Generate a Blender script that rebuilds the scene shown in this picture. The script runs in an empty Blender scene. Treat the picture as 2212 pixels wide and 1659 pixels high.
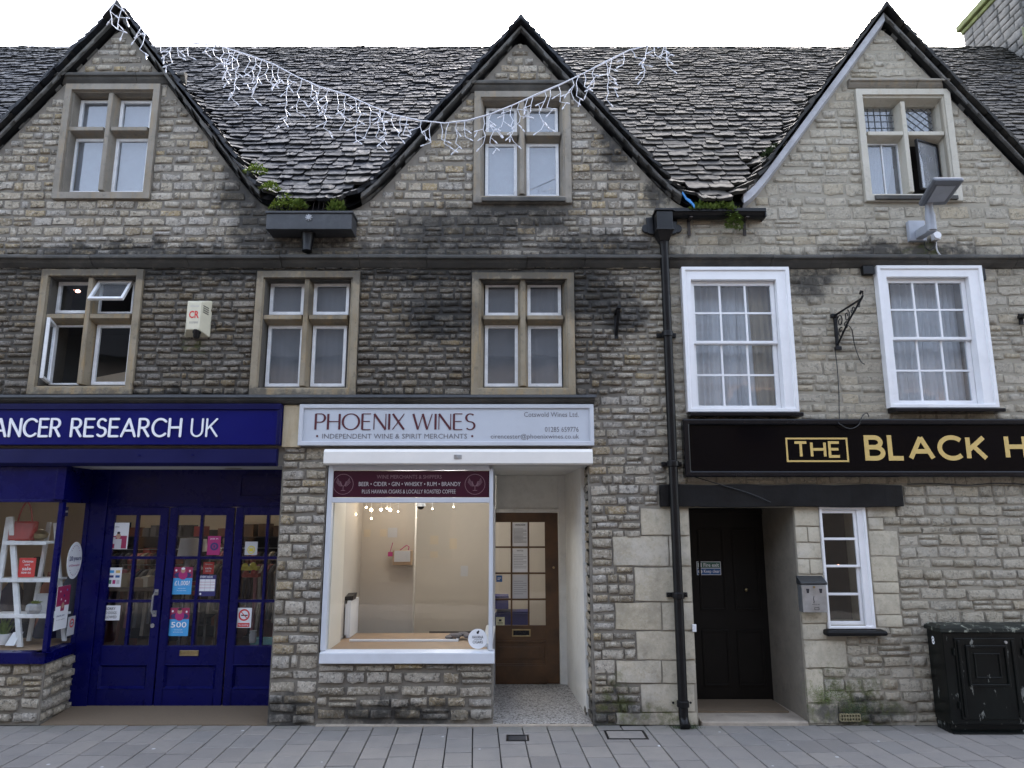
import bpy, bmesh, math, random
from mathutils import Vector, Matrix
R = random.Random(7)
scene = bpy.context.scene
COL = scene.collection
rad = math.radians

# ---------------------------------------------------------------- camera, sky, sun, exposure
TH = rad(10.77); FP = 1550.0; CY = -7.26; CZ = 1.9
cam_d = bpy.data.cameras.new('camera'); cam = bpy.data.objects.new('camera', cam_d); COL.objects.link(cam)
cam.location = (0, CY, CZ); cam.rotation_euler = (rad(90) + TH, 0, 0)
cam_d.sensor_fit = 'HORIZONTAL'; cam_d.sensor_width = 36; cam_d.lens = 36 * FP / 2212
cam_d.clip_end = 2000; scene.camera = cam

world = bpy.data.worlds.new('World'); scene.world = world; world.use_nodes = True
wn, wl = world.node_tree.nodes, world.node_tree.links
for n in list(wn): wn.remove(n)
sky = wn.new('ShaderNodeTexSky'); sky.sky_type = 'NISHITA'; sky.sun_disc = False
SUN_EL, SUN_AZ = rad(42), rad(15)
sky.sun_elevation = SUN_EL; sky.sun_rotation = SUN_AZ
sky.air_density = 1.0; sky.dust_density = 5.0; sky.ozone_density = 1.0
hs = wn.new('ShaderNodeHueSaturation'); hs.inputs['Saturation'].default_value = 0.62
bg = wn.new('ShaderNodeBackground'); bg.inputs['Strength'].default_value = 0.15
wo = wn.new('ShaderNodeOutputWorld')
wl.new(sky.outputs[0], hs.inputs['Color']); wl.new(hs.outputs[0], bg.inputs['Color']); wl.new(bg.outputs[0], wo.inputs[0])
sd = bpy.data.lights.new('sun', 'SUN'); sun = bpy.data.objects.new('sun', sd); COL.objects.link(sun)
sd.energy = 0.5; sd.angle = rad(25); sd.color = (1.0, 0.97, 0.93)
# direction towards the sun: behind the camera, high
sdir = Vector((math.sin(SUN_AZ) * math.cos(SUN_EL), math.cos(SUN_AZ) * math.cos(SUN_EL), math.sin(SUN_EL)))
sun.rotation_euler = sdir.to_track_quat('Z', 'Y').to_euler()
scene.view_settings.view_transform = 'Standard'; scene.view_settings.look = 'None'
scene.view_settings.gamma = 1; scene.view_settings.use_curve_mapping = False
scene.view_settings.exposure = 2.78

# ---------------------------------------------------------------- survey helper: a point of the photograph on a plane at depth Y
def P(px, py, Y=0.0):
    a = (px - 1106) / FP; b = (829.5 - py) / FP
    dy = math.cos(TH) - b * math.sin(TH); dz = math.sin(TH) + b * math.cos(TH)
    t = (Y - CY) / dy
    return a * t, CZ + dz * t
def X(px, py, Y=0.0): return P(px, py, Y)[0]
def Z(py, Y=0.0): return P(1106, py, Y)[1]
def RECT(xl, xr, yt, yb, Y=0.0):
    ym = (yt + yb) / 2
    return X(xl, ym, Y), X(xr, ym, Y), Z(yb, Y), Z(yt, Y)

# ---------------------------------------------------------------- mesh helpers
class MB:
    def __init__(s): s.v = []; s.f = []; s.m = []; s.cur = 0
    def mat(s, i): s.cur = i; return s
    def face(s, pts):
        i = len(s.v); s.v += [tuple(p) for p in pts]; s.f.append(tuple(range(i, i + len(pts)))); s.m.append(s.cur)
    def hexa(s, a, b):      # a, b: two matching quads
        i = len(s.v); s.v += [tuple(p) for p in a] + [tuple(p) for p in b]
        n = len(a)
        F = [tuple(i + k for k in range(n))[::-1], tuple(i + n + k for k in range(n))]
        for k in range(n):
            k2 = (k + 1) % n; F.append((i + k, i + k2, i + n + k2, i + n + k))
        s.f += F; s.m += [s.cur] * len(F)
    def box(s, x0, x1, y0, y1, z0, z1):
        s.hexa([(x0, y0, z0), (x1, y0, z0), (x1, y1, z0), (x0, y1, z0)], [(x0, y0, z1), (x1, y0, z1), (x1, y1, z1), (x0, y1, z1)])
        return s
    def prism_y(s, poly, y0, y1):     # poly in (x, z)
        s.hexa([(x, y0, z) for x, z in poly], [(x, y1, z) for x, z in poly]); return s
    def prism_x(s, poly, x0, x1):     # poly in (y, z)
        s.hexa([(x0, y, z) for y, z in poly], [(x1, y, z) for y, z in poly]); return s
    def ring(s, o, yo, i, yi):        # rect ring (x0,x1,z0,z1) at depth yo to another at yi
        def c(r, y): return [(r[0], y, r[2]), (r[1], y, r[2]), (r[1], y, r[3]), (r[0], y, r[3])]
        A, B = c(o, yo), c(i, yi)
        for k in range(4):
            k2 = (k + 1) % 4; s.face([A[k], A[k2], B[k2], B[k]])
    def frame(s, o, w, y0, y1):       # solid rectangular frame, w a number or (l, r, b, t)
        if not isinstance(w, tuple): w = (w,) * 4
        i = (o[0] + w[0], o[1] - w[1], o[2] + w[2], o[3] - w[3])
        s.ring(o, y0, i, y0); s.ring(i, y0, i, y1); s.ring(i, y1, o, y1); s.ring(o, y1, o, y0)
        return i
    def tube(s, pts, r, n=8, caps=True):
        pts = [Vector(p) for p in pts]; rs = r if isinstance(r, (list, tuple)) else [r] * len(pts)
        rings = []; ref = None
        for k, p in enumerate(pts):
            t = (pts[min(k + 1, len(pts) - 1)] - pts[max(k - 1, 0)])
            if t.length < 1e-9: t = Vector((0, 0, 1))
            t.normalize()
            if ref is None or abs(ref.dot(t)) > .95:
                ref = Vector((0, 0, 1)) if abs(t.z) < .9 else Vector((1, 0, 0))
            u = ref.cross(t).normalized(); w = t.cross(u); ref = w.copy() if False else ref
            i = len(s.v)
            for a in range(n):
                q = p + (u * math.cos(2 * math.pi * a / n) + w * math.sin(2 * math.pi * a / n)) * rs[k]
                s.v.append(tuple(q))
            rings.append(i)
        for k in range(len(rings) - 1):
            for a in range(n):
                a2 = (a + 1) % n
                s.f.append((rings[k] + a, rings[k] + a2, rings[k + 1] + a2, rings[k + 1] + a)); s.m.append(s.cur)
        if caps:
            s.f.append(tuple(rings[0] + a for a in range(n))[::-1]); s.m.append(s.cur)
            s.f.append(tuple(rings[-1] + a for a in range(n))); s.m.append(s.cur)
        return s
    def lathe(s, c, prof, n=16):      # prof: (r, z) about a vertical axis at c
        c = Vector(c); s.tube([c + Vector((0, 0, z)) for r, z in prof], [max(r, .0005) for r, z in prof], n); return s
    def disc_y(s, cx, cz, r, y0, y1, n=28, rz=None):
        rz = rz or r
        s.prism_y([(cx + r * math.cos(2 * math.pi * a / n), cz + rz * math.sin(2 * math.pi * a / n)) for a in range(n)], y0, y1); return s
    def ball(s, c, r, n=8, m=5, sq=(1, 1, 1)):
        c = Vector(c); i = len(s.v)
        for a in range(m + 1):
            ph = math.pi * a / m
            for b in range(n):
                t = 2 * math.pi * b / n
                s.v.append((c.x + r * sq[0] * math.sin(ph) * math.cos(t), c.y + r * sq[1] * math.sin(ph) * math.sin(t), c.z + r * sq[2] * math.cos(ph)))
        for a in range(m):
            for b in range(n):
                b2 = (b + 1) % n
                s.f.append((i + a * n + b, i + (a + 1) * n + b, i + (a + 1) * n + b2, i + a * n + b2)); s.m.append(s.cur)
        return s

def fix_normals(me):
    bm = bmesh.new(); bm.from_mesh(me); bmesh.ops.remove_doubles(bm, verts=bm.verts, dist=1e-6)
    bmesh.ops.recalc_face_normals(bm, faces=bm.faces); bm.to_mesh(me); bm.free()

def link(o, parent=None, label=None, cat=None, group=None, kind=None):
    COL.objects.link(o)
    if parent is not None:
        o.parent = parent; o.matrix_parent_inverse = PW[parent.name].inverted()
    if label: o['label'] = label
    if cat: o['category'] = cat
    if group: o['group'] = group
    if kind: o['kind'] = kind
    PW[o.name] = Matrix.LocRotScale(o.location, o.rotation_euler, o.scale)
    return o
PW = {}
def mk(name, mb, mats, parent=None, smooth=False, bevel=0.0, recenter=True, **kw):
    if not isinstance(mats, (list, tuple)): mats = [mats]
    me = bpy.data.meshes.new(name)
    c = Vector((0, 0, 0)); vs = mb.v
    if recenter and vs:
        lo = [min(v[k] for v in vs) for k in range(3)]; hi = [max(v[k] for v in vs) for k in range(3)]
        c = Vector(((lo[0] + hi[0]) / 2, (lo[1] + hi[1]) / 2, lo[2]))
        vs = [(v[0] - c.x, v[1] - c.y, v[2] - c.z) for v in vs]
    me.from_pydata(vs, [], mb.f)
    for m in mats: me.materials.append(m)
    if len(mats) > 1: me.polygons.foreach_set('material_index', mb.m)
    fix_normals(me)
    if smooth:
        me.polygons.foreach_set('use_smooth', [True] * len(me.polygons))
        try: me.set_sharp_from_angle(angle=rad(42))
        except Exception: pass
    o = bpy.data.objects.new(name, me); o.location = c
    if bevel > 0:
        b = o.modifiers.new('bevel', 'BEVEL'); b.width = bevel; b.segments = 2; b.limit_method = 'ANGLE'; b.angle_limit = rad(40); b.harden_normals = False
    return link(o, parent, **kw)
def empty(name, loc, label, cat, group=None):
    o = bpy.data.objects.new(name, None); o.location = loc; o.empty_display_size = .1
    return link(o, None, label, cat, group)

# ---------------------------------------------------------------- materials
class NT:
    def __init__(s, name):
        s.mat = bpy.data.materials.new(name); s.mat.use_nodes = True
        s.n = s.mat.node_tree.nodes; s.l = s.mat.node_tree.links
        s.b = s.n.get('Principled BSDF'); s.o = s.n.get('Material Output')
    def new(s, t, ins=None, **props):
        nd = s.n.new(t)
        for k, v in props.items(): setattr(nd, k, v)
        for k, v in (ins or {}).items(): s.set(nd, k, v)
        return nd
    def set(s, nd, k, v):
        inp = nd.inputs[k]
        if isinstance(v, bpy.types.NodeSocket): s.l.new(v, inp)
        else: inp.default_value = v
    def noise(s, vec, scale, detail=4, rough=.6):
        return s.new('ShaderNodeTexNoise', {'Vector': vec, 'Scale': scale, 'Detail': detail, 'Roughness': rough}).outputs['Fac']
    def mr(s, v, a, b, c=0., d=1., smooth=False):
        nd = s.new('ShaderNodeMapRange', {'Value': v, 'From Min': a, 'From Max': b, 'To Min': c, 'To Max': d})
        nd.interpolation_type = 'SMOOTHSTEP' if smooth else 'LINEAR'; nd.clamp = True
        return nd.outputs[0]
    def math(s, op, a, b=0.0):
        nd = s.new('ShaderNodeMath', {0: a, 1: b}, operation=op); return nd.outputs[0]
    def mix(s, f, a, b, mode='MIX'):
        nd = s.n.new('ShaderNodeMix'); nd.data_type = 'RGBA'; nd.blend_type = mode
        for i, v in ((0, f), (6, a), (7, b)):
            if isinstance(v, bpy.types.NodeSocket): s.l.new(v, nd.inputs[i])
            elif i == 0: nd.inputs[i].default_value = v
            else: nd.inputs[i].default_value = (*v[:3], 1)
        return nd.outputs[2]
    def ramp(s, v, stops, interp='LINEAR'):
        nd = s.n.new('ShaderNodeValToRGB'); s.l.new(v, nd.inputs[0]); cr = nd.color_ramp; cr.interpolation = interp
        while len(cr.elements) < len(stops): cr.elements.new(.5)
        for e, (p, c) in zip(cr.elements, stops): e.position = p; e.color = (*c, 1)
        return nd.outputs[0]
    def pos(s): return s.new('ShaderNodeNewGeometry').outputs['Position']
    def bump(s, h, strength=.4, dist=.01, normal=None):
        nd = s.new('ShaderNodeBump', {'Height': h, 'Strength': strength, 'Distance': dist})
        if normal is not None: s.l.new(normal, nd.inputs['Normal'])
        return nd.outputs[0]
    def out(s, color=None, rough=None, normal=None, **kw):
        if color is not None: s.set(s.b, 'Base Color', color if isinstance(color, bpy.types.NodeSocket) else (*color, 1))
        if rough is not None: s.set(s.b, 'Roughness', rough)
        if normal is not None: s.l.new(normal, s.b.inputs['Normal'])
        for k, v in kw.items(): s.set(s.b, k, v)
        return s.mat

def paint(name, color, rough=.5, var=.12, scale=6., bump=.05, dirt=0., metal=0., dirtcol=(.06, .055, .045), bscale=60., spec=.5):
    t = NT(name); p = t.pos()
    n = t.noise(p, scale, 5, .65)
    dk = tuple(c * (1 - var) for c in color); lt = tuple(min(1, c * (1 + var)) for c in color)
    c = t.mix(t.mr(n, .3, .7), dk, lt)
    if dirt > 0:
        d = t.noise(p, 3.1, 8, .75)
        c = t.mix(t.math('MULTIPLY', t.mr(d, .5, .72), dirt), c, dirtcol)
    return t.out(c, t.mr(n, .3, .7, rough * .85, min(1, rough * 1.15)), t.bump(t.noise(p, bscale, 4), bump, .004), Metallic=metal, **{'Specular IOR Level': spec})
def plain(name, color, rough=.6): 
    t = NT(name); return t.out(color, rough)
def emis(name, color, strength):
    t = NT(name); t.set(t.b, 'Emission Color', (*color, 1)); t.b.inputs['Emission Strength'].default_value = strength
    return t.out(color, .5)

# weathering field of the facade: where soot, painted shade under the string course, the blackened first floor, and moss sit on the stone
def blob_list(px): return [(P(a, b)[0], P(a, b)[1], P(a + rx, b)[0] - P(a, b)[0], abs(P(a, b - ry)[1] - P(a, b)[1])) for a, b, rx, ry in px]
SOOT_SHADE = blob_list([(548, 490, 52, 90), (600, 535, 60, 40), (700, 525, 60, 28), (530, 420, 60, 60), (520, 395, 45, 60), (575, 520, 60, 60), (660, 520, 110, 45), (1000, 500, 180, 55), (1300, 540, 160, 40), (1120, 470, 150, 45), (900, 545, 200, 25), (300, 545, 300, 18),
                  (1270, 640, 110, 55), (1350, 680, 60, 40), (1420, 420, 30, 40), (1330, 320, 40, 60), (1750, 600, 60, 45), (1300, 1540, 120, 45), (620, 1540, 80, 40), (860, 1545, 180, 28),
                  (1960, 545, 200, 22), (1850, 1540, 140, 35), (700, 640, 60, 60), (960, 680, 90, 60), (400, 860, 500, 16), (330, 590, 420, 20), (980, 592, 440, 22), (1690, 584, 60, 22)])  # final entries put the string course's shade into the wall colour
MOSS = blob_list([(1800, 1500, 75, 60), (1860, 1535, 130, 35), (1780, 1520, 60, 40), (1390, 1550, 110, 30), (1480, 1565, 60, 16), (1330, 1520, 40, 60), (420, 745, 30, 14), (1990, 545, 60, 12), (1870, 1500, 40, 50)])
def weather_group():
    g = bpy.data.node_groups.new('facade_weathering', 'ShaderNodeTree')
    for nm in ('Soot', 'Band', 'Moss', 'Pub'): g.interface.new_socket(nm, in_out='OUTPUT', socket_type='NodeSocketFloat')
    n, l = g.nodes, g.links
    go = n.new('NodeGroupOutput'); geo = n.new('ShaderNodeNewGeometry')
    nz = n.new('ShaderNodeTexNoise'); nz.inputs['Scale'].default_value = 5; nz.inputs['Detail'].default_value = 6; nz.inputs['Roughness'].default_value = .7
    l.new(geo.outputs['Position'], nz.inputs['Vector'])
    sub = n.new('ShaderNodeVectorMath'); sub.operation = 'SUBTRACT'; sub.inputs[1].default_value = (.5, .5, .5); l.new(nz.outputs['Color'], sub.inputs[0])
    sc = n.new('ShaderNodeVectorMath'); sc.operation = 'SCALE'; sc.inputs['Scale'].default_value = .55; l.new(sub.outputs[0], sc.inputs[0])
    wp = n.new('ShaderNodeVectorMath'); wp.operation = 'ADD'; l.new(geo.outputs['Position'], wp.inputs[0]); l.new(sc.outputs[0], wp.inputs[1])
    def field(bl):
        acc = None
        for cx, cz, rx, rz in bl:
            a = n.new('ShaderNodeVectorMath'); a.operation = 'SUBTRACT'; a.inputs[1].default_value = (cx, 0, cz); l.new(wp.outputs[0], a.inputs[0])
            b = n.new('ShaderNodeVectorMath'); b.operation = 'MULTIPLY'; b.inputs[1].default_value = (1 / rx, .15, 1 / rz); l.new(a.outputs[0], b.inputs[0])
            c = n.new('ShaderNodeVectorMath'); c.operation = 'LENGTH'; l.new(b.outputs[0], c.inputs[0])
            m = n.new('ShaderNodeMapRange'); m.interpolation_type = 'SMOOTHSTEP'; m.inputs['From Min'].default_value = 1.3; m.inputs['From Max'].default_value = .5
            l.new(c.outputs['Value'], m.inputs['Value'])
            if acc is None: acc = m.outputs[0]
            else:
                x = n.new('ShaderNodeMath'); x.operation = 'MAXIMUM'; l.new(acc, x.inputs[0]); l.new(m.outputs[0], x.inputs[1]); acc = x.outputs[0]
        return acc
    l.new(field(SOOT_SHADE), go.inputs['Soot']); l.new(field(MOSS), go.inputs['Moss'])
    sx = n.new('ShaderNodeSeparateXYZ'); l.new(wp.outputs[0], sx.inputs[0])
    def mr(v, a, b):
        m = n.new('ShaderNodeMapRange'); m.interpolation_type = 'SMOOTHSTEP'; m.inputs['From Min'].default_value = a; m.inputs['From Max'].default_value = b; l.new(v, m.inputs['Value']); return m.outputs[0]
    def mul(a, b):
        m = n.new('ShaderNodeMath'); m.operation = 'MULTIPLY'; l.new(a, m.inputs[0]); l.new(b, m.inputs[1]); return m.outputs[0]
    l.new(mul(mul(mr(sx.outputs[2], 3.0, 3.2), mr(sx.outputs[2], 4.85, 4.5)), mr(sx.outputs[0], 1.35, .75)), go.inputs['Band'])
    l.new(mr(sx.outputs[0], 1.15, 1.75), go.inputs['Pub'])
    return g
WG = weather_group()

def stone_material(name, single, ashlar=False):
    t = NT(name); p = t.pos()
    w = t.new('ShaderNodeGroup'); w.node_tree = WG
    if single: rnd = t.new('ShaderNodeObjectInfo').outputs['Random']
    else: rnd = t.new('ShaderNodeAttribute', attribute_name='rnd').outputs['Fac']
    off = t.new('ShaderNodeVectorMath', {0: p, 1: (0, 0, 0)}, operation='ADD')
    rv = t.new('ShaderNodeCombineXYZ', {0: t.math('MULTIPLY', rnd, 37.), 1: t.math('MULTIPLY', rnd, 91.), 2: t.math('MULTIPLY', rnd, 53.)}); t.l.new(rv.outputs[0], off.inputs[1])
    q = off.outputs[0]
    if ashlar: base = t.ramp(rnd, [(0, (.36, .325, .25)), (.35, (.42, .385, .31)), (.7, (.45, .42, .36)), (1, (.37, .35, .30))])
    else:
        base = t.ramp(rnd, [(0, (.24, .22, .19)), (.18, (.40, .365, .30)), (.36, (.50, .47, .42)), (.5, (.36, .31, .22)), (.64, (.45, .435, .41)), (.78, (.30, .285, .265)), (.9, (.42, .335, .20)), (1, (.19, .175, .155))])
    n1 = t.noise(q, 9, 6, .7); n2 = t.noise(q, 42, 6, .72); n3 = t.noise(q, 22, 8, .78)
    base = t.mix(t.mr(n1, .35, .7), base, (.43, .385, .31), 'MIX') if ashlar else t.mix(t.math('MULTIPLY', t.mr(n1, .48, .75), .4), base, (.32, .265, .18))
    base = t.mix(t.math('MULTIPLY', t.mr(n2, .48, .62), .6 if not ashlar else .2), base, (.68, .66, .61))              # pale lichen
    pub = w.outputs['Pub']
    base = t.mix(t.math('MULTIPLY', pub, .55), base, (.50, .475, .40))
    pit = t.mr(n3, .535, .59)
    base = t.mix(t.math('MULTIPLY', pit, t.math('SUBTRACT', .74 if not ashlar else .2, t.math('MULTIPLY', pub, .28 if not ashlar else 0.))), base, (.07, .064, .055))
    base = t.mix(t.math('MULTIPLY', w.outputs['Band'], .80), base, t.mix(1.0, base, (.42, .41, .40), 'MULTIPLY'))
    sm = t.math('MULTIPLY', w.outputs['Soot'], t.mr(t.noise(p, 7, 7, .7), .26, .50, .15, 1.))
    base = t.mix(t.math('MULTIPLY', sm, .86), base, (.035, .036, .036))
    mm = t.math('MULTIPLY', w.outputs['Moss'], t.mr(t.noise(p, 8, 6, .7), .46, .62))
    base = t.mix(t.math('MULTIPLY', mm, .85), base, (.09, .105, .03))
    if ashlar:
        st = t.noise(p, 2.6, 8, .72); base = t.mix(t.math('MULTIPLY', t.mr(st, .46, .66), .6), base, (.21, .195, .165)); st2 = t.noise(p, 1.7, 7, .7); base = t.mix(t.math('MULTIPLY', t.mr(st2, .52, .66), .5), base, (.56, .545, .52))
    base = t.mix(1.0, base, (1.31, 1.25, 1.17) if not ashlar else (1.10, 1.06, .98), 'MULTIPLY')
    h = t.math('ADD', t.math('MULTIPLY', n3, 1.2), t.math('ADD', t.math('MULTIPLY', n2, .6), n1))
    if ashlar: nb = t.bump(h, .35, .008)
    else: nb = t.bump(h, 1., .045)
    return t.out(base, .92, nb)
M = {}
M['stone'] = stone_material('limestone_rubble', True); M['stone_joined'] = stone_material('limestone_rubble_small', False)
M['ashlar'] = stone_material('limestone_ashlar', True, True)

def mortar_material():
    t = NT('lime_mortar'); p = t.pos(); w = t.new('ShaderNodeGroup'); w.node_tree = WG
    c = t.mix(t.mr(t.noise(p, 6, 6, .7), .3, .7), (.165, .15, .127), (.245, .22, .182))
    c = t.mix(t.math('MULTIPLY', w.outputs['Pub'], .7), c, (.37, .335, .265))
    c = t.mix(t.math('MULTIPLY', w.outputs['Band'], .75), c, (.06, .056, .05))
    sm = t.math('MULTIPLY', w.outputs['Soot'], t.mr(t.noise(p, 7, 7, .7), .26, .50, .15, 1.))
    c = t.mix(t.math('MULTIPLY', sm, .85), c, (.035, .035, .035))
    c = t.mix(t.math('MULTIPLY', t.math('MULTIPLY', w.outputs['Moss'], t.mr(t.noise(p, 8, 6, .7), .42, .6)), .85), c, (.08, .095, .03))
    return t.out(c, .95, t.bump(t.noise(p, 50, 6, .7), .6, .012))
M['mortar'] = mortar_material()

def dressed_material(name, a, b, stain=.5, gold=.5):
    t = NT(name); p = t.pos(); w = t.new('ShaderNodeGroup'); w.node_tree = WG
    c = t.mix(t.mr(t.noise(p, 3, 5, .6), .35, .65), a, b)
    sx = t.new('ShaderNodeMapping', {'Vector': p, 'Scale': (9, 9, 1.2)})
    st = t.noise(sx.outputs[0], 1.6, 6, .7)
    c = t.mix(t.math('MULTIPLY', t.mr(st, .5, .66), gold), c, (.36, .25, .12))
    c = t.mix(t.math('MULTIPLY', t.mr(t.noise(p, 14, 8, .75), .54, .7), stain), c, (.08, .075, .065))
    c = t.mix(t.math('MULTIPLY', w.outputs['Soot'], .65), c, (.05, .05, .048))
    return t.out(c, .88, t.bump(t.noise(p, 45, 6, .7), .3, .008))
M['dressed'] = dressed_material('dressed_limestone', (.20, .178, .145), (.275, .25, .21), .5, .35)
M['dressed_pale'] = dressed_material('pale_dressed_limestone', (.44, .41, .34), (.50, .47, .40), .3, .25)
M['dressed_gold'] = dressed_material('golden_dressed_limestone', (.22, .18, .12), (.30, .255, .185), .6, .7)
M['dressed_dark'] = dressed_material('sooty_shaded_moulding_stone', (.04, .038, .035), (.105, .10, .09), .7, .05)  # soot tone, darkened further to paint in the shadow under the string course
M['verge'] = dressed_material('sooty_verge_mortar', (.07, .068, .064), (.16, .153, .14), .8, .05)
M['ochre_block'] = dressed_material('ochre_pier_stone', (.50, .41, .26), (.56, .47, .32), .15, .3)

def slate_material(name, single):
    t = NT(name); p = t.pos()
    rnd = t.new('ShaderNodeObjectInfo').outputs['Random'] if single else t.new('ShaderNodeAttribute', attribute_name='rnd').outputs['Fac']
    sx = t.new('ShaderNodeSeparateXYZ', {0: p})
    rv = t.new('ShaderNodeCombineXYZ', {0: t.math('MULTIPLY', rnd, 37.), 1: t.math('MULTIPLY', rnd, 91.), 2: t.math('MULTIPLY', rnd, 53.)})
    q = t.new('ShaderNodeVectorMath', {0: p, 1: rv.outputs[0]}, operation='ADD').outputs[0]
    a = t.ramp(rnd, [(0, (.022, .024, .029)), (.3, (.038, .041, .049)), (.55, (.052, .055, .064)), (.75, (.030, .033, .039)), (.9, (.066, .062, .057)), (1, (.042, .042, .042))])
    b = t.ramp(rnd, [(0, (.022, .022, .022)), (.25, (.046, .043, .037)), (.5, (.078, .070, .056)), (.7, (.030, .031, .032)), (.88, (.110, .10, .082)), (1, (.054, .05, .042))])
    wpx = t.math('ADD', sx.outputs[0], t.math('MULTIPLY', t.noise(p, .9, 4), 1.4))
    c = t.mix(t.mr(wpx, 1.2, 2.4), a, b)
    n1 = t.noise(q, 12, 7, .72); n2 = t.noise(q, 45, 6, .7)
    c = t.mix(t.math('MULTIPLY', t.mr(n1, .5, .68), .65), c, (.018, .018, .018))
    c = t.mix(t.math('MULTIPLY', t.mr(n2, .6, .72), .30), c, (.26, .25, .23))
    top = t.math('MULTIPLY', t.mr(sx.outputs[2], 8.7, 9.6), t.mr(t.noise(p, 1.7, 5), .35, .6))
    c = t.mix(t.math('MULTIPLY', top, .6), c, (.03, .034, .02))
    c = t.mix(1.0, c, (.58, .575, .59), 'MULTIPLY')
    ro = t.mix(t.mr(wpx, 1.0, 2.4), (.40,) * 3, (.62,) * 3)
    ro = t.mix(t.mr(n1, .4, .7), ro, (.72,) * 3)
    return t.out(c, ro, t.bump(t.math('ADD', n1, t.math('MULTIPLY', n2, .5)), .4, .012), **{'Specular IOR Level': .3})
M['slate'] = slate_material('stone_slate', True); M['slate_joined'] = slate_material('stone_slate_small', False)

def glass_material(name, tint=(.93, .95, .95), f0=.055, gloss=(.95, .97, 1.0), dust=0.0):
    t = NT(name); n = t.n; n.remove(t.b)
    lw = t.new('ShaderNodeLayerWeight', {'Blend': .5})
    f = t.math('ADD', t.math('MULTIPLY', t.math('POWER', lw.outputs['Facing'], 5.), 1 - f0), f0)
    tr = t.new('ShaderNodeBsdfTransparent', {'Color': (*tint, 1)})
    gl = t.new('ShaderNodeBsdfGlossy', {'Color': (*gloss, 1), 'Roughness': .02})
    nb = t.bump(t.noise(t.pos(), 2.2, 2), .06, .02); t.l.new(nb, gl.inputs['Normal'])
    m = t.new('ShaderNodeMixShader', {0: f}); t.l.new(tr.outputs[0], m.inputs[1]); t.l.new(gl.outputs[0], m.inputs[2])
    last = m
    if dust > 0:
        df = t.new('ShaderNodeBsdfDiffuse', {'Color': (.5, .52, .55, 1)})
        d2 = t.new('ShaderNodeMixShader', {0: t.mr(t.noise(t.pos(), 3, 6, .7), .3, .75, dust * .4, dust)})
        t.l.new(m.outputs[0], d2.inputs[1]); t.l.new(df.outputs[0], d2.inputs[2]); last = d2
    t.l.new(last.outputs[0], t.o.inputs['Surface'])
    return t.mat
M['glass'] = glass_material('clear_glass', f0=.05)
M['glass_up'] = glass_material('old_window_glass', (.86, .9, .93), .13, dust=.22)
M['white'] = paint('white_gloss_paint', (.80, .80, .81), .38, .04, 5, .06, .10, dirtcol=(.35, .33, .30))
M['white_worn'] = paint('worn_white_paint', (.72, .73, .74), .5, .1, 14, .15, .5, dirtcol=(.38, .36, .32))
M['white_strip'] = paint('greyed_white_mortar', (.42, .42, .44), .8, .15, 9, .3, .5, dirtcol=(.2, .2, .2))
M['white_wall'] = paint('white_masonry_paint', (.66, .65, .61), .8, .08, 3, .3, .4, dirtcol=(.36, .34, .29), bscale=35)
M['blue'] = paint('deep_blue_gloss', (.0014, .0022, .066), .28, .15, 4, .05, spec=.22)
M['blue_sign'] = paint('deep_blue_sign', (.002, .0038, .105), .32, .08, 2, .02, spec=.22)
M['blue_dark'] = paint('shutter_blue', (.0012, .0016, .05), .4, .1, 3, .03, spec=.22)
M['black'] = paint('black_gloss', (.006, .006, .008), .22, .2, 5, .05, .1, dirtcol=(.03, .03, .03), spec=.3)
M['black_sign'] = paint('black_sign_board', (.0012, .0012, .0025), .12, .15, 2, .02, spec=.16)
M['iron'] = paint('black_iron', (.005, .005, .006), .35, .3, 9, .2, .25, dirtcol=(.02, .018, .016), spec=.3)
M['rust'] = paint('rusty_iron', (.03, .022, .018), .7, .4, 20, .4)
M['lead'] = paint('lead_sheet', (.034, .036, .040), .5, .3, 7, .2, .45, dirtcol=(.12, .125, .13))
M['grey_sign'] = paint('pale_grey_sign', (.52, .55, .60), .45, .03, 2, .02, .05)
M['grey_frame'] = paint('pale_grey_frame', (.56, .58, .62), .35, .05, 5, .03, .1, dirtcol=(.3, .3, .3))
M['maroon'] = paint('maroon_panel', (.040, .004, .015), .35, .05, 2, .02, spec=.3)
M['maroon_ink'] = plain('maroon_ink', (.085, .012, .020), .5)
M['grey_ink'] = plain('grey_ink', (.16, .155, .17), .6)
M['pale_ink'] = plain('pale_lettering', (.45, .42, .42), .5)
M['pink_ink'] = plain('dull_pink_lettering', (.20, .11, .13), .5)
M['letter_white'] = plain('white_acrylic', (.86, .87, .90), .35)
M['gold'] = plain('gold_lettering', (.62, .44, .15), .4)
M['wood'] = paint('brown_stained_wood', (.080, .037, .013), .45, .35, 5, .15)
M['wood_light'] = paint('light_wood_board', (.33, .22, .135), .5, .2, 8, .1)
M['beam'] = paint('black_painted_timber', (.0045, .0045, .005), .5, .4, 6, .5, .1, bscale=18, spec=.25)
M['darkdoor'] = paint('black_door_paint', (.0075, .0062, .005), .5, .35, 4, .1, spec=.2)
M['peach'] = paint('peach_plaster', (.53, .475, .41), .8, .04, 2, .05)
M['cream_wall'] = paint('cream_plaster', (.58, .49, .37), .8, .06, 2, .05)
M['shop_floor'] = paint('shop_floor', (.12, .085, .06), .5, .2, 6, .1)
M['dark_int'] = paint('unlit_room', (.045, .045, .048), .9, .2, 2, .05)
M['net'] = paint('net_curtain', (.17, .18, .205), .9, .12, 8, .1)
M['net_dark'] = paint('dark_net_curtain', (.115, .12, .13), .9, .15, 8, .1)
M['curtain'] = paint('white_voile', (.64, .64, .65), .9, .06, 5, .1)
M['curtain_tan'] = paint('tan_curtain', (.36, .29, .19), .9, .1, 5, .1)
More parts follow.
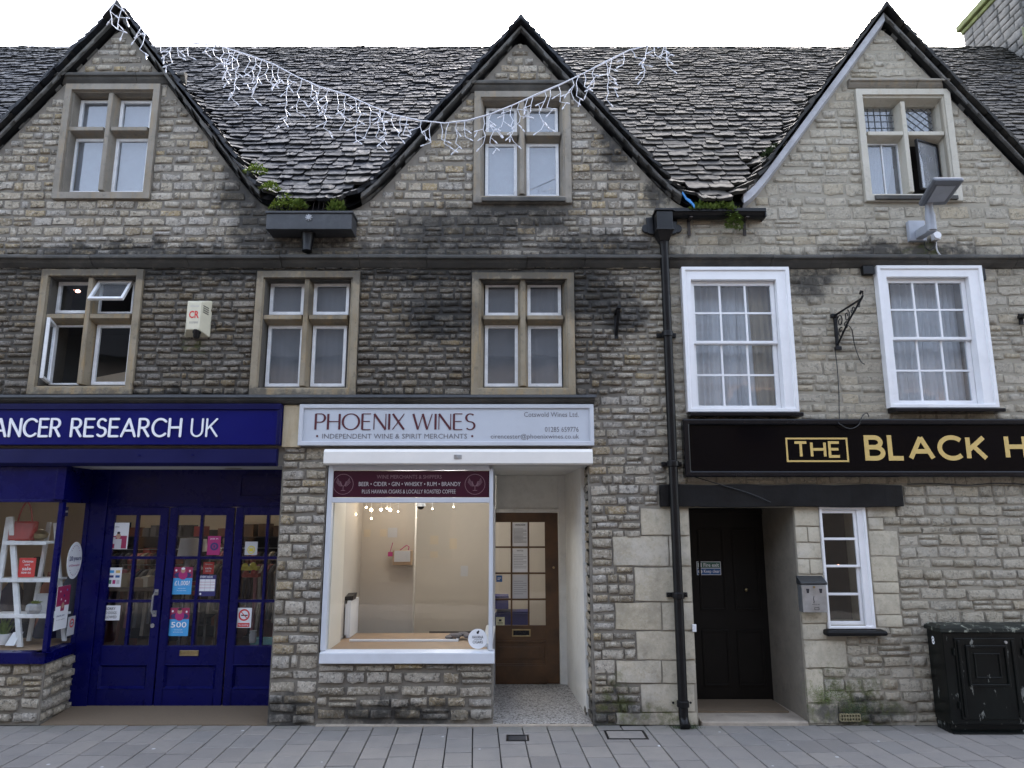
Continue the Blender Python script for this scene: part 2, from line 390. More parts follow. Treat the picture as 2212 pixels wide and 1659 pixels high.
M['steel'] = paint('brushed_steel', (.42, .43, .44), .38, .15, 12, .1, .25, metal=.8, dirtcol=(.15, .15, .15))
M['grey_metal'] = paint('grey_powder_coat', (.34, .36, .40), .45, .1, 8, .05)
M['led_under'] = paint('lamp_underside', (.12, .13, .15), .4, .15, 9, .1)
M['cream_plastic'] = paint('cream_plastic', (.62, .58, .44), .45, .06, 5, .03, .2, dirtcol=(.3, .27, .2))
M['red'] = plain('red_card', (.60, .03, .03), .5); M['redbag'] = paint('red_leather', (.30, .022, .018), .4, .25, 8, .2)
M['paper'] = plain('white_paper', (.76, .77, .79), .7); M['paper_grey'] = plain('grey_paper', (.5, .5, .52), .7)
M['sky_card'] = plain('sky_blue_card', (.06, .34, .68), .5); M['navy_card'] = plain('navy_card', (.03, .03, .14), .5)
M['magenta'] = plain('magenta_card', (.38, .02, .15), .5); M['crimson'] = plain('crimson_card', (.30, .02, .08), .5)
M['ink'] = plain('black_ink', (.02, .02, .025), .6); M['green_ink'] = plain('green_sign_ink', (.05, .14, .10), .5)
M['sign_blue'] = plain('mandatory_blue', (.02, .10, .30), .5); M['yellow'] = plain('yellow_card', (.60, .50, .05), .5)
M['skin'] = plain('printed_skin', (.45, .27, .19), .6); M['brass'] = paint('aged_brass', (.35, .27, .14), .35, .2, 10, .05, metal=.9)
M['terracotta'] = paint('buff_air_brick', (.22, .19, .11), .85, .2, 9, .3)
M['ceramic'] = paint('grey_ceramic', (.30, .31, .32), .5, .2, 9, .1)
M['cable'] = plain('black_cable', (.015, .015, .015), .5); M['cable_white'] = plain('white_cable', (.62, .62, .62), .5)
M['led_white'] = plain('white_led_cable', (.74, .75, .80), .35)
M['blue_tarp'] = plain('blue_plastic', (.03, .22, .55), .4)
M['mat'] = paint('coir_mat', (.155, .115, .075), .95, .15, 60, .5, bscale=90)
M['threshold'] = paint('worn_stone_step', (.36, .31, .25), .8, .15, 7, .2, .4)
M['asphalt'] = paint('asphalt', (.05, .05, .052), .85, .2, 30, .4)
def leaf_material(name, a, b):
    t = NT(name); c = t.mix(t.mr(t.noise(t.pos(), 25, 3), .35, .65), a, b); return t.out(c, .6)
M['leaf'] = leaf_material('gutter_leaf', (.08, .13, .02), (.16, .22, .045)); M['moss_leaf'] = leaf_material('bright_moss', (.13, .20, .02), (.24, .31, .05))
M['dark_leaf'] = leaf_material('dark_fern', (.03, .055, .02), (.06, .09, .03))
def terrazzo():
    t = NT('mosaic_floor'); p = t.pos()
    br = t.new('ShaderNodeTexVoronoi', {'Vector': p, 'Scale': 75.}); 
    v = t.new('ShaderNodeSeparateColor', {0: br.outputs['Color']})
    c = t.ramp(v.outputs[0], [(0, (.06, .055, .05)), (.16, (.16, .15, .13)), (.3, (.38, .36, .33)), (.6, (.52, .50, .48)), (1, (.44, .42, .38))], 'CONSTANT')
    ed = t.new('ShaderNodeTexVoronoi', {'Vector': p, 'Scale': 75.}, feature='DISTANCE_TO_EDGE')
    c = t.mix(t.mr(ed.outputs['Distance'], 0., .07), (.22, .2, .18), c)
    return t.out(c, .42, t.bump(ed.outputs['Distance'], .2, .003))
M['terrazzo'] = terrazzo()
def slab_material(name, single):
    t = NT(name); p = t.pos()
    rnd = t.new('ShaderNodeObjectInfo').outputs['Random'] if single else t.new('ShaderNodeAttribute', attribute_name='rnd').outputs['Fac']
    c = t.ramp(rnd, [(0, (.195, .180, .166)), (.4, (.230, .212, .195)), (.7, (.255, .232, .208)), (1, (.210, .199, .187))])
    c = t.mix(t.math('MULTIPLY', t.mr(t.noise(p, 5, 7, .7), .45, .75), .35), c, (.12, .12, .125))
    sy = t.new('ShaderNodeSeparateXYZ', {0: p})
    g = t.math('MULTIPLY', t.mr(sy.outputs[1], -.32, -.02, 0, 1, True), t.mr(t.noise(p, 2.2, 5, .7), .38, .62))
    c = t.mix(t.math('MULTIPLY', g, .38), c, (.09, .105, .07))
    vo = t.new('ShaderNodeTexVoronoi', {'Vector': p, 'Scale': 3.4}, feature='F1')
    c = t.mix(t.mr(vo.outputs['Distance'], .06, .045), c, (.55, .55, .55))       # trodden chewing gum
    c = t.mix(t.math('MULTIPLY', t.mr(t.noise(p, 140, 3), .55, .7), .3), c, (.34, .33, .34))
    return t.out(c, .66, t.bump(t.noise(p, 120, 5), .25, .004))
M['slab'] = slab_material('concrete_paving', True); M['slab_joined'] = slab_material('concrete_paving_far', False)
M['joint'] = paint('joint_sand', (.05, .048, .045), .95, .3, 20, .3)
def cabinet_material():
    t = NT('flaking_black_paint'); p = t.pos()
    m = t.new('ShaderNodeMapping', {'Vector': p, 'Scale': (6, 6, 2.2)})
    n = t.noise(m.outputs[0], 1.6, 8, .72)
    f = t.mr(n, .60, .615)
    c = t.mix(t.mr(t.noise(p, 5, 5), .3, .7), (.0025, .003, .003), (.006, .008, .007))
    c = t.mix(f, c, (.20, .205, .185))
    return t.out(c, t.mix(f, (.32,) * 3, (.8,) * 3), t.bump(f, .4, .003), **{'Specular IOR Level': .25})
M['cabinet'] = cabinet_material()
def lid_material():
    t = NT('peeling_lid_paint'); p = t.pos()
    f = t.mr(t.noise(p, 9, 8, .75), .55, .585)
    c = t.mix(f, (.006, .009, .006), (.24, .25, .20))
    return t.out(c, .6, t.bump(f, .4, .003))
M['lid'] = lid_material()

# ---------------------------------------------------------------- lettering: stroke alphabet and built-in font
def arc(cx, cy, rx, ry, a0, a1, n=14): return [(cx + rx * math.cos(rad(a0 + (a1 - a0) * k / n)), cy + ry * math.sin(rad(a0 + (a1 - a0) * k / n))) for k in range(n + 1)]
LET = {
 'A': (.84, [[(0, 0), (.42, 1)], [(.42, 1), (.84, 0)], [(.15, .33), (.69, .33)]]),
 'B': (.60, [[(0, 0), (0, 1)], [(0, 1), (.30, 1)] + arc(.30, .765, .235, .235, 90, -90) + [(0, .53)], [(0, .53), (.32, .53)] + arc(.32, .265, .28, .265, 90, -90) + [(0, 0)]]),
 'C': (.80, [arc(.47, .5, .47, .5, 45, 315, 24)]),
 'E': (.52, [[(0, 0), (0, 1)], [(0, 1), (.52, 1)], [(0, .52), (.47, .52)], [(0, 0), (.52, 0)]]),
 'H': (.70, [[(0, 0), (0, 1)], [(.70, 0), (.70, 1)], [(0, .51), (.70, .51)]]),
 'I': (.02, [[(.01, 0), (.01, 1)]]),
 'K': (.64, [[(0, 0), (0, 1)], [(.60, 1), (.02, .40)], [(.20, .58), (.64, 0)]]),
 'L': (.48, [[(0, 1), (0, 0)], [(0, 0), (.48, 0)]]),
 'N': (.72, [[(0, 0), (0, 1)], [(0, 1), (.72, 0)], [(.72, 0), (.72, 1)]]),
 'O': (1.0, [arc(.5, .5, .5, .5, 0, 360, 36)]),
 'P': (.56, [[(0, 0), (0, 1)], [(0, 1), (.30, 1)] + arc(.30, .735, .26, .265, 90, -90) + [(0, .47)]]),
 'R': (.60, [[(0, 0), (0, 1)], [(0, 1), (.29, 1)] + arc(.29, .745, .255, .255, 90, -90) + [(0, .49)], [(.26, .49), (.60, 0)]]),
 'S': (.54, [arc(.28, .75, .25, .25, 40, 270, 14)[:-1] + arc(.27, .25, .27, .25, 90, -140, 14)]),
 'T': (.64, [[(.32, 0), (.32, 1)], [(0, 1), (.64, 1)]]),
 'U': (.66, [[(0, 1), (0, .33)] + arc(.33, .33, .33, .33, 180, 360, 14) + [(.66, 1)]]),
 'W': (1.16, [[(0, 1), (.30, 0)], [(.30, 0), (.58, 1)], [(.58, 1), (.86, 0)], [(.86, 0), (1.16, 1)]]),
 'X': (.72, [[(0, 1), (.70, 0)], [(.70, 1), (0, 0)]]),
}
def ribbon(mb, pts, wf, y0, y1):
    pts = [p for k, p in enumerate(pts) if k == 0 or math.dist(p, pts[k - 1]) > 1e-6]
    n = len(pts); L, Rr = [], []
    closed = n > 3 and math.dist(pts[0], pts[-1]) < 1e-6
    for k in range(n):
        a = pts[k - 1] if k > 0 else (pts[-2] if closed else None); b = pts[k + 1] if k < n - 1 else (pts[1] if closed else None); c = pts[k]
        d1 = (c[0] - a[0], c[1] - a[1]) if a else None; d2 = (b[0] - c[0], b[1] - c[1]) if b else None
        if d1 is None: d1 = d2
        if d2 is None: d2 = d1
        l1 = math.hypot(*d1) or 1; l2 = math.hypot(*d2) or 1
        n1 = (-d1[1] / l1, d1[0] / l1); n2 = (-d2[1] / l2, d2[0] / l2)
        w = .5 * (wf(d1) + wf(d2)) / 2
        m = (n1[0] + n2[0], n1[1] + n2[1]); ml = math.hypot(*m) or 1; m = (m[0] / ml, m[1] / ml)
        q = w / max(.5, m[0] * n1[0] + m[1] * n1[1])
        L.append((c[0] + m[0] * q, c[1] + m[1] * q)); Rr.append((c[0] - m[0] * q, c[1] - m[1] * q))
    for k in range(n - 1):
        mb.prism_y([L[k], L[k + 1], Rr[k + 1], Rr[k]], y0, y1)
def sign_text(parent, text, x0, x1, z0, z1, y, mat, thick, thin=None, gap=.26, space=.55, depth=.006, roundend=False, name='letter', first=0, contrast=False):
    H = z1 - z0; thin = thin or thick
    adv = []; cx = 0
    for ch in text:
        if ch == ' ': cx += space; adv.append(None); continue
        w = LET[ch][0]; adv.append(cx); cx += w + gap
    sx = (x1 - x0) / (cx - gap) ; sz = H
    for ch, a in zip(text, adv):
        if a is None: continue
        mb = MB()
        for si, st in enumerate(LET[ch][1]):
            pts = [(x0 + (a + px) * sx, z0 + pz * sz) for px, pz in st]
            def wf(d, st=st, ch=ch, si=si):
                l = math.hypot(*d) or 1; v = abs(d[1]) / l
                if not contrast: return thick
                if ch in 'WXAN' and len(st) == 2:
                    if abs(d[0]) < 1e-6: return thin
                    return thick if d[0] * d[1] < 0 else thin
                return thin + (thick - thin) * v ** 1.6
            yy = y - .0004 * si
            if len(pts) == 2 and not contrast:      # butt ends run out by half a stroke where strokes meet
                pass
            ribbon(mb, pts, wf, yy - depth, yy)
            if roundend:
                for e in (pts[0], pts[-1]): mb.disc_y(e[0], e[1], thick / 2, yy - depth - .0002, yy, 10)
            elif not contrast and len(pts) > 2 or (ch in 'BPREL' and not contrast):
                e = pts[0]; mb.box(e[0] - thick / 2, e[0] + thick / 2, yy - depth - .0002, yy, e[1] - thick / 2, e[1] + thick / 2) if ch in 'BPREL' else None
        mk(name, mb, mat, parent)
def font_text(parent, body, x0, x1, z0, z1, y, mat, name='lettering', offset=0., align=None, **kw):
    cu = bpy.data.curves.new('txt', 'FONT'); cu.body = body; cu.size = 1; cu.resolution_u = 2; cu.offset = offset; cu.extrude = .0
    tmp = bpy.data.objects.new('txt', cu)
    me = bpy.data.meshes.new_from_object(tmp); bpy.data.objects.remove(tmp); bpy.data.curves.remove(cu)
    xs = [v.co.x for v in me.vertices]; ys = [v.co.y for v in me.vertices]
    ax, bx, ay, by = min(xs), max(xs), min(ys), max(ys)
    sz = (z1 - z0) / (by - ay)
    sx = (x1 - x0) / (bx - ax)
    mx, mz = (x0 + x1) / 2, z0
    for v in me.vertices: v.co = ((v.co.x - ax) * sx + x0 - mx, 0, (v.co.y - ay) * sz)
    me.materials.clear(); me.materials.append(mat); me.update()
    o = bpy.data.objects.new(name, me); o.location = (mx, y, mz)
    return link(o, parent, **kw)

# ================================================================ SETTING: pavement and road
pav = MB(); pav.box(-16, 16, -1.95, -.0, -.3, -.03)
pavement = mk('pavement', pav, M['joint'], kind='structure')
g = MB(); g.face([(-400, -400, -.16), (400, -400, -.16), (400, 400, -.16), (-400, 400, -.16)])
mk('road', g, M['asphalt'], kind='structure')
kb = MB()
for k in range(-16, 16): kb.box(k + .004, k + .996, -2.10, -1.954, -.3, .002)
mk('kerb', kb, M['slab'], kind='structure', bevel=.012)
fp = MB(); fp.box(-16, 16, -10.2, -8.6, -.3, -.03); mk('far_pavement', fp, M['slab'], kind='structure')

slab_meshes = []
for k in range(6):
    r = random.Random(k); mb = MB(); e = .006
    a = [(-.5 + r.uniform(0, .01), -.5 + r.uniform(0, .012)), (.5 - r.uniform(0, .01), -.5 + r.uniform(0, .012)), (.5 - r.uniform(0, .01), .5 - r.uniform(0, .012)), (-.5 + r.uniform(0, .01), .5 - r.uniform(0, .012))]
    mb.hexa([(x, y, -1) for x, y in a], [(x, y, -.12) for x, y in a])
    ins = [(x * .976, y * .982) for x, y in a]
    mb.hexa([(x, y, -.12) for x, y in a], [(x, y, 0) for x, y in ins])
    me = bpy.data.meshes.new('paving_slab'); me.from_pydata(mb.v, [], mb.f); fix_normals(me); me.materials.append(M['slab']); slab_meshes.append(me)
CW = .2318; LEAN = -.0505
x_ref = X(1021, 1567)
def slab_rows():
    out = []
    for c in range(-38, 38):
        r = random.Random(c + 500); xc = x_ref + (c + .5) * CW
        y = -.003 - r.choice([.10, .17, .24, .30]); top = -.003; ys = [top, y]
        while ys[-1] > -1.94:
            ys.append(max(-1.948, ys[-1] - r.choice([.30, .335, .335, .37])))
        for a, b in zip(ys, ys[1:]):
            if a - b > .03: out.append((xc + LEAN * (a + b) / 2, (a + b) / 2, CW - .008, a - b - .011, r.random(), r))
    return out
far = MB(); far_r = []
for x, y, w, l, rr, r in slab_rows():
    if abs(x) < 5.15 and y > -1.55:
        o = bpy.data.objects.new('paving_slab', slab_meshes[int(rr * 5.99)])
        o.location = (x, y, r.uniform(-.0025, .0015)); o.scale = (w, l, .035); o.rotation_euler = (r.uniform(-.004, .004), r.uniform(-.004, .004), -LEAN)
        link(o, pavement)
    else:
        far.box(x - w / 2, x + w / 2, y - l / 2, y + l / 2, -.035, 0)
mk('small_paving', far, M['slab_joined'], pavement, kind='stuff')

# ================================================================ the two buildings
shop = empty('shop_building', (-2.2, 0, 0), 'stone terrace with two gables over the blue charity shop and the wine merchant', 'building')
pub = empty('pub_building', (3.9, 0, 0), 'stone pub with one gable and white sash windows above its black sign', 'building')
XB = 1.66                       # party line behind the drainpipe
GAB = [(-4.43, 7.56, 1.29), (0.10, 7.39, 1.22), (4.20, 7.55, 1.33)]
EAVE, PITCH, KS = 5.36, 1.30, 9.0
RIDGE_Y = 3.06; RIDGE_Z = EAVE + PITCH * RIDGE_Y
YF = -.14
def gz(x): return [t - s * abs(x - c) for c, t, s in GAB]
def contour_y(x, z):
    s = sum(math.exp(min(50, KS * (g - z))) for g in gz(x))
    if s >= 1: return None
    return (z + math.log(1 - s) / KS - EAVE) / PITCH
def surf_z(x, y):
    a = [EAVE + PITCH * y] + gz(x); m = max(a)
    return m + math.log(sum(math.exp(KS * (v - m)) for v in a)) / KS
def wall_top(x): return surf_z(x, -.05) - .13

# ---- roof deck under the slates
def deck(x0, x1):
    mb = MB(); nx = int((x1 - x0) / .06); ny = 30
    xs = [x0 + (x1 - x0) * k / nx for k in range(nx + 1)]; ys = [-.08 + (RIDGE_Y + .08) * k / ny for k in range(ny + 1)]
    for y in ys:
        for x in xs: mb.v.append((x, y, min(surf_z(x, y), RIDGE_Z + .1) - .10))
    for j in range(ny):
        for i in range(nx):
            a = j * (nx + 1) + i; mb.f.append((a, a + 1, a + nx + 2, a + nx + 1)); mb.m.append(0)
    mb.hexa([(x0, RIDGE_Y, RIDGE_Z - .1), (x1, RIDGE_Y, RIDGE_Z - .1), (x1, RIDGE_Y + 3.6, EAVE - .2), (x0, RIDGE_Y + 3.6, EAVE - .2)],
            [(x0, RIDGE_Y, RIDGE_Z), (x1, RIDGE_Y, RIDGE_Z), (x1, RIDGE_Y + 3.6, EAVE - .1), (x0, RIDGE_Y + 3.6, EAVE - .1)])
    return mb
roof_of = {shop.name: mk('roof', deck(-11, XB), M['iron'], shop, recenter=False), pub.name: mk('roof', deck(XB, 11), M['iron'], pub, recenter=False)}

# ---- slate variants
slate_vars = []
for k in range(10):
    r = random.Random(k + 30); nb = 6; mb = MB()
    bot = []
    for i in range(nb):
        u = -.5 + i / (nb - 1); e = min(i, nb - 1 - i)
        bot.append((u * (.97 if e == 0 else 1), (.10 + r.uniform(0, .09) if e == 0 else r.uniform(-.02, .06))))
    topn = [(-.5 + i / (nb - 1)) * r.uniform(.92, .99) for i in range(nb)]
    th = [r.uniform(.8, 1.15) for _ in range(nb)]
    T = [(bot[i][0], bot[i][1], th[i]) for i in range(nb)]; Bm = [(bot[i][0] * .98, bot[i][1] + .02, 0) for i in range(nb)]; U = [(topn[i], 1.9, .35) for i in range(nb)]
    mid = [(bot[i][0], .28, th[i] * 1.0) for i in range(nb)]
    for i in range(nb - 1):
        mb.face([T[i], T[i + 1], mid[i + 1], mid[i]]); mb.face([mid[i], mid[i + 1], U[i + 1], U[i]]); mb.face([Bm[i], Bm[i + 1], T[i + 1], T[i]])
        mb.face([Bm[i + 1], Bm[i], (bot[i][0], 1.0, 0), (bot[i + 1][0], 1.0, 0)])
    mb.face([Bm[0], T[0], mid[0], U[0], (bot[0][0], 1., 0)]); mb.face([T[-1], Bm[-1], (bot[-1][0], 1., 0), U[-1], mid[-1]])
    me = bpy.data.meshes.new('slate'); me.from_pydata(mb.v, [], mb.f); fix_normals(me); me.materials.append(M['slate'])
    slate_vars.append(me)

def variant_data(me): return [tuple(v.co) for v in me.vertices], [tuple(p.vertices) for p in me.polygons]
def joined(name, items, variants, mat, parent, smooth=False):
    """items: (matrix, variant index, random); one mesh with a per-point random value"""
    vd = [variant_data(m) for m in variants]; V, F, A = [], [], []
    for mx, vi, rn in items:
        vs, fs = vd[vi]; b = len(V)
        m = [list(row) for row in mx]
        for x, y, z in vs:
            V.append((m[0][0] * x + m[0][1] * y + m[0][2] * z + m[0][3], m[1][0] * x + m[1][1] * y + m[1][2] * z + m[1][3], m[2][0] * x + m[2][1] * y + m[2][2] * z + m[2][3]))
        A += [rn] * len(vs); F += [tuple(b + i for i in f) for f in fs]
    me = bpy.data.meshes.new(name); me.from_pydata(V, [], F)
    at = me.attributes.new('rnd', 'FLOAT', 'POINT'); at.data.foreach_set('value', A)
    me.materials.append(mat)
    if smooth: me.polygons.foreach_set('use_smooth', [True] * len(F))
    o = bpy.data.objects.new(name, me); return link(o, parent, kind='stuff')

# ---- slates laid along the level lines of the swept roof surface
slates = {shop.name: [], pub.name: []}
def lay_slates():
    r = random.Random(11)
    z = EAVE - .16; row = 0
    while z < RIDGE_Z - .02:
        f = (z - EAVE) / (RIDGE_Z - EAVE); gauge = .124 - .052 * max(0, f); dz = gauge * .793
        pts = []; runs = []; x = -8.8
        while x < 8.8:
            y = contour_y(x, z)
            if y is None or y < YF - .02:
                if len(pts) > 1: runs.append(pts)
                pts = []; x += .004
            else:
                pts.append((x, y)); x += .004
        if len(pts) > 1: runs.append(pts)
        for run in runs:
            # steep legs near the verge: extend to the verge line exactly
            (xa, ya), (xb, yb) = run[0], run[-1]
            if xa > -8.7 and ya > YF: run.insert(0, (xa - .004, YF))
            if xb < 8.7 and yb > YF: run.append((xb + .004, YF))
            # cut away what lies hidden deep behind a gable: nothing to drop, lay all
            cum = [0.]
            for (x0, y0), (x1, y1) in zip(run, run[1:]): cum.append(cum[-1] + math.hypot(x1 - x0, y1 - y0))
            tot = cum[-1]; s = -r.uniform(0, .15) if run[0][0] < -8.7 else 0.; i = 0
            if tot < .05: continue
            while s < tot - .03:
                w = gauge * r.uniform(1.1, 2.7)
                if tot - s - w < .08: w = max(.08, tot - s)
                sm = min(max(s + w / 2, 0), tot)
                while i < len(cum) - 2 and cum[i + 1] < sm: i += 1
                t = (sm - cum[i]) / max(1e-6, cum[i + 1] - cum[i])
                px = run[i][0] + (run[i + 1][0] - run[i][0]) * t; py = run[i][1] + (run[i + 1][1] - run[i][1]) * t
                e = .02
                sx = (surf_z(px + e, py) - surf_z(px - e, py)) / (2 * e); sy = (surf_z(px, py + e) - surf_z(px, py - e)) / (2 * e)
                N = Vector((-sx, -sy, 1)).normalized(); U = (Vector((sx, sy, sx * sx + sy * sy))).normalized(); T = U.cross(N).normalized()
                # level-line tangent, turned a little at random
                a = r.gauss(0, .025); T2 = T * math.cos(a) + U * math.sin(a); U2 = -T * math.sin(a) + U * math.cos(a)
                lift = rad(4.5) + r.gauss(0, .02); U3 = U2 * math.cos(lift) - N * math.sin(lift) ; N3 = T2.cross(U3)
                th = r.uniform(.016, .029); off = N * (.030 + r.uniform(-.006, .010)) + U * r.gauss(0, .012)
                ln = gauge * 1.0
                gm = max(zip(gz(px), GAB), key=lambda q: q[0])
                lim = (gm[1][1] - z) * .79 if abs(sx) > abs(sy) else (RIDGE_Z - z) * 1.2
                ln = max(.03, min(ln, lim / 1.9))
                if py < .1: th *= 1.5
                c = Vector((px, py, z)) + off
                mx = Matrix(((T2.x * (w - .006), U3.x * ln, N3.x * th, c.x), (T2.y * (w - .006), U3.y * ln, N3.y * th, c.y), (T2.z * (w - .006), U3.z * ln, N3.z * th, c.z), (0, 0, 0, 1)))
                seen = abs(px) < 5.2 + .75 * max(0, py + .3) and py < 3.3
                # size in the picture: nearer the eye, less foreshortened
                d = c - Vector((0, CY, CZ)); show = w * gauge * abs(N.dot(d.normalized())) / d.length ** 2
                if any(z < tz - sl * abs(px - gc) + .0 and py > .35 and abs(px - gc) < 1.2 for gc, tz, sl in GAB): seen = False
                slates[(shop if px < XB else pub).name].append((show if seen else 0, mx, int(r.random() * 9.99), r.random()))
                s += w
        z += dz; row += 1
lay_slates()
for b in (shop, pub):
    L = sorted(slates[b.name], key=lambda q: -q[0]); rf = roof_of[b.name]
    for show, mx, vi, rn in L[:290]:
        o = bpy.data.objects.new('slate', slate_vars[vi]); o.matrix_world = mx; o.parent = rf
        COL.objects.link(o); o.matrix_parent_inverse = PW[rf.name].inverted(); o.matrix_basis = mx
    joined('small_slates', [q[1:] for q in L[290:]], slate_vars, M['slate_joined'], rf)
    # ridge stones
    xs = (-9, XB) if b is shop else (XB, 9); x = xs[0]; r = random.Random(3)
    while x < xs[1] - .02:
        w = min(r.uniform(.38, .5), xs[1] - x); mb = MB(); dz = -.015 * abs(x) / 9 + r.uniform(-.003, .003)
        mb.prism_x([(RIDGE_Y - .17, RIDGE_Z - .17), (RIDGE_Y, RIDGE_Z + .06), (RIDGE_Y + .17, RIDGE_Z - .17), (RIDGE_Y + .15, RIDGE_Z - .21), (RIDGE_Y, RIDGE_Z), (RIDGE_Y - .15, RIDGE_Z - .21)], x, x + w - .008)
        for i, v in enumerate(mb.v): mb.v[i] = (v[0], v[1], v[2] + dz)
        mk('ridge_stone', mb, M['slate'], rf, bevel=.01); x += w
    for gc, tz, sl in GAB:
        if (gc < XB) != (b is shop): continue
        y = YF
        while y < 1.5:
            w = r.uniform(.3, .42); mb = MB(); q = .15
            tt = surf_z(gc, .2) + .03; mb.prism_y([(gc - q, tt - q * sl * .9), (gc, tt + .055), (gc + q, tt - q * sl * .9), (gc, tt - .02)], y - .03, y + w - .035)
            mk('ridge_stone', mb, M['slate'], rf, bevel=.012); y += w
    # dark mortar fillet under each verge
for gc, tz, sl in GAB:
    b = shop if gc < XB else pub
    for sgn in (-1, 1):
        mb = MB(); N_ = 34 if (b is shop or sgn > 0) else 26; xe = 1.72
        for k in range(N_):
            xa, xb_ = gc + sgn * xe * k / N_, gc + sgn * xe * (k + 1) / N_
            za, zb = surf_z(xa, -.06), surf_z(xb_, -.06)
            rq = random.Random(int(k * 7 + gc * 100 + sgn)); t0 = .015; t1 = (rq.uniform(.03, .075) if (b is shop or sgn > 0) else .115)
            mb.hexa([(xa, -.085, za - t0), (xb_, -.085, zb - t0), (xb_, -.085, zb - t1), (xa, -.085, za - t1)], [(xa, .02, za - t0), (xb_, .02, zb - t0), (xb_, .02, zb - t1 - .05), (xa, .02, za - t1 - .05)])
        mk('verge_fillet', mb, M['verge'] if b is shop or sgn > 0 else M['white_strip'], roof_of[b.name], recenter=False)

# ---------------------------------------------------------------- openings (from the photograph, on the plane of the facade)
GW = [RECT(131, 338, 185, 432), RECT(1024, 1233, 201, 441), RECT(1856, 2062, 196, 437)]
FW = [RECT(79, 301, 584, 853), RECT(549, 774, 588, 856), RECT(1019, 1241, 591, 856)]
SW = [RECT(1475, 1709, 582, 892), RECT(1900, 2129, 579, 883)]
X_PL, X_PR = X(595, 1265), X(696, 1265)           # pier between the shops
X_WR = X(1275, 1300)                              # right edge of the wine shop opening
X_DL, X_DR = X(1497, 1310), X(1729, 1310)         # pub doorway
Z_HEAD = Z(1006); Z_LINT0, Z_LINT1 = Z(1096), Z(1047)
NW = RECT(1777, 1877, 1095, 1357)
X_BAY = X(90, 1500)
Z_SILL0, Z_SILL1 = Z(1432), Z(1405)
def inner(r, w): return (r[0] + w, r[1] - w, r[2] + w, r[3] - w)
HOLES_SHOP = [inner(GW[0], .09), inner(GW[1], .09)] + [inner(f, .09) for f in FW] + [(-7, X_PL, -1, Z_HEAD), (X_PR, X_WR, -1, Z_HEAD)]
HOLES_PUB = [inner(GW[2], .09), (SW[0][0] + .1, SW[0][1] - .1, SW[0][2] + .03, SW[0][3] - .1), (SW[1][0] + .1, SW[1][1] - .1, SW[1][2] + .03, SW[1][3] - .1), (X_DL, X_DR, -1, Z_LINT0), inner(NW, .03)]

def wall_mesh(x0, x1, holes):
    """mortar body of the wall: faces round every opening up to the curved gable line, given its real thickness"""
    xs = {x0, x1}; zs = {0., 5.0}
    for h in holes:
        for v in h[:2]:
            if x0 < v < x1: xs.add(v)
        for v in h[2:]:
            if 0 < v < 5.0: zs.add(v)
    k = x0
    while k < x1: xs.add(round(k, 3)); k += .12
    xs = sorted(xs); zs = sorted(zs); mb = MB()
    def free(cx, cz): return not any(h[0] < cx < h[1] and h[2] < cz < h[3] for h in holes)
    for a, b in zip(xs, xs[1:]):
        if b - a < 1e-4: continue
        for c, d in zip(zs, zs[1:]):
            if free((a + b) / 2, (c + d) / 2): mb.face([(a, 0, c), (b, 0, c), (b, 0, d), (a, 0, d)])
        cuts = sorted({5.0} | {v for h in holes for v in h[2:] if v > 5.0 and h[0] < (a + b) / 2 < h[1]})
        ta, tb = wall_top(a), wall_top(b)
        for c, d in zip(cuts, cuts[1:] + [None]):
            if not free((a + b) / 2, c + .001): continue
            if d is None: mb.face([(a, 0, c), (b, 0, c), (b, 0, max(tb, c + .01)), (a, 0, max(ta, c + .01))])
            else: mb.face([(a, 0, c), (b, 0, c), (b, 0, d), (a, 0, d)])
    return mb
def mk_wall(b, x0, x1, holes):
    o = mk('wall', wall_mesh(x0, x1, holes), M['mortar'], b, recenter=False)
    s = o.modifiers.new('thickness', 'SOLIDIFY'); s.thickness = .38; s.offset = -1
    # all faces look to -Y after recalculation or +Y: force outward
    me = o.data; bm = bmesh.new(); bm.from_mesh(me)
    for f in bm.faces:
        if f.normal.y > 0: f.normal_flip()
    bm.to_mesh(me); bm.free(); return o
wall_of = {shop.name: mk_wall(shop, -8.6, XB, HOLES_SHOP), pub.name: mk_wall(pub, XB, 8.6, HOLES_PUB)}

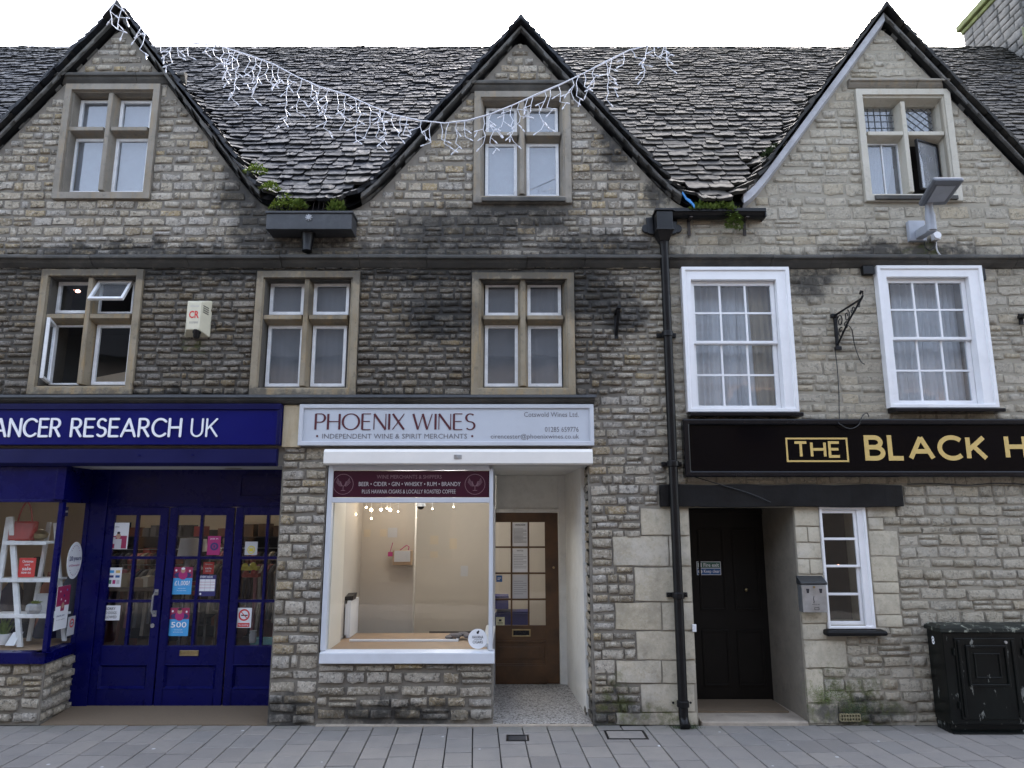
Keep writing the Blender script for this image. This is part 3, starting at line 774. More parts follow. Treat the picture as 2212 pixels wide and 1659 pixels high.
# ---------------------------------------------------------------- stones
stone_vars = []
def stone_variant(seed, ashlar=False):
    r = random.Random(seed); nu, nv = 6, 5; mb = MB()
    us = [-.5, -.472, -.17, .17, .472, .5]; vs = [-.5, -.435, 0., .435, .5]
    if ashlar: us = [-.5, -.485, -.2, .2, .485, .5]; vs = [-.5, -.47, 0, .47, .5]
    grid = []
    for j in range(nv):
        for i in range(nu):
            u, v = us[i], vs[j]; bu = i in (0, nu - 1); bv = j in (0, nv - 1)
            ju = r.uniform(-.035, .035); jv = r.uniform(-.085, .085)
            if ashlar: ju *= .32; jv *= .3
            if bu and bv:
                k = .6 if ashlar else .55
                u *= 1 - (.01 if ashlar else r.uniform(.02, .13)); v *= 1 - (.01 if ashlar else r.uniform(.06, .34))
            elif bu: u *= 1 - (0 if ashlar else r.uniform(0, .03))
            elif bv: v *= 1 - (0 if ashlar else r.uniform(0, .10))
            if bu or bv: y = .5
            elif ashlar: y = -.85 + r.uniform(-.12, .12)
            else: y = -(.72 if (i in (1, 4) or j in (1, 3)) else 1.0) + r.uniform(-.30, .30)
            grid.append((u + ju, y, v + jv))
    for j in range(nv - 1):
        for i in range(nu - 1):
            a = j * nu + i
            q = (a, a + 1, a + nu + 1, a + nu)
            if (i + j + seed) % 2: mb.f += [(q[0], q[1], q[2]), (q[0], q[2], q[3])]
            else: mb.f += [(q[0], q[1], q[3]), (q[1], q[2], q[3])]
            mb.m += [0, 0]
    mb.v = grid
    me = bpy.data.meshes.new('stone'); me.from_pydata(mb.v, [], mb.f)
    bm = bmesh.new(); bm.from_mesh(me)
    bm.normal_update()
    if sum(f.normal.y for f in bm.faces) > 0: bmesh.ops.reverse_faces(bm, faces=bm.faces)
    bm.to_mesh(me); bm.free()
    me.polygons.foreach_set('use_smooth', [True] * len(me.polygons))
    me.materials.append(M['ashlar'] if ashlar else M['stone']); return me
NSV = 20
stone_vars = [stone_variant(k) for k in range(NSV)] + [stone_variant(100 + k, True) for k in range(5)]
stones = {shop.name: [], pub.name: []}
def add_stone(b, x0, x1, z0, z1, depth, r, ashlar=False, y=0.0, frame=None):
    w, h = x1 - x0, z1 - z0
    vi = NSV + r.randrange(5) if ashlar else r.randrange(NSV)
    tilt = 0 if ashlar else r.gauss(0, .012)
    fl = -1 if r.random() < .5 else 1
    mx = Matrix.LocRotScale(Vector(((x0 + x1) / 2, y, (z0 + z1) / 2)), Matrix.Rotation(tilt, 3, 'Y'), Vector((w, depth, h)))
    if frame is not None: mx = frame @ mx
    stones[b.name].append((w * h, mx, vi, r.random(), ashlar))
def course_fill(b, x0, x1, z0, z1, hr, wr, holes=(), top=None, depth=(.012, .03), seed=1, gap=.013, frame=None, big=.06):
    r = random.Random(seed); z = z0
    while z < z1 - .03:
        h = r.uniform(*hr)
        if r.random() < big: h *= 1.5
        if z + h > z1 - hr[0] * .6: h = z1 - z
        a, c = z, z + h
        iv = [(x0, x1)]
        if top is not None:             # keep below the gable line
            n = 140; xs = [x0 + (x1 - x0) * k / n for k in range(n + 1)]; iv = []; st = None
            for xx in xs:
                ok = top(xx) > c - .015
                if ok and st is None: st = xx
                if not ok and st is not None: iv.append((st, xx - (x1 - x0) / n)); st = None
            if st is not None: iv.append((st, x1))
        for hx in holes:
            ov = min(c, hx[3]) - max(a, hx[2])
            if ov <= .3 * h: continue
            nv = []
            for p, q in iv:
                if hx[1] <= p or hx[0] >= q: nv.append((p, q)); continue
                if hx[0] > p: nv.append((p, hx[0]))
                if hx[1] < q: nv.append((hx[1], q))
            iv = nv
        for p, q in iv:
            if q - p < .04: continue
            x = p
            while x < q - .02:
                w = r.uniform(*wr) * (1.25 if r.random() < .18 else 1)
                if r.random() < .16: w *= .55
                if q - x - w < wr[0] * .7: w = q - x
                if w > wr[1] * 1.5: w = w / 2
                jz = r.gauss(0, .006); g2 = gap * r.uniform(.6, 1.5)
                if h > .09 and w > .12 and r.random() < .07:      # two thin stones in one course
                    m = a + h * r.uniform(.4, .6)
                    add_stone(b, x + g2 / 2, x + w - g2 / 2, a + gap * .4, m - gap * .4, r.uniform(*depth), r, frame=frame)
                    add_stone(b, x + g2 / 2, x + w - g2 / 2, m + gap * .4, c - gap * .4, r.uniform(*depth), r, frame=frame)
                else:
                    sh = h * r.choice([0, 0, .05, .10, .18, .26]) * r.random(); up_ = r.random()
                    add_stone(b, x + g2 / 2, x + w - g2 / 2, a + gap / 2 + jz + sh * up_, c - gap / 2 + jz * .5 - sh * (1 - up_), r.uniform(*depth), r, frame=frame)
                x += w
        z = c
Z_S1 = Z(556); Z_S1B = Z(577); Z_S2T = Z(856); Z_S2B = Z(876)
WX = 7.3
hG = [GW[0], GW[1], GW[2]]
HOOD = [(P(135, 170)[0] - .3, P(385, 170)[0] + .15, Z(181), Z(163)), (P(1000, 190)[0], P(1245, 190)[0], Z(199), Z(180)), (P(1830, 182)[0], P(2045, 182)[0], Z(189), Z(176))]
gt = lambda x: wall_top(x) - .0
course_fill(shop, -WX, XB, Z_S1 + .01, 7.5, (.072, .118), (.12, .25), hG + HOOD, gt, (.008, .020), 21, .019)
course_fill(pub, XB, WX, Z_S1 + .01, 7.5, (.075, .122), (.14, .31), hG + HOOD, gt, (.005, .013), 22, .015)
course_fill(shop, -WX, XB - .02, Z_S2T + .01, Z_S1B, (.056, .088), (.10, .21), FW, None, (.014, .036), 23, .020)
course_fill(shop, X_WR + .005, XB - .02, Z_LINT1, Z_S2T + .01, (.065, .11), (.10, .24), [], None, (.010, .026), 24, .018)
course_fill(shop, X_PL + .004, X_PR - .004, .02, Z(966), (.075, .105), (.13, .25), [], None, (.016, .034), 25, .016)
course_fill(pub, XB, WX, Z_LINT1 + .0, Z_S1B, (.078, .125), (.15, .31), SW, None, (.005, .013), 26, .014)
def z2(r): # region measured on the enlarged lower right quarter
    return tuple(v for v in r)
def A3(l, r, t, b): return RECT(1080 + .349 * l, 1080 + .349 * r, 1080 + .349 * t, 1080 + .349 * b)
def A4(l, r, t, b): return RECT(1620 + .349 * l, 1620 + .349 * r, 1080 + .349 * t, 1080 + .349 * b)
QL = [A3(870, 1185, 52, 220), A3(698, 1045, 222, 410), A3(1048, 1195, 222, 412), A3(833, 1203, 416, 630), A3(713, 1000, 634, 806), A3(1003, 1212, 634, 806), A3(845, 1100, 810, 990), A3(1103, 1220, 810, 990),
      A3(720, 1000, 994, 1132), A3(1003, 1226, 994, 1135), A3(873, 1205, 1138, 1312), A3(720, 1238, 1316, 1392)]
QR = [A4(262, 425, 40, 162), A4(266, 354, 166, 260), A4(357, 432, 166, 260), A4(275, 440, 264, 362), A4(288, 367, 366, 458), A4(370, 450, 366, 458), A4(300, 470, 462, 610), A4(308, 476, 614, 762), A4(316, 470, 766, 864), A4(322, 596, 868, 1040),
      A4(330, 455, 1045, 1256), A4(342, 545, 1262, 1384), A4(722, 898, 40, 106), A4(732, 822, 110, 184), A4(738, 918, 190, 346), A4(750, 910, 350, 506), A4(763, 920, 510, 576), A4(770, 926, 580, 708), A4(783, 940, 712, 786)]
rr = random.Random(5)
for q in QL + QR: 
    gp = .0035
    a0 = max(q[0], X_DR + .002) if q in QR else q[0]
    a1 = min(q[1], X_DL - .002) if q in QL else q[1]
    add_stone(pub, a0 + gp / 2, a1 - gp / 2, max(q[2], .004) + gp / 2, q[3] - gp / 2, rr.uniform(.010, .020), rr, True)
PX0 = X_WR + .02
course_fill(pub, PX0, X_DL - .01, .02, Z_LINT1, (.07, .10), (.10, .22), [(q[0] - .004, q[1] + .004, q[2], q[3]) for q in QL] + [(X_DL - .3, X_DL, Z_LINT0, Z_LINT1), (X(1425, 1070), WX, Z_LINT0, Z_LINT1)], None, (.012, .03), 27, .013)
course_fill(pub, X_DR + .004, WX, .02, Z_LINT1, (.078, .125), (.13, .29), [(q[0] - .004, q[1] + .004, q[2], q[3]) for q in QR] + [NW, (X_DL, X(1950, 1070), Z_LINT0, Z_LINT1)], None, (.006, .026), 28, .013)
# low walls under the two shop windows
course_fill(shop, X_PR + .0, X(1065, 1500), .05, Z_SILL0 - .005, (.085, .125), (.16, .31), [], None, (.022, .045), 29, .024, big=.0)
course_fill(shop, -WX, X_BAY, .02, Z_SILL0 - .005, (.085, .125), (.15, .28), [], None, (.022, .045), 30, .022)
YD = .55                                            # plane of the charity shop doors
BC = (X(158, 1450, YD), YD)
sv = Vector((BC[0] - X_BAY, BC[1], 0)); sl_ = sv.length; ang = math.atan2(sv.y, sv.x)
SPL = Matrix.Translation((X_BAY, 0, 0)) @ Matrix.Rotation(ang, 4, 'Z')
course_fill(shop, .01, sl_ - .02, .02, Z_SILL0 - .005, (.085, .125), (.13, .25), [], None, (.02, .04), 31, .022, frame=SPL)
# left return of the pier by the pub door side: stones on the wine passage corner
PASS = Matrix.Translation((X_WR, .30, 0)) @ Matrix.Rotation(rad(-90), 4, 'Z')
course_fill(shop, .0, .29, .02, Z_HEAD - .02, (.07, .10), (.12, .25), [], None, (.008, .02), 32, .013, frame=PASS)

for b in (shop, pub):
    L = sorted(stones[b.name], key=lambda q: (not q[4], -q[0])); wl_ = wall_of[b.name]
    def vis(q):
        c = q[1].translation; return abs(c.x) < 5.15 + .13 * (c.z - 1.5)
    L = sorted(L, key=lambda q: not vis(q))
    for ar, mx, vi, rn, ash in L[:295]:
        o = bpy.data.objects.new('stone', stone_vars[vi]); COL.objects.link(o); o.parent = wl_
        o.matrix_parent_inverse = PW[wl_.name].inverted(); o.matrix_basis = mx
    joined('small_stones', [(q[1], q[2], q[3]) for q in L[295:]], stone_vars, M['stone_joined'], wl_, True)

# mortar bodies of the low walls, pier sides and lintel plates
mb = MB(); mb.box(X_PR, X(1065, 1500), .0, .25, 0, Z_SILL0 - .004); mk('riser_wall', mb, M['mortar'], shop)
mb = MB(); mb.hexa([(-8.4, 0, 0), (X_BAY, 0, 0), (BC[0], BC[1], 0), (-8.4, BC[1], 0)], [(-8.4, 0, Z_SILL0 - .004), (X_BAY, 0, Z_SILL0 - .004), (BC[0], BC[1], Z_SILL0 - .004), (-8.4, BC[1], Z_SILL0 - .004)]); mk('riser_wall', mb, M['mortar'], shop)

# ================================================================ WINDOWS
def casement(parent, r, y, mat, w=.034, d=.035, glass=None, lead=None):
    mb = MB(); i = mb.frame(r, w, y - d / 2, y + d / 2); mk('casement_frame', mb, mat, parent, bevel=.003)
    p = MB(); p.face([(i[0] - .004, y, i[2] - .004), (i[1] + .004, y, i[2] - .004), (i[1] + .004, y, i[3] + .004), (i[0] - .004, y, i[3] + .004)])
    mk('pane', p, glass or M['glass_up'], parent)
    return i
def mullion_window(b, r, lights, stone, curtain, band=.072, yg=.13, skip=(), sill_dark=False, hood=None, wmat=None, glass=None):
    wmat = wmat or M['white_worn']
    # lights: [UL, UR, LL, LR] rectangles at the glass plane
    xa = min(l[0] for l in lights) - .012; xb = max(l[1] for l in lights) + .012; za = min(l[2] for l in lights) - .012; zb = max(l[3] for l in lights) + .012
    xm = (max(lights[0][1], lights[2][1]) + min(lights[1][0], lights[3][0])) / 2
    mw = min(lights[1][0], lights[3][0]) - max(lights[0][1], lights[2][1]) + .02
    zm = (lights[0][2] + lights[2][3]) / 2; th = abs(lights[0][2] - lights[2][3]) + .02
    mb = MB(); yo = -.042
    o = (r[0], r[1], r[2], r[3]); i1 = (r[0] + band, r[1] - band, r[2] + .075, r[3] - band)
    i2 = (xa, xb, za, zb)
    mb.ring(o, .03, o, yo); mb.ring(o, yo, i1, yo); mb.ring(i1, yo, i1, yo + .022)
    i15 = tuple(a + (c - a) * .38 for a, c in zip(i1, i2))
    mb.ring(i1, yo + .022, i15, yo + .03); mb.ring(i15, yo + .03, tuple(a + (c - a) * .88 for a, c in zip(i1, i2)), yg - .045)
    mb.ring(tuple(a + (c - a) * .88 for a, c in zip(i1, i2)), yg - .045, i2, yg - .03); mb.ring(i2, yg - .03, i2, yg + .08)
    w = mk('window', mb, stone, b, bevel=.004)
    m = MB(); f = .024
    m.hexa([(xm - mw / 2, yg + .03, za), (xm - f, yo + .034, za), (xm + f, yo + .034, za), (xm + mw / 2, yg + .03, za)], [(xm - mw / 2, yg + .03, zb), (xm - f, yo + .034, zb), (xm + f, yo + .034, zb), (xm + mw / 2, yg + .03, zb)])
    mk('mullion', m, stone, w, bevel=.005)
    m = MB(); g = .022
    for x0, x1 in ((xa, xm - mw / 2 + .012), (xm + mw / 2 - .012, xb)):
        m.hexa([(x0, yg + .03, zm - th / 2), (x0, yo + .037, zm - g), (x0, yo + .037, zm + g), (x0, yg + .03, zm + th / 2)], [(x1, yg + .03, zm - th / 2), (x1, yo + .037, zm - g), (x1, yo + .037, zm + g), (x1, yg + .03, zm + th / 2)])
    m.hexa([(xm - mw / 2 + .01, yg + .025, zm - th / 2 + .004), (xm - f, yo + .0355, zm - g), (xm - f, yo + .0355, zm + g), (xm - mw / 2 + .01, yg + .025, zm + th / 2 - .004)], [(xm + mw / 2 - .01, yg + .025, zm - th / 2 + .004), (xm + f, yo + .0355, zm - g), (xm + f, yo + .0355, zm + g), (xm + mw / 2 - .01, yg + .025, zm + th / 2 - .004)])
    mk('transom', m, stone, w, bevel=.005)
    if sill_dark:
        s = MB(); s.prism_x([(yo - .03, r[2] + .005), (yo - .03, r[2] + .05), (.02, r[2] + .085), (.02, r[2] + .005)], r[0] + .09, r[1] - .07); mk('sill', s, M['dressed_dark'], w, bevel=.006)
    for k, l in enumerate(lights):
        if k in skip: continue
        casement(w, l, yg, wmat, glass=glass)
    if curtain:
        for k, l in enumerate(lights):
            if k in skip or curtain[k] is None: continue
            mt, fold, dy = curtain[k]
            hang(w, l[0] - .03, l[1] + .03, l[2] - .03, l[3] + .03, yg + dy, mt, fold, seed=k)
    return w
def hang(parent, x0, x1, z0, z1, y, mat, fold=.02, seed=0, gather=None, n=36, period=.07):
    r = random.Random(seed); mb = MB(); ph = r.uniform(0, 6); rows = 7
    for j in range(rows + 1):
        tz = j / rows
        for i in range(n + 1):
            u = i / n; x = x0 + (x1 - x0) * u
            if gather: 
                k = gather[0] * (1 - tz) ** 1.4; x = x + (gather[1] - x) * k
            mb.v.append((x, y + fold * math.sin(ph + u * (x1 - x0) / period * 6.28 + .9 * math.sin(u * 9 + seed)) * (.6 + .4 * math.sin(u * 17 + seed)), z0 + (z1 - z0) * tz))
    for j in range(rows):
        for i in range(n):
            a = j * (n + 1) + i; mb.f.append((a, a + 1, a + n + 2, a + n + 1)); mb.m.append(0)
    return mk('curtain', mb, mat, parent, smooth=True)
YG = .13
def LQ(*q): return [RECT(*a, Y=YG) for a in q]
nd, nn = M['net_dark'], M['net']
w1 = mullion_window(shop, GW[0], LQ((173, 240, 218, 282), (260, 331, 219, 282), (156, 229, 301, 420), (247, 321, 301, 420)), M['dressed'], [(nn, .0, .07)] * 4)
w2 = mullion_window(shop, GW[1], LQ((1050, 1117, 235, 293), (1137, 1205, 235, 293), (1048, 1117, 312, 428), (1137, 1207, 312, 428)), M['dressed'], [(nn, .0, .07)] * 4, sill_dark=True)
wA = mullion_window(shop, FW[0], LQ((125, 198, 610, 678), (215, 290, 610, 678), (114, 188, 703, 832), (205, 284, 702, 832)), M['dressed_gold'], None, skip=(1, 2), glass=M['glass'])
wB = mullion_window(shop, FW[1], LQ((584, 658, 613, 681), (678, 755, 613, 681), (577, 654, 704, 836), (674, 748, 704, 836)), M['dressed_gold'], [(nd, .0015, .09)] * 4)
wC = mullion_window(shop, FW[2], LQ((1048, 1119, 614, 683), (1139, 1212, 614, 683), (1047, 1119, 703, 836), (1140, 1213, 704, 836)), M['dressed_gold'], [(nd, .001, .09), (nd, .010, .09), (nd, .0, .16), (nd, .001, .09)])
# third gable: leaded lights above, a clear fixed light and an open iron casement below
L3 = LQ((1862, 1930, 236, 291), (1944, 2013, 236, 291), (1871, 1944, 312, 424), (1958, 2030, 312, 424))
w3 = mullion_window(pub, GW[2], L3, M['dressed_pale'], None, skip=(0, 1, 2, 3), sill_dark=True)
def leaded(parent, l, diamond):
    mb = MB(); y = YG
    p = MB(); p.face([(l[0], y, l[2]), (l[1], y, l[2]), (l[1], y, l[3]), (l[0], y, l[3])]); mk('pane', p, M['glass_up'], parent)
    W, H = l[1] - l[0], l[3] - l[2]
    def seg(a, b): mb.tube([(l[0] + a[0] * W, y - .004, l[2] + a[1] * H), (l[0] + b[0] * W, y - .004, l[2] + b[1] * H)], .004, 5)
    if not diamond:
        for k in range(1, 5): seg((k / 5, 0), (k / 5, 1))
        for k in range(1, 4): seg((0, k / 4), (1, k / 4))
    else:
        n = 3.4
        for s in (1, -1):
            for k in range(-4, 9):
                c = k / n * .95
                # line u*s + v*.95 = c, clipped to the unit square
                pts = []
                for u in (0, 1):
                    v = c - s * u if s > 0 else c + u - 1
                    if 0 <= v <= 1: pts.append((u, v))
                for v in (0, 1):
                    u = (c - v) if s > 0 else v - c + 1
                    if 0 < u < 1: pts.append((u, v))
                if len(pts) >= 2 and math.dist(pts[0], pts[1]) > .03: seg(pts[0], pts[1])
    mk('leading', mb, M['lead'], parent)
    hang(parent, l[0], l[1], l[2], l[3], y + .06, M['net_dark'], .004)
leaded(w3, L3[0], False); leaded(w3, L3[1], True)
l = L3[2]; mb = MB(); i = mb.frame(l, .014, YG - .015, YG + .015); mb.box((l[0] + l[1]) / 2 - .006, (l[0] + l[1]) / 2 + .006, YG - .014, YG + .014, l[2] + .014, l[3] - .014); mk('casement_frame', mb, M['white_worn'], w3)
p = MB(); p.face([(l[0], YG, l[2]), (l[1], YG, l[2]), (l[1], YG, l[3]), (l[0], YG, l[3])]); mk('pane', p, M['glass_up'], w3)
hang(w3, l[0], l[1], l[2], l[3], YG + .10, M['net'], .01, gather=(.35, l[0]))
l = L3[3]; mb = MB()
hx, hz0, hz1 = l[1] - .01, l[2] + .02, l[3] - .02; wd = l[1] - l[0] - .03
def swung(name, hx, y0, z0, z1, w, a, sgn, mat, parent, glass, fw=.026, glazed=True):
    """a casement leaf hinged on the vertical at hx, swung outwards by angle a; sgn -1: leaf runs to the left of the hinge when shut"""
    dx, dy = sgn * math.cos(a) * w, -math.sin(a) * w
    n = Vector((dx, dy, 0)).normalized(); q = Vector((-n.y, n.x, 0)) * .015
    def pt(u, z): return Vector((hx + dx * u, y0 + dy * u, z))
    m = MB()
    for u0, u1, za, zb in ((0, fw / w, z0, z1), (1 - fw / w, 1, z0, z1), (fw / w, 1 - fw / w, z0, z0 + fw), (fw / w, 1 - fw / w, z1 - fw, z1)):
        m.hexa([pt(u0, za) - q, pt(u1, za) - q, pt(u1, za) + q, pt(u0, za) + q], [pt(u0, zb) - q, pt(u1, zb) - q, pt(u1, zb) + q, pt(u0, zb) + q])
    mk(name, m, mat, parent)
    g_ = MB(); g_.face([pt(fw / w, z0 + fw), pt(1 - fw / w, z0 + fw), pt(1 - fw / w, z1 - fw), pt(fw / w, z1 - fw)]); mk('pane', g_, glass, parent)
swung('open_casement', hx, YG - .01, hz0, hz1, wd, rad(24), -1, M['iron'], w3, glass_material('dusty_casement_glass', (.75, .8, .85), .12, dust=.45), .014)
# open lights of the first window of the charity shop
lA = LQ((125, 198, 610, 678), (215, 290, 610, 678), (114, 188, 703, 832), (205, 284, 702, 832))
for k in (1, 2):
    mb = MB(); mb.frame(lA[k], .02, YG - .015, YG + .02); mk('casement_frame', mb, M['white_worn'], wA, bevel=.003)
l = lA[1]; a = rad(33); hh = (l[3] - l[2]) * .86; m = MB(); p_ = MB(); fw = .028
def tp(u, s, q=0.): # u across, s down the sash from its top hinge
    return (l[0] + .004 + (l[1] - l[0] - .008) * u, YG - .03 - math.sin(a) * s * hh - math.cos(a) * q, l[3] - .01 - math.cos(a) * s * hh + math.sin(a) * q)
fu = fw / (l[1] - l[0]); fs = fw / hh
for u0, u1, s0, s1 in ((0, fu, 0, 1), (1 - fu, 1, 0, 1), (fu, 1 - fu, 0, fs), (fu, 1 - fu, 1 - fs, 1)):
    m.hexa([tp(u0, s0), tp(u1, s0), tp(u1, s1), tp(u0, s1)], [tp(u0, s0, .03), tp(u1, s0, .03), tp(u1, s1, .03), tp(u0, s1, .03)])
mk('open_toplight', m, M['white_worn'], wA)
p_.face([tp(fu, fs, .015), tp(1 - fu, fs, .015), tp(1 - fu, 1 - fs, .015), tp(fu, 1 - fs, .015)]); mk('pane', p_, M['glass_up'], wA)
l = lA[2]; swung('open_casement', l[0] + .012, YG - .03, l[2] + .01, l[3] - .01, l[1] - l[0] - .02, rad(68), 1, M['white_worn'], wA, M['glass_up'])
# things inside the first window: a red lamp pair, a light box edge
ld = empty('spot_lamp', (X(163, 628, .7), .7, Z(628, .7)), 'glowing pair of pinkish bulbs behind the upper left light of the leftmost first floor window', 'lamp')
for px in (158, 168):
    x, z = P(px, 623 if px == 158 else 629, .7); mb = MB(); mb.ball((x, .7, z), .022, 8, 5, (1.3, 1, .8)); mk('bulb', mb, emis('pink_bulb', (1., .5, .38), 2.5), ld)
mb = MB(); x, z = P(163, 612, .8); mb.box(x - .12, x + .12, .66, .74, z + .02, z + .06); mb.tube([(x - .04, .7, z + .02), (x - .05, .7, z - .05)], .006); mb.tube([(x + .02, .7, z + .02), (x + .03, .7, z - .05)], .006); mk('lamp_bar', mb, M['iron'], ld)
cb = MB(); x0, z0 = P(212, 832, .45); x1, z1 = P(285, 800, .45)
cb.hexa([(x0 - .1, .42, z0 - .2), (x1 + .3, .42, z0 - .2), (x1 + .3, .8, z0 - .2), (x0 - .1, .8, z0 - .2)], [(x0 - .1, .42, z1 - .1), (x1 + .3, .42, z1 + .05), (x1 + .3, .8, z1 + .05), (x0 - .1, .8, z1 - .1)])
o = mk('storage_box', cb, paint('buff_cardboard', (.42, .34, .25), .8), label='buff cardboard box behind the lower right light of the leftmost first floor window', cat='box', bevel=.006)

def sash_window(b, r, gl, seed, tan_right):
    """white box sash: architrave, two sashes of six panes, sill"""
    mb = MB(); y0 = -.085
    op = (gl[0] - .045, gl[1] + .045, gl[2] - .05, gl[3] + .045)
    mb.ring(r, .03, r, y0); mb.ring(r, y0, inner(r, .035), y0); mb.ring(inner(r, .035), y0, inner(r, .042), y0 + .018)
    mb.ring(inner(r, .042), y0 + .018, op, y0 + .018); mb.ring(op, y0 + .018, op, .09)
    w = mk('sash_window', mb, M['white'], b, bevel=.003)
    zmid = (gl[2] + gl[3]) / 2 + .012
    for half, (za, zb, yy) in enumerate(((zmid, op[3] - .004, -.005), (op[2] + .004, zmid + .022, .032))):
        m = MB(); rc = (op[0] + .003, op[1] - .003, za, zb); ii = m.frame(rc, (.042, .042, .03 if half == 0 else .055, .042 if half == 0 else .026), yy, yy + .034); mk('sash', m, M['white'], w, bevel=.003)
        bm_ = MB(); cols = 3
        pw = (ii[1] - ii[0]) / 3; zc = (ii[2] + ii[3]) / 2; t = .0095
        for k in (1, 2): bm_.box(ii[0] + pw * k - t, ii[0] + pw * k + t, yy + .005, yy + .03, ii[2], ii[3])
        for k in range(3):
            bm_.box(ii[0] + pw * k + (t if k else 0), ii[0] + pw * (k + 1) - (t if k < 2 else 0), yy + .006, yy + .029, zc - t, zc + t)
        mk('glazing_bars', bm_, M['white'], w)
        rr_ = random.Random(seed * 10 + half)
        for k in range(3):
            for (c, d) in ((ii[2], zc - t), (zc + t, ii[3])):
                p = MB(); j = [rr_.uniform(-.002, .002) for _ in range(4)]
                xa, xb = ii[0] + pw * k + (t if k else 0), ii[0] + pw * (k + 1) - (t if k < 2 else 0)
                p.face([(xa, yy + .017 + j[0], c), (xb, yy + .017 + j[1], c), (xb, yy + .017 + j[2], d), (xa, yy + .017 + j[3], d)]); mk('pane', p, M['glass_up'], w)
    s = MB(); s.prism_x([(-.15, r[2] - .05), (-.15, r[2] - .015), (.02, r[2] - .002), (.02, r[2] - .055)], r[0] + .01, r[1] + .015); mk('sill', s, M['black'], w, bevel=.006)
    W = gl[1] - gl[0]
    hang(w, gl[0] - .05, gl[0] + W * .62, gl[2] - .05, gl[3] + .05, .20, M['curtain'], .022, seed, (.10, gl[0] - .05), 60, .06)
    hang(w, gl[0] + W * .45, gl[1] + .05, gl[2] - .05, gl[3] + .05, .215, M['curtain'], .022, seed + 3, (.08, gl[1] + .05), 60, .06)
    if tan_right: hang(w, gl[1] - W * .22, gl[1] + .08, gl[2] - .05, gl[3] + .05, .19, M['curtain_tan'], .014, seed + 5, (.12, gl[1] + .08))
    else: hang(w, gl[0] - .08, gl[0] + W * .16, gl[2] - .05, gl[3] + .05, .19, M['curtain_tan'], .014, seed + 6, (.3, gl[0] - .08))
    return w
sash_window(pub, SW[0], RECT(1505, 1672, 617, 877), 1, True); sash_window(pub, SW[1], RECT(1931, 2091, 611, 866), 4, False)

# rooms behind the upper windows: floors, back wall, ceiling void
mb = MB(); mb.box(-8.5, XB - .1, .40, 3.6, 2.86, 3.0); mb.box(-8.5, XB - .1, 3.5, 3.6, 3.0, 7.5); mb.box(-8.5, XB - .1, .4, 3.5, 4.72, 4.8); mk('upper_room', mb, M['dark_int'], shop)
mb = MB(); mb.box(XB + .1, 8.5, .40, 3.6, 2.6, 2.7); mb.box(XB + .1, 8.5, 3.5, 3.6, 0, 7.5); mb.box(XB + .1, 8.5, .4, 3.5, 4.72, 4.8); mb.box(XB - .05, XB + .05, .4, 3.6, 0, 5); mk('upper_room', mb, M['dark_int'], pub)

# ---------------------------------------------------------------- string courses and gable hoods
def moulding(name, b, x0, x1, zt, zb, proj, mat, seed=0):
    mb = MB(); h = zt - zb; r = random.Random(seed)
    prof = [(.01, zt + .015), (-proj * .8, zt), (-proj, zt - h * .14), (-proj, zt - h * .34), (-proj * .72, zt - h * .42), (-proj * .55, zt - h * .62), (-proj * .2, zt - h * .9), (.01, zb)]
    x = x0
    while x < x1 - .01:
        w = min(r.uniform(.6, 1.1), x1 - x)
        if x1 - x - w < .25: w = x1 - x
        d = r.uniform(-.004, .004)
        mb.prism_x([(y + (d if y < 0 else 0), z + d) for y, z in prof], x, x + w - .003); x += w
    return mk(name, mb, mat, b, bevel=.005)
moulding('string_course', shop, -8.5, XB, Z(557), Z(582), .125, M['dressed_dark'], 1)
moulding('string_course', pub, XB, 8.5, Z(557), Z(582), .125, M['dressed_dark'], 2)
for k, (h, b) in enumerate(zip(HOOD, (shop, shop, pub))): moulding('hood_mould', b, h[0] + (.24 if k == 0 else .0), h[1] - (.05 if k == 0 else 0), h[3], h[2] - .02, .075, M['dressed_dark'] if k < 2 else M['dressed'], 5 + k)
# cornice above the shop signs, with its lead flashing
XC1 = X(1284, 860)
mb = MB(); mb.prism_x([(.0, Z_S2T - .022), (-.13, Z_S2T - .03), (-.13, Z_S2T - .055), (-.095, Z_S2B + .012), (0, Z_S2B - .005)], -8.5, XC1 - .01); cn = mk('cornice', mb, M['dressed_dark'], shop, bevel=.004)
mb = MB(); mb.prism_x([(.0, Z_S2T + .02), (-.145, Z_S2T - .012), (-.15, Z_S2T - .036), (-.144, Z_S2T - .036), (-.138, Z_S2T - .022), (0, Z_S2T - .012)], -8.5, XC1 + .004); mk('lead_flashing', mb, M['lead'], cn)

# ================================================================ CHARITY SHOP FRONT
XL = -8.4
zc0, zc1 = Z(963), Z(877)
# fascia sign
cs = empty('shop_sign', ((XL + X(613, 920)) / 2, -.10, zc0), 'deep blue fascia board with white capitals over the charity shop', 'sign')
mb = MB(); mb.box(XL, X(613, 920), -.11, -.003, zc0, zc1); mk('board', mb, M['blue_sign'], cs, bevel=.004)
mb = MB(); i = (XL, X(613, 920), zc0, zc1); mb.box(XL, i[1] + .004, -.13, -.1105, zc1 - .055, zc1 + .004); mb.box(i[1] - .03, i[1] + .005, -.125, -.1105, zc0, zc1 - .056); mk('trim', mb, M['blue_dark'], cs, bevel=.004)
ly = -.1115; zl0, zl1 = Z(942.5, -.11), Z(905.5, -.11)
xl = lambda p, y=924: X(p, y, -.11)
sign_text(cs, 'CANCER', xl(-46), xl(131), zl0, zl1, ly, M['letter_white'], .022, roundend=True, gap=.24, depth=.012)
sign_text(cs, 'RESEARCH', xl(156), xl(391), zl0, zl1, ly, M['letter_white'], .022, roundend=True, gap=.24, depth=.012)
sign_text(cs, 'UK', xl(415), xl(470), zl0, zl1, ly, M['letter_white'], .017, roundend=True, gap=.26, depth=.012)
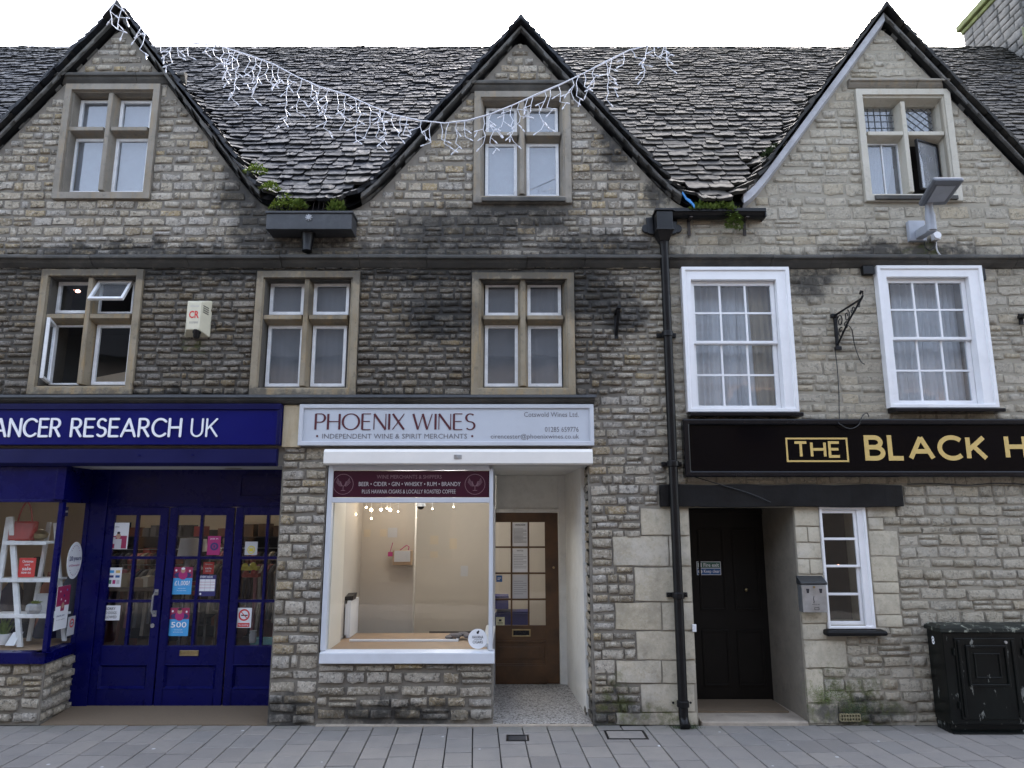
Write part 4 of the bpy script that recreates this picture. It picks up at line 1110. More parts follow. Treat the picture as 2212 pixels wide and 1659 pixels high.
# roller shutter housing below it
sb = empty('shutter_box', (-5, -.06, Z(1007)), 'blue roller shutter housing under the charity shop sign', 'shutter box')
mb = MB(); zz0, zz1 = Z(1007, -.06), Z(968, -.06); mb.prism_x([(-.02, zz1), (-.09, zz1 - .01), (-.10, zz0 + .03), (-.07, zz0), (-.02, zz0)], XL, X(603, 990)); mk('housing', mb, M['blue_dark'], sb, bevel=.004)
mb = MB()
for px in (300, 762 / 1.0): 
    x = X(px if px < 400 else 415, 985, -.1); mb.box(x - .01, x + .01, -.108, -.101, zz0 + .10, zz0 + .115)
mk('rivet', mb, M['blue'], sb)
# ceiling of the recess
zce = Z_HEAD - .002
mb = MB(); mb.box(XL, X_PL - .002, .01, YD + .02, zce, zce + .10); mk('ceiling', mb, M['white_wall'], shop)
mb = MB(); x, _ = P(500, 1016, .25); mb.disc_y(0, 0, .09, -.002, .0, 20)
mb.v = [(v[0] + x, .30 + v[2] * .6, zce - .004 + v[1]) for v in mb.v]; mk('ceiling_light', mb, M['brass'], shop)
# display window: sill, posts, fascia boards, glass
dw = MB()
sy = -.05
cor = [(XL, sy), (X_BAY + .02, sy), (BC[0] + .02, BC[1] - .02)]
def band(mb, path, z0, z1, back):
    for (a, b) in zip(path, path[1:]):
        d = Vector((b[0] - a[0], b[1] - a[1])); n = Vector((-d.y, d.x)).normalized() * back
        mb.hexa([(a[0], a[1], z0), (b[0], b[1], z0), (b[0] + n.x, b[1] + n.y, z0), (a[0] + n.x, a[1] + n.y, z0)], [(a[0], a[1], z1), (b[0], b[1], z1), (b[0] + n.x, b[1] + n.y, z1), (a[0] + n.x, a[1] + n.y, z1)])
band(dw, cor, Z_SILL0, Z_SILL1 - .012, .14)
display = mk('display_window', dw, M['blue'], shop, bevel=.006)
zt = Z(1082); zb_ = Z(1021)
pth = [(XL, -.015), (X_BAY + .0, -.015), (BC[0], BC[1] - .01)]
mb = MB(); band(mb, pth, zt, zce - .003, .09); mk('fascia_board', mb, M['blue'], display, bevel=.004)
mb = MB(); band(mb, [(a, b - .02) for a, b in pth], zt - .012, zt + .012, .12); mk('glazing_bead', mb, M['blue'], display, bevel=.004)
mb = MB(); mb.box(X_BAY - .035, X_BAY + .012, -.022, .03, Z_SILL1 - .013, zt - .012); mb.box(BC[0] - .04, BC[0] + .01, BC[1] - .04, BC[1] + .02, Z_SILL1 - .013, zt - .012); mk('post', mb, M['blue'], display, bevel=.004)
mb = MB(); mb.face([(XL, .005, Z_SILL1 - .01), (X_BAY - .02, .005, Z_SILL1 - .01), (X_BAY - .02, .005, zt), (XL, .005, zt)]); mk('pane', mb, M['glass'], display)
mb = MB(); mb.face([(X_BAY, .01, Z_SILL1 - .01), (BC[0] - .02, BC[1] - .02, Z_SILL1 - .01), (BC[0] - .02, BC[1] - .02, zt), (X_BAY, .01, zt)]); mk('pane', mb, M['glass'], display)
mb = MB(); mb.hexa([(XL, .12, Z_SILL1 - .05), (X_BAY - .06, .12, Z_SILL1 - .05), (BC[0] - .08, BC[1] + .5, Z_SILL1 - .05), (XL, BC[1] + .5, Z_SILL1 - .05)], [(XL, .12, Z_SILL1 - .02), (X_BAY - .06, .12, Z_SILL1 - .02), (BC[0] - .08, BC[1] + .5, Z_SILL1 - .02), (XL, BC[1] + .5, Z_SILL1 - .02)]); mk('display_floor', mb, M['wood_light'], display)
# door screen: three leaves
zd0, zd1 = Z(1532, YD), Z(1095, YD)
xq = lambda p, y=1300: X(p, y, YD)
scr = MB()
scr.box(xq(163, 1380), xq(213), YD - .03, YD + .06, .0, zce)
scr.box(xq(213), X_PL + .06, YD - .02, YD + .06, zd1 + .0, zce)
screen = mk('door_screen', scr, M['blue'], shop, bevel=.005)
mb = MB(); mb.box(xq(225), X_PL + .05, YD - .035, YD - .0205, zd1 + .02, zd1 + .05); mb.frame((xq(500), X_PL + .05, zd1 + .09, zce - .06), .03, YD - .034, YD - .0205); mk('head_moulding', mb, M['blue'], screen, bevel=.003)
gz0, gz1 = Z(1394, YD), Z(1113, YD)
leaves = [(213, 349), (352, 494), (497, 640)]
doors = []
for k, (pa, pb) in enumerate(leaves):
    a, b = xq(pa), xq(pb); mb = MB(); st = .085; y0, y1 = YD - .015, YD + .03
    mb.box(a, a + st, y0, y1, zd0, zd1 - .004); mb.box(b - st, b, y0, y1, zd0, zd1 - .004)
    mb.box(a + st, b - st, y0, y1, gz1, zd1 - .004); mb.box(a + st, b - st, y0, y1, zd0, zd0 + .20); pz1 = gz0 - .19; mb.box(a + st, b - st, y0, y1, pz1, gz0)
    d = mk('door', mb, M['blue'], shop, bevel=.006); doors.append(d)
    m = MB(); m.box(a + st - .01, b - st + .01, YD + .006, YD + .02, zd0 + .19, pz1 + .01); mk('panel', m, M['blue'], d)
    m = MB(); ii = (a + st, b - st, zd0 + .20, pz1); m.ring(ii, y0 - .006, tuple(p + q for p, q in zip(ii, (.022, -.022, .022, -.022))), YD + .004); m.ring((ii[0] - .008, ii[1] + .008, ii[2] - .008, ii[3] + .008), y0 + .002, ii, y0 - .006); mk('panel_moulding', m, M['blue'], d)
    m = MB(); xm = (a + b) / 2; t = .014; hz = (gz1 - gz0) / 3
    m.box(xm - t, xm + t, y0 + .003, y1 - .003, gz0, gz1)
    for j in (1, 2):
        m.box(a + st, xm - t, y0 + .004, y1 - .004, gz0 + hz * j - t, gz0 + hz * j + t); m.box(xm + t, b - st, y0 + .004, y1 - .004, gz0 + hz * j - t, gz0 + hz * j + t)
    mk('glazing_bars', m, M['blue'], d)
    for (u0, u1) in ((a + st, xm - t), (xm + t, b - st)):
        for j in range(3):
            p = MB(); p.face([(u0, YD + .01, gz0 + hz * j), (u1, YD + .01, gz0 + hz * j), (u1, YD + .01, gz0 + hz * (j + 1)), (u0, YD + .01, gz0 + hz * (j + 1))]); mk('pane', p, M['glass'], d)
d0, d1 = doors[0], doors[1]
mb = MB(); hx = X(333, 1300, YD - .05); za, zb2 = Z(1326, YD - .05), Z(1280, YD - .05)
mb.tube([(hx, YD - .015, zb2), (hx, YD - .055, zb2), (hx - .012, YD - .062, zb2 - .03), (hx - .014, YD - .062, za + .03), (hx, YD - .055, za), (hx, YD - .015, za)], .010, 8)
mb.box(hx - .02, hx + .02, YD - .022, YD - .0155, za - .03, za + .03); mb.box(hx - .02, hx + .02, YD - .022, YD - .0155, zb2 - .03, zb2 + .03); mk('handle', mb, M['steel'], d0, smooth=True)
mb = MB(); mb.disc_y(X(331, 1351, YD), Z(1351, YD), .022, YD - .022, YD - .0155); mk('lock', mb, M['steel'], d0)
mb = MB(); q = RECT(390, 431, 1404, 1416, YD); mb.frame(q, .01, YD - .026, YD - .0155); mb.box(q[0] + .01, q[1] - .01, YD - .022, YD - .0155, q[2] + .01, q[3] - .01); mk('letter_slot', mb, M['brass'], d1, bevel=.003)
# mat and floor of the recess
mb = MB(); mb.hexa([(X_BAY + .02, .0, -.02), (X_PL, .0, -.02), (X_PL, YD + .3, -.02), (BC[0] - .0, YD + .3, -.02)], [(X_BAY + .02, .0, .006), (X_PL, .0, .006), (X_PL, YD + .3, .07), (BC[0] - .0, YD + .3, .07)]); mk('entrance_mat', mb, M['mat'], label='brown ribbed mat on the ground before the blue doors', cat='mat')
# pier side faces
mb = MB(); mb.box(X_PL, X_PR, .001, .9, 0, Z_HEAD); mk('pier', mb, M['mortar'], shop)
mb = MB(); q = RECT(614, 652, 877, 967); mb.box(q[0], q[1], -.055, .05, q[2], q[3] + .003); mk('pier_block', mb, M['ochre_block'], shop, bevel=.008)

# interior of the charity shop
mb = MB(); mb.box(XL, X_PL, .62, 5.2, -.05, .075); mk('shop_floor', mb, M['shop_floor'], shop)
mb = MB(); mb.box(XL, X_PL + .0, 5.2, 5.3, 0, 2.86); mb.box(XL - .1, XL, .1, 5.3, 0, 2.86); mb.box(X_PL + .0, X_PL + .08, .91, 5.3, 0, 2.86); mk('shop_wall', mb, M['cream_wall'], shop)
mb = MB(); mb.box(XL, X_PL, .64, 5.2, 2.72, 2.85); mk('shop_ceiling', mb, M['white_wall'], shop)
TUBE = emis('fluorescent_tube', (1.0, .93, .82), 3.6)
for k, (x, y) in enumerate(((-3.25, 2.6), (-2.75, 3.9), (-4.9, 3.0), (-6.2, 2.2))):
    t = empty('strip_light', (x, y, 2.70), ['lit ceiling tube over the middle leaf of the blue doors', 'lit ceiling tube nearest the stone pier beyond the blue doors', 'lit ceiling tube deeper in the charity shop behind the left leaf', 'lit ceiling tube above the charity shop window display'][k], 'ceiling light', 'tubes on the charity shop ceiling')
    mb = MB(); mb.box(x - .55, x + .55, y - .05, y + .05, 2.66, 2.715); mk('batten', mb, M['white'], t)
    mb = MB(); mb.tube([(x - .52, y, 2.64), (x + .52, y, 2.64)], .016, 8); mk('tube', mb, TUBE, t)
# clothes rails
def clothes(x0, x1, y, zr, n, seed, cols):
    r = random.Random(seed); out = []
    mb = MB(); mb.tube([(x0, y, .08), (x0, y, zr), (x1, y, zr), (x1, y, .08)], .014, 6)
    for k in range(n):
        x = x0 + .05 + (x1 - x0 - .1) * k / (n - 1); mb.mat(1 + r.randrange(len(cols)))
        w = r.uniform(.16, .24); d = r.uniform(.5, .95); t = .018; s = r.uniform(-.02, .02)
        prof = [(y - w, zr - .14), (y - w * .5, zr - .07), (y - .03, zr - .05), (y + .03, zr - .05), (y + w * .5, zr - .07), (y + w, zr - .14), (y + w * .8, zr - d * .5), (y + w * 1.05 + s, zr - d), (y + s, zr - d - .03), (y - w * 1.05 + s, zr - d), (y - w * .8, zr - d * .5)]
        mb.prism_x(prof, x - t, x + t)
    return mb
cl_cols = [paint('cloth_%s' % n, c, .9, .2, 10) for n, c in (('black', (.012, .012, .014)), ('navy', (.012, .014, .03)), ('grey', (.10, .10, .11)), ('rust', (.16, .05, .03)), ('pink', (.35, .13, .14)), ('cream', (.35, .30, .24)))]
for k, a in enumerate(((-4.95, -3.9, 1.55, 1.38, 16, 1), (-3.75, -2.75, 1.9, 1.42, 15, 2), (-2.72, -2.25, 1.35, 1.62, 6, 3), (-5.9, -4.6, 3.1, 1.5, 16, 4), (-4.3, -3.0, 3.6, 1.5, 16, 5))):
    lab = ['rail of mixed clothes just inside the left blue door leaf', 'rail of dark clothes behind the middle blue door leaf', 'short rail of coats behind the rightmost blue door leaf', 'far rail of clothes behind the display shelves', 'far rail of clothes by the back wall of the charity shop'][k]
    o = mk('clothes_rail', clothes(*a, cl_cols), [M['steel']] + cl_cols, label=lab, cat='clothes rail', group='clothes rails in the charity shop')
for k, (x0, x1) in enumerate(((-6.6, -4.75), (-4.7, -3.0), (-2.95, -2.2))):
    sh_ = empty('goods_shelf', ((x0 + x1) / 2, 4.4, .08), ['dark shelving of goods far behind the display window of the charity shop', 'dark shelving of goods far behind the left and middle blue door leaves', 'narrow dark shelving of goods far behind the rightmost blue door leaf'][k], 'shelving')
    mb = MB(); mb.box(x0, x1, 4.75, 4.8, .08, 1.75)
    for z in (.3, .75, 1.2, 1.65): mb.box(x0, x1, 4.35, 4.749, z - .02, z)
    mk('carcass', mb, cl_cols[0], sh_)
    rg = random.Random(k + 60); mb = MB(); x = x0 + .03
    for z in (.3, .75, 1.2, 1.65):
        x = x0 + .03
        while x < x1 - .2:
            w = rg.uniform(.08, .2); h = rg.uniform(.12, .34 if z < 1.6 else .22); mb.mat(rg.randrange(6)).box(x, x + w, 4.37, 4.6, z + .001, z + h); x += w + rg.uniform(.01, .1)
    mk('stock', mb, [cl_cols[0], cl_cols[1], cl_cols[3], M['redbag'], M['wood'], cl_cols[2]], sh_, kind='stuff')
# back counter shelf, lampshades, baskets
for k, (px, py, Y, w, h) in enumerate(((408, 1183, 1.5, .20, .22), (432, 1178, 1.9, .15, .15))):
    x, z = P(px, py, Y); t = empty('table_lamp', (x, Y, z - .3), ['large white lamp shade standing inside the middle blue door leaf', 'small white lamp shade beside the larger one in the charity shop'][k], 'lamp')
    mb = MB(); mb.lathe((x, Y, z), [(w * .62, -h / 2), (w * .5, h / 2)], 20); mk('lamp_shade', mb, M['paper'], t, smooth=True)
    mb = MB(); mb.lathe((x, Y, z - h / 2 - .22), [(.07, 0), (.05, .03), (.02, .08), (.04, .14), (.015, .22)], 14); mk('lamp_base', mb, M['ceramic'], t, smooth=True)
tb = empty('sales_table', (-4.2, 1.35, .07), 'dark table of boxes and baskets behind the left blue door leaf', 'table')
mb = MB(); x0, x1, zt_ = -4.85, -3.6, Z(1268, 1.2); mb.box(x0, x1, 1.1, 1.42, zt_ - .04, zt_); mk('tabletop', mb, M['shop_floor'], tb, bevel=.005)
for x in (x0 + .05, x1 - .05):
    for y in (1.14, 1.38): mb = MB(); mb.box(x - .025, x + .025, y - .025, y + .025, .075, zt_ - .042); mk('leg', mb, M['shop_floor'], tb)
for k, (px, w, h, m, lab) in enumerate(((262, .22, .15, 'curtain_tan', 'tan box on the table behind the card stickers'), (302, .17, .10, 'wood_light', 'open wooden crate on the table behind the left blue door leaf'), (250, .16, .19, 'crimson', 'pinkish bag on the table behind the left blue door leaf'), (318, .08, .12, 'cream_wall', 'cream pot on the table nearest the blue door handle'))):
    x = X(px, 1240, 1.2); mb = MB(); mb.hexa([(x - w / 2, 1.15, zt_ + .001), (x + w / 2, 1.15, zt_ + .001), (x + w / 2, 1.3, zt_ + .001), (x - w / 2, 1.3, zt_ + .001)], [(x - w / 2.2, 1.14, zt_ + h), (x + w / 2.2, 1.14, zt_ + h), (x + w / 2.2, 1.31, zt_ + h), (x - w / 2.2, 1.31, zt_ + h)])
    mk(['box', 'crate', 'bag', 'pot'][k], mb, M[m], label=lab, cat=['box', 'crate', 'bag', 'pot'][k], bevel=.008)

# ---------------------------------------------------------------- cards and posters
def card(name, label, cat, q, Y, back, items=(), texts=(), dep=.003, group=None):
    """flat printed card: q pixel rect on plane Y; items (u0,u1,v0,v1,material) and texts (string,u0,u1,v0,v1,material) with v from the top"""
    x0, x1, z0, z1 = RECT(*q, Y=Y)
    mb = MB(); mb.box(x0, x1, Y, Y + dep, z0, z1); o = mk(name, mb, back, label=label, cat=cat, group=group)
    W, H = x1 - x0, z1 - z0; ms = []; pm = MB()
    for it in items:
        u0, u1, v0, v1, mt = it[:5]
        if mt not in ms: ms.append(mt)
        pm.mat(ms.index(mt)); yy = Y - .0006 - .0003 * items.index(it)
        if len(it) > 5: pm.disc_y(x0 + W * (u0 + u1) / 2, z1 - H * (v0 + v1) / 2, W * (u1 - u0) / 2, yy, yy + .0003, 20, H * (v1 - v0) / 2)
        else: pm.box(x0 + W * u0, x0 + W * u1, yy, yy + .0003, z1 - H * v1, z1 - H * v0)
    if items: mk('print', pm, ms, o)
    for t, u0, u1, v0, v1, mt in texts: font_text(o, t, x0 + W * u0, x0 + W * u1, z1 - H * v1, z1 - H * v0, Y - .004, mt, offset=.01)
    return o
YC = YD + .004
I = M
card('poster', 'white poster with a person on a red sofa, top left pane of the blue doors', 'poster', (235, 277, 1129, 1186), YC, M['paper'],
     [(.06, .94, .5, .98, I['crimson']), (.34, .68, .62, .98, I['paper_grey']), (.38, .62, .40, .62, I['skin'], 1), (.42, .58, .34, .44, I['ink'], 1), (.2, .36, .55, .8, I['paper_grey'])], [('for you', .1, .5, .12, .2, I['grey_ink'])])
card('card_sticker', 'white sticker of payment card emblems on the left blue door leaf', 'sticker', (233, 262, 1226, 1268), YC, M['paper'],
     [(.1, .42, .14, .28, I['sky_card']), (.56, .88, .14, .28, I['gold']), (.1, .42, .40, .52, I['navy_card']), (.56, .88, .40, .52, I['sign_blue']), (.08, .3, .64, .84, I['green_ink']), (.38, .6, .64, .84, I['magenta']), (.68, .9, .64, .84, I['paper_grey'])])
card('dog_notice', 'white notice against dogs taped to the left blue door leaf', 'notice', (216, 259, 1308, 1340), YC, M['paper'], [], [('SORRY', .28, .76, .12, .30, I['ink']), ('NO DOGS', .16, .84, .40, .58, I['ink']), ('ALLOWED', .14, .86, .68, .86, I['ink'])])
def cash_poster(lab, q, big, sub):
    card('poster', lab, 'poster', q, YC, M['sky_card'], [(0, 1, 0, .40, I['crimson']), (.05, .95, .18, .42, I['navy_card'], 1), (.28, .74, .12, .46, I['magenta'], 1), (.38, .62, .04, .22, I['skin'], 1), (.40, .60, .01, .10, I['paper'] if 'white' in sub else I['ink'], 1), (.1, .2, .08, .16, I['paper'], 1), (.8, .9, .1, .18, I['paper'], 1)],
         [(big, .12, .90, .50, .70, I['letter_white']), ('extra every month', .3, .7, .76, .80, I['letter_white']), ('ask in store today', .25, .75, .84, .88, I['letter_white'])])
cash_poster('blue poster with the figure £1,000 on the middle blue door leaf', (373, 415, 1225, 1284), '£1,000?', 'white')
cash_poster('blue poster with the figure 500 below the other blue poster', (365, 408, 1313, 1374), '500', 'dark')
card('hours_notice', 'navy notice headed EVERY HOUR with a white table on it', 'notice', (429, 466, 1242, 1288), YC, M['navy_card'], [(.05, .95, .20, .76, I['paper']), (.05, .95, .33, .345, I['magenta']), (.05, .95, .46, .475, I['magenta']), (.05, .95, .60, .615, I['magenta']), (.36, .37, .2, .76, I['grey_ink']), (.68, .69, .2, .76, I['grey_ink']), (.08, .2, .84, .94, I['paper'], 1)], [('EVERY HOUR', .08, .80, .04, .14, I['letter_white'])])
card('magenta_poster', 'magenta poster with a dark round emblem high on the middle blue door leaf', 'poster', (448, 476, 1158, 1199), YC, M['magenta'], [(.22, .86, .34, .76, I['navy_card'], 1), (.38, .70, .44, .66, I['magenta'], 1), (.46, .62, .48, .62, I['navy_card'])], [('join in', .2, .8, .1, .2, I['letter_white'])])
card('sale_card', 'red sale card above the EVERY HOUR notice', 'card', (439, 462, 1214, 1240), YD + .10, M['red'], [], [('sale', .2, .8, .42, .6, I['letter_white']), ('Christmas', .14, .86, .12, .24, I['letter_white']), ('now on', .25, .75, .7, .82, I['letter_white'])])
card('sale_card', 'narrow red sale card half hidden by the bar of the middle blue door leaf', 'card', (425, 434, 1217, 1240), YD + .12, M['red'], [], [('le', .2, .8, .5, .7, I['letter_white'])])
card('hazard_notice', 'pale notice with a yellow ring in the top pane of the rightmost blue door leaf', 'notice', (529, 556, 1170, 1199), YC, M['paper_grey'], [(.2, .82, .3, .92, I['yellow'], 1), (.28, .74, .38, .84, I['paper_grey'], 1), (.34, .68, .48, .74, I['yellow'])])
def nosmoke(lab, q, Y, txt):
    W = I['red']
    o = card('smoking_sign', lab, 'sign', q, Y, M['paper'], [(.12, .88, .06, .66, W, 1), (.22, .78, .14, .58, I['paper'], 1), (.3, .74, .35, .41, I['ink']), (.1, .9, .76, .96, W)], [(txt, .16, .84, .81, .92, I['letter_white'])])
    x0, x1, z0, z1 = RECT(*q, Y=Y); mb = MB(); c = ((x0 + x1) / 2, z1 - (z1 - z0) * .36); rr2 = (x1 - x0) * .34
    ribbon(mb, [(c[0] - rr2 * .7, c[1] + rr2 * .7), (c[0] + rr2 * .7, c[1] - rr2 * .7)], lambda d: .008, Y - .0035, Y - .0030); mk('slash', mb, W, o)
nosmoke('white and red no smoking sign on the rightmost blue door leaf', (511, 543, 1313, 1356), YC, 'No smoking')
# yellow toys, pale box seen through the right leaf
for k, (px, py) in enumerate(((539, 1225), (541, 1240))):
    x, z = P(px, py, 1.0); mb = MB(); mb.box(x - .09, x + .09, .98, 1.08, z - .035, z + .005); mb.ball((x - .05, 1.0, z + .01), .035, 8, 5); mb.ball((x + .04, 1.0, z + .015), .04, 8, 5); mk('toy', mb, M['yellow'] if k == 0 else M['redbag'], label=['yellow toy on the upper shelf behind the rightmost blue door leaf', 'reddish toy just below the yellow one'][k], cat='toy')
mb = MB(); x, z = P(570, 1385, .85); mb.box(x - .13, x + .16, .8, .95, z - .03, z + .03); mk('shoe_box', mb, paint('pale_teal', (.2, .42, .42), .7), label='pale teal box on the floor behind the lowest pane next to the pier', cat='box', bevel=.005)
mb = MB(); x, z = P(546, 1375, .8); mb.lathe((x, .8, z - .06), [(.035, 0), (.04, .08), (.03, .1), (.035, .12)], 12); mk('jar', mb, M['paper_grey'], label='pale lidded jar beside the teal box', cat='jar', smooth=True)

# ---------------------------------------------------------------- window display: ladder shelf and goods
lsx = lambda p, y, Y: X(p, y, Y)
YS = .30
sh = empty('ladder_shelf', (X(45, 1390, YS), YS, Z(1395, YS)), 'white painted A-frame ladder shelf standing in the charity shop window', 'shelf')
def leg_(pa, pb, Ya, Yb, w=.026):
    a = P(*pa, Ya); b = P(*pb, Yb); mb = MB()
    mb.hexa([(b[0] - w, Yb, b[1]), (b[0] + w, Yb, b[1]), (b[0] + w, Yb + .03, b[1]), (b[0] - w, Yb + .03, b[1])], [(a[0] - w, Ya, a[1]), (a[0] + w, Ya, a[1]), (a[0] + w, Ya + .03, a[1]), (a[0] - w, Ya + .03, a[1])]); mk('leg', mb, M['white_worn'], sh, bevel=.003)
leg_((22, 1116), (41, 1398), .28, .22); leg_((18, 1117), (-25, 1398), .32, .30)
leg_((118, 1130), (137, 1385), .44, .46, .02); leg_((105, 1128), (60, 1385), .48, .52, .02)
for k, (py, pl, pr) in enumerate(((1172, 10, 122), (1252, -12, 132), (1329, -30, 140), (1392, -36, 40))):
    if k == 3: continue
    x0, x1 = lsx(pl, py, .26), lsx(pr, py, .40); z = Z(py, .28); mb = MB(); mb.box(x0, x1, .24, .50, z - .012, z + .012); mb.box(x0, x1, .228, .2395, z - .022, z + .016); mk('shelf_board', mb, M['white_worn'], sh, bevel=.003)
def on(px, py, Y): x, z = P(px, py, Y); return x, z
x, z = on(52, 1168, .33)
hb = empty('handbag', (x, .33, z), 'red leather handbag with an arched handle on the top shelf of the display', 'handbag')
mb = MB(); mb.hexa([(x - .13, .26, z), (x + .10, .26, z), (x + .10, .38, z), (x - .13, .38, z)], [(x - .17, .30, z + .20), (x + .13, .30, z + .20), (x + .13, .35, z + .20), (x - .17, .35, z + .20)]); mk('body', mb, M['redbag'], hb, bevel=.02)
mb = MB(); mb.tube([(x - .08 + .15 * (k / 12), .315, z + .19 + .20 * math.sin(math.pi * k / 12) ** .7) for k in range(13)], .008, 6); mk('handle', mb, M['redbag'], hb)
mb = MB(); x, z = on(75, 1166, .36); mb.lathe((x, .40, z), [(.05, 0), (.09, .02), (.10, .06), (.07, .09), (.03, .11)], 16); mk('brass_pot', mb, M['brass'], label='dull brass pot beside the red handbag', cat='pot', smooth=True)
card('sale_card', 'large red Christmas card sale card on the middle shelf of the display', 'card', (40, 76, 1205, 1247), .27, M['red'], [], [('Christmas', .2, .86, .12, .24, I['letter_white']), ('card', .36, .66, .30, .40, I['letter_white']), ('sale', .24, .78, .46, .64, I['letter_white']), ('now on', .22, .78, .72, .82, I['letter_white'])])
def tuft(name, label, cat, c, n, h, spread, mat, seed, parent=None, arch=.5, w=.006, **kw):
    r = random.Random(seed); mb = MB()
    for k in range(n):
        a = r.uniform(0, 6.28); d = r.uniform(0, spread) * .6; L = h * r.uniform(.55, 1.1); lean = r.uniform(.1, arch); ww = w * r.uniform(.6, 1.3)
        b = Vector((c[0] + math.cos(a) * d, c[1] + math.sin(a) * d * .7, c[2])); o = Vector((math.cos(a), math.sin(a), 0))
        p1 = b + o * L * lean * .4 + Vector((0, 0, L * .6)); p2 = b + o * L * lean + Vector((0, 0, L * (1 - lean * .5))); s = Vector((-o.y, o.x, 0)) * ww
        mb.face([b - s, b + s, p1 + s, p1 - s]); mb.face([p1 - s, p1 + s, p2])
    return mk(name, mb, mat, parent, **({'label': label, 'cat': cat} if label else {}), **kw)
x, z = on(72, 1326, .30)
pp = empty('potted_plant', (x, .30, z), 'grey faceted pot with a clipped green plant on the lowest shelf', 'plant')
mb = MB(); mb.lathe((x, .30, z), [(.05, 0), (.075, .04), (.07, .085), (.055, .10)], 7); mk('pot', mb, M['ceramic'], pp)
tuft('foliage', None, None, (x + .01, .30, z + .09), 90, .05, .05, M['moss_leaf'], 4, pp, 1.2, .006)
x, z = on(6, 1392, .28)
pp = empty('potted_plant', (x, .28, z), 'white pot of long green blades at the left edge of the photo', 'plant')
mb = MB(); mb.lathe((x, .28, z), [(.04, 0), (.065, .10), (.06, .10)], 14); mk('pot', mb, M['paper'], pp, smooth=True)
tuft('foliage', None, None, (x, .28, z + .09), 60, .2, .06, M['leaf'], 6, pp, 1.0, .008)
mb = MB(); x, z = on(83, 1324, .42); mb.box(x - .06, x + .06, .44, .47, z, z + .19); mk('picture_frame', mb, M['paper_grey'], label='grey frame leaning behind the grey faceted pot', cat='picture frame', bevel=.004)
mb = MB(); x, z = on(20, 1393, .25); mb.hexa([(x - .01, .2, z), (x + .08, .2, z), (x + .08, .24, z), (x - .01, .24, z)], [(x + .03, .24, z + .12), (x + .11, .24, z + .12), (x + .11, .28, z + .12), (x + .03, .28, z + .12)]); mk('leaflet_holder', mb, M['paper'], label='white leaflet stand at the foot of the ladder shelf', cat='leaflet stand')
# stickers on the splayed pane
def on_splay(o_items, label, name, cat, u0, u1, py0, py1, back, oval=False, items=(), texts=()):
    d = Vector((BC[0] - .02 - X_BAY, BC[1] - .03)).normalized()
    L_ = math.hypot(BC[0] - .02 - X_BAY, BC[1] - .03)
    z1, z0 = Z(py0, .27), Z(py1, .27)
    mb = MB()
    if oval: mb.disc_y((u0 + u1) / 2 * L_, (z0 + z1) / 2, (u1 - u0) / 2 * L_, -.004, -.001, 32, (z1 - z0) / 2)
    else: mb.box(u0 * L_, u1 * L_, -.004, -.001, z0, z1)
    T = Matrix.Translation((X_BAY, .01, 0)) @ Matrix.Rotation(math.atan2(d.y, d.x), 4, 'Z')
    def put(m): m.v = [tuple(T @ Vector(v)) for v in m.v]; return m
    o = mk(name, put(mb), back, label=label, cat=cat)
    W, H = (u1 - u0) * L_, z1 - z0
    for k, (a, b, c, e, mt, *ov) in enumerate(items):
        m = MB(); yy = -.0046 - .0004 * k
        if ov: m.disc_y(u0 * L_ + W * (a + b) / 2, z1 - H * (c + e) / 2, W * (b - a) / 2, yy, yy + .0003, 18, H * (e - c) / 2)
        else: m.box(u0 * L_ + W * a, u0 * L_ + W * b, yy, yy + .0003, z1 - H * e, z1 - H * c)
        mk('print', put(m), mt, o)
    for t, a, b, c, e, mt in texts:
        f = font_text(o, t, u0 * L_ + W * a, u0 * L_ + W * b, z1 - H * e, z1 - H * c, -.008, mt, offset=.01)
        f.matrix_basis = T @ f.matrix_basis
dots = [(.5 + .36 * math.cos(a) - .02, .5 + .36 * math.cos(a) + .02, .5 - .40 * math.sin(a) - .012, .5 - .40 * math.sin(a) + .012, I['navy_card'] if k % 2 else I['magenta'], 1) for k, a in enumerate([rad(q) for q in list(range(40, 145, 14)) + list(range(220, 325, 14))])]
on_splay(None, 'white oval anniversary sticker on the angled display pane', 'anniversary_sticker', 'sticker', .36, .96, 1171, 1252, M['paper'], True, dots, [('20 years', .12, .92, .38, .54, I['navy_card']), ('of Cirencester', .14, .86, .60, .66, I['magenta'])])
on_splay(None, 'crimson and white confetti poster at the front of the angled display pane', 'poster', 'poster', .12, .62, 1264, 1357, M['paper'], False, [(0, 1, 0, .46, I['crimson']), (.36, .64, .44, .58, I['crimson']), (.2, .28, .1, .14, I['paper'], 1), (.5, .6, .2, .26, I['navy_card'], 1), (.7, .78, .08, .13, I['sky_card'], 1), (.3, .38, .28, .33, I['paper'], 1), (.62, .72, .34, .38, I['paper'], 1), (.4, .6, .38, .52, I['skin'], 1)], [('thank you', .1, .7, .66, .71, I['navy_card']), ('for your support', .1, .75, .76, .79, I['grey_ink'])])
on_splay(None, 'small white no smoking sticker low on the angled display pane', 'smoking_sticker', 'sticker', .68, .98, 1336, 1378, M['paper_grey'], False, [(.2, .8, .12, .60, I['red'], 1), (.3, .7, .20, .52, I['paper_grey'], 1), (.32, .68, .33, .38, I['ink'])])
mb = MB(); x, z = on(137, 1105, .6); mb.box(x - .05, x + .05, .60, .605, z - .05, z + .05); o = mk('bunting_flag', mb, M['navy_card'], label='small blue and white flag hanging inside the top of the charity window', cat='flag')
m = MB(); m.box(x - .05, x + .05, .598, .5995, z - .01, z + .01); m.box(x - .01, x + .01, .598, .5995, z - .05, z - .0105); m.box(x - .01, x + .01, .598, .5995, z + .0105, z + .05); mk('print', m, M['paper'], o)
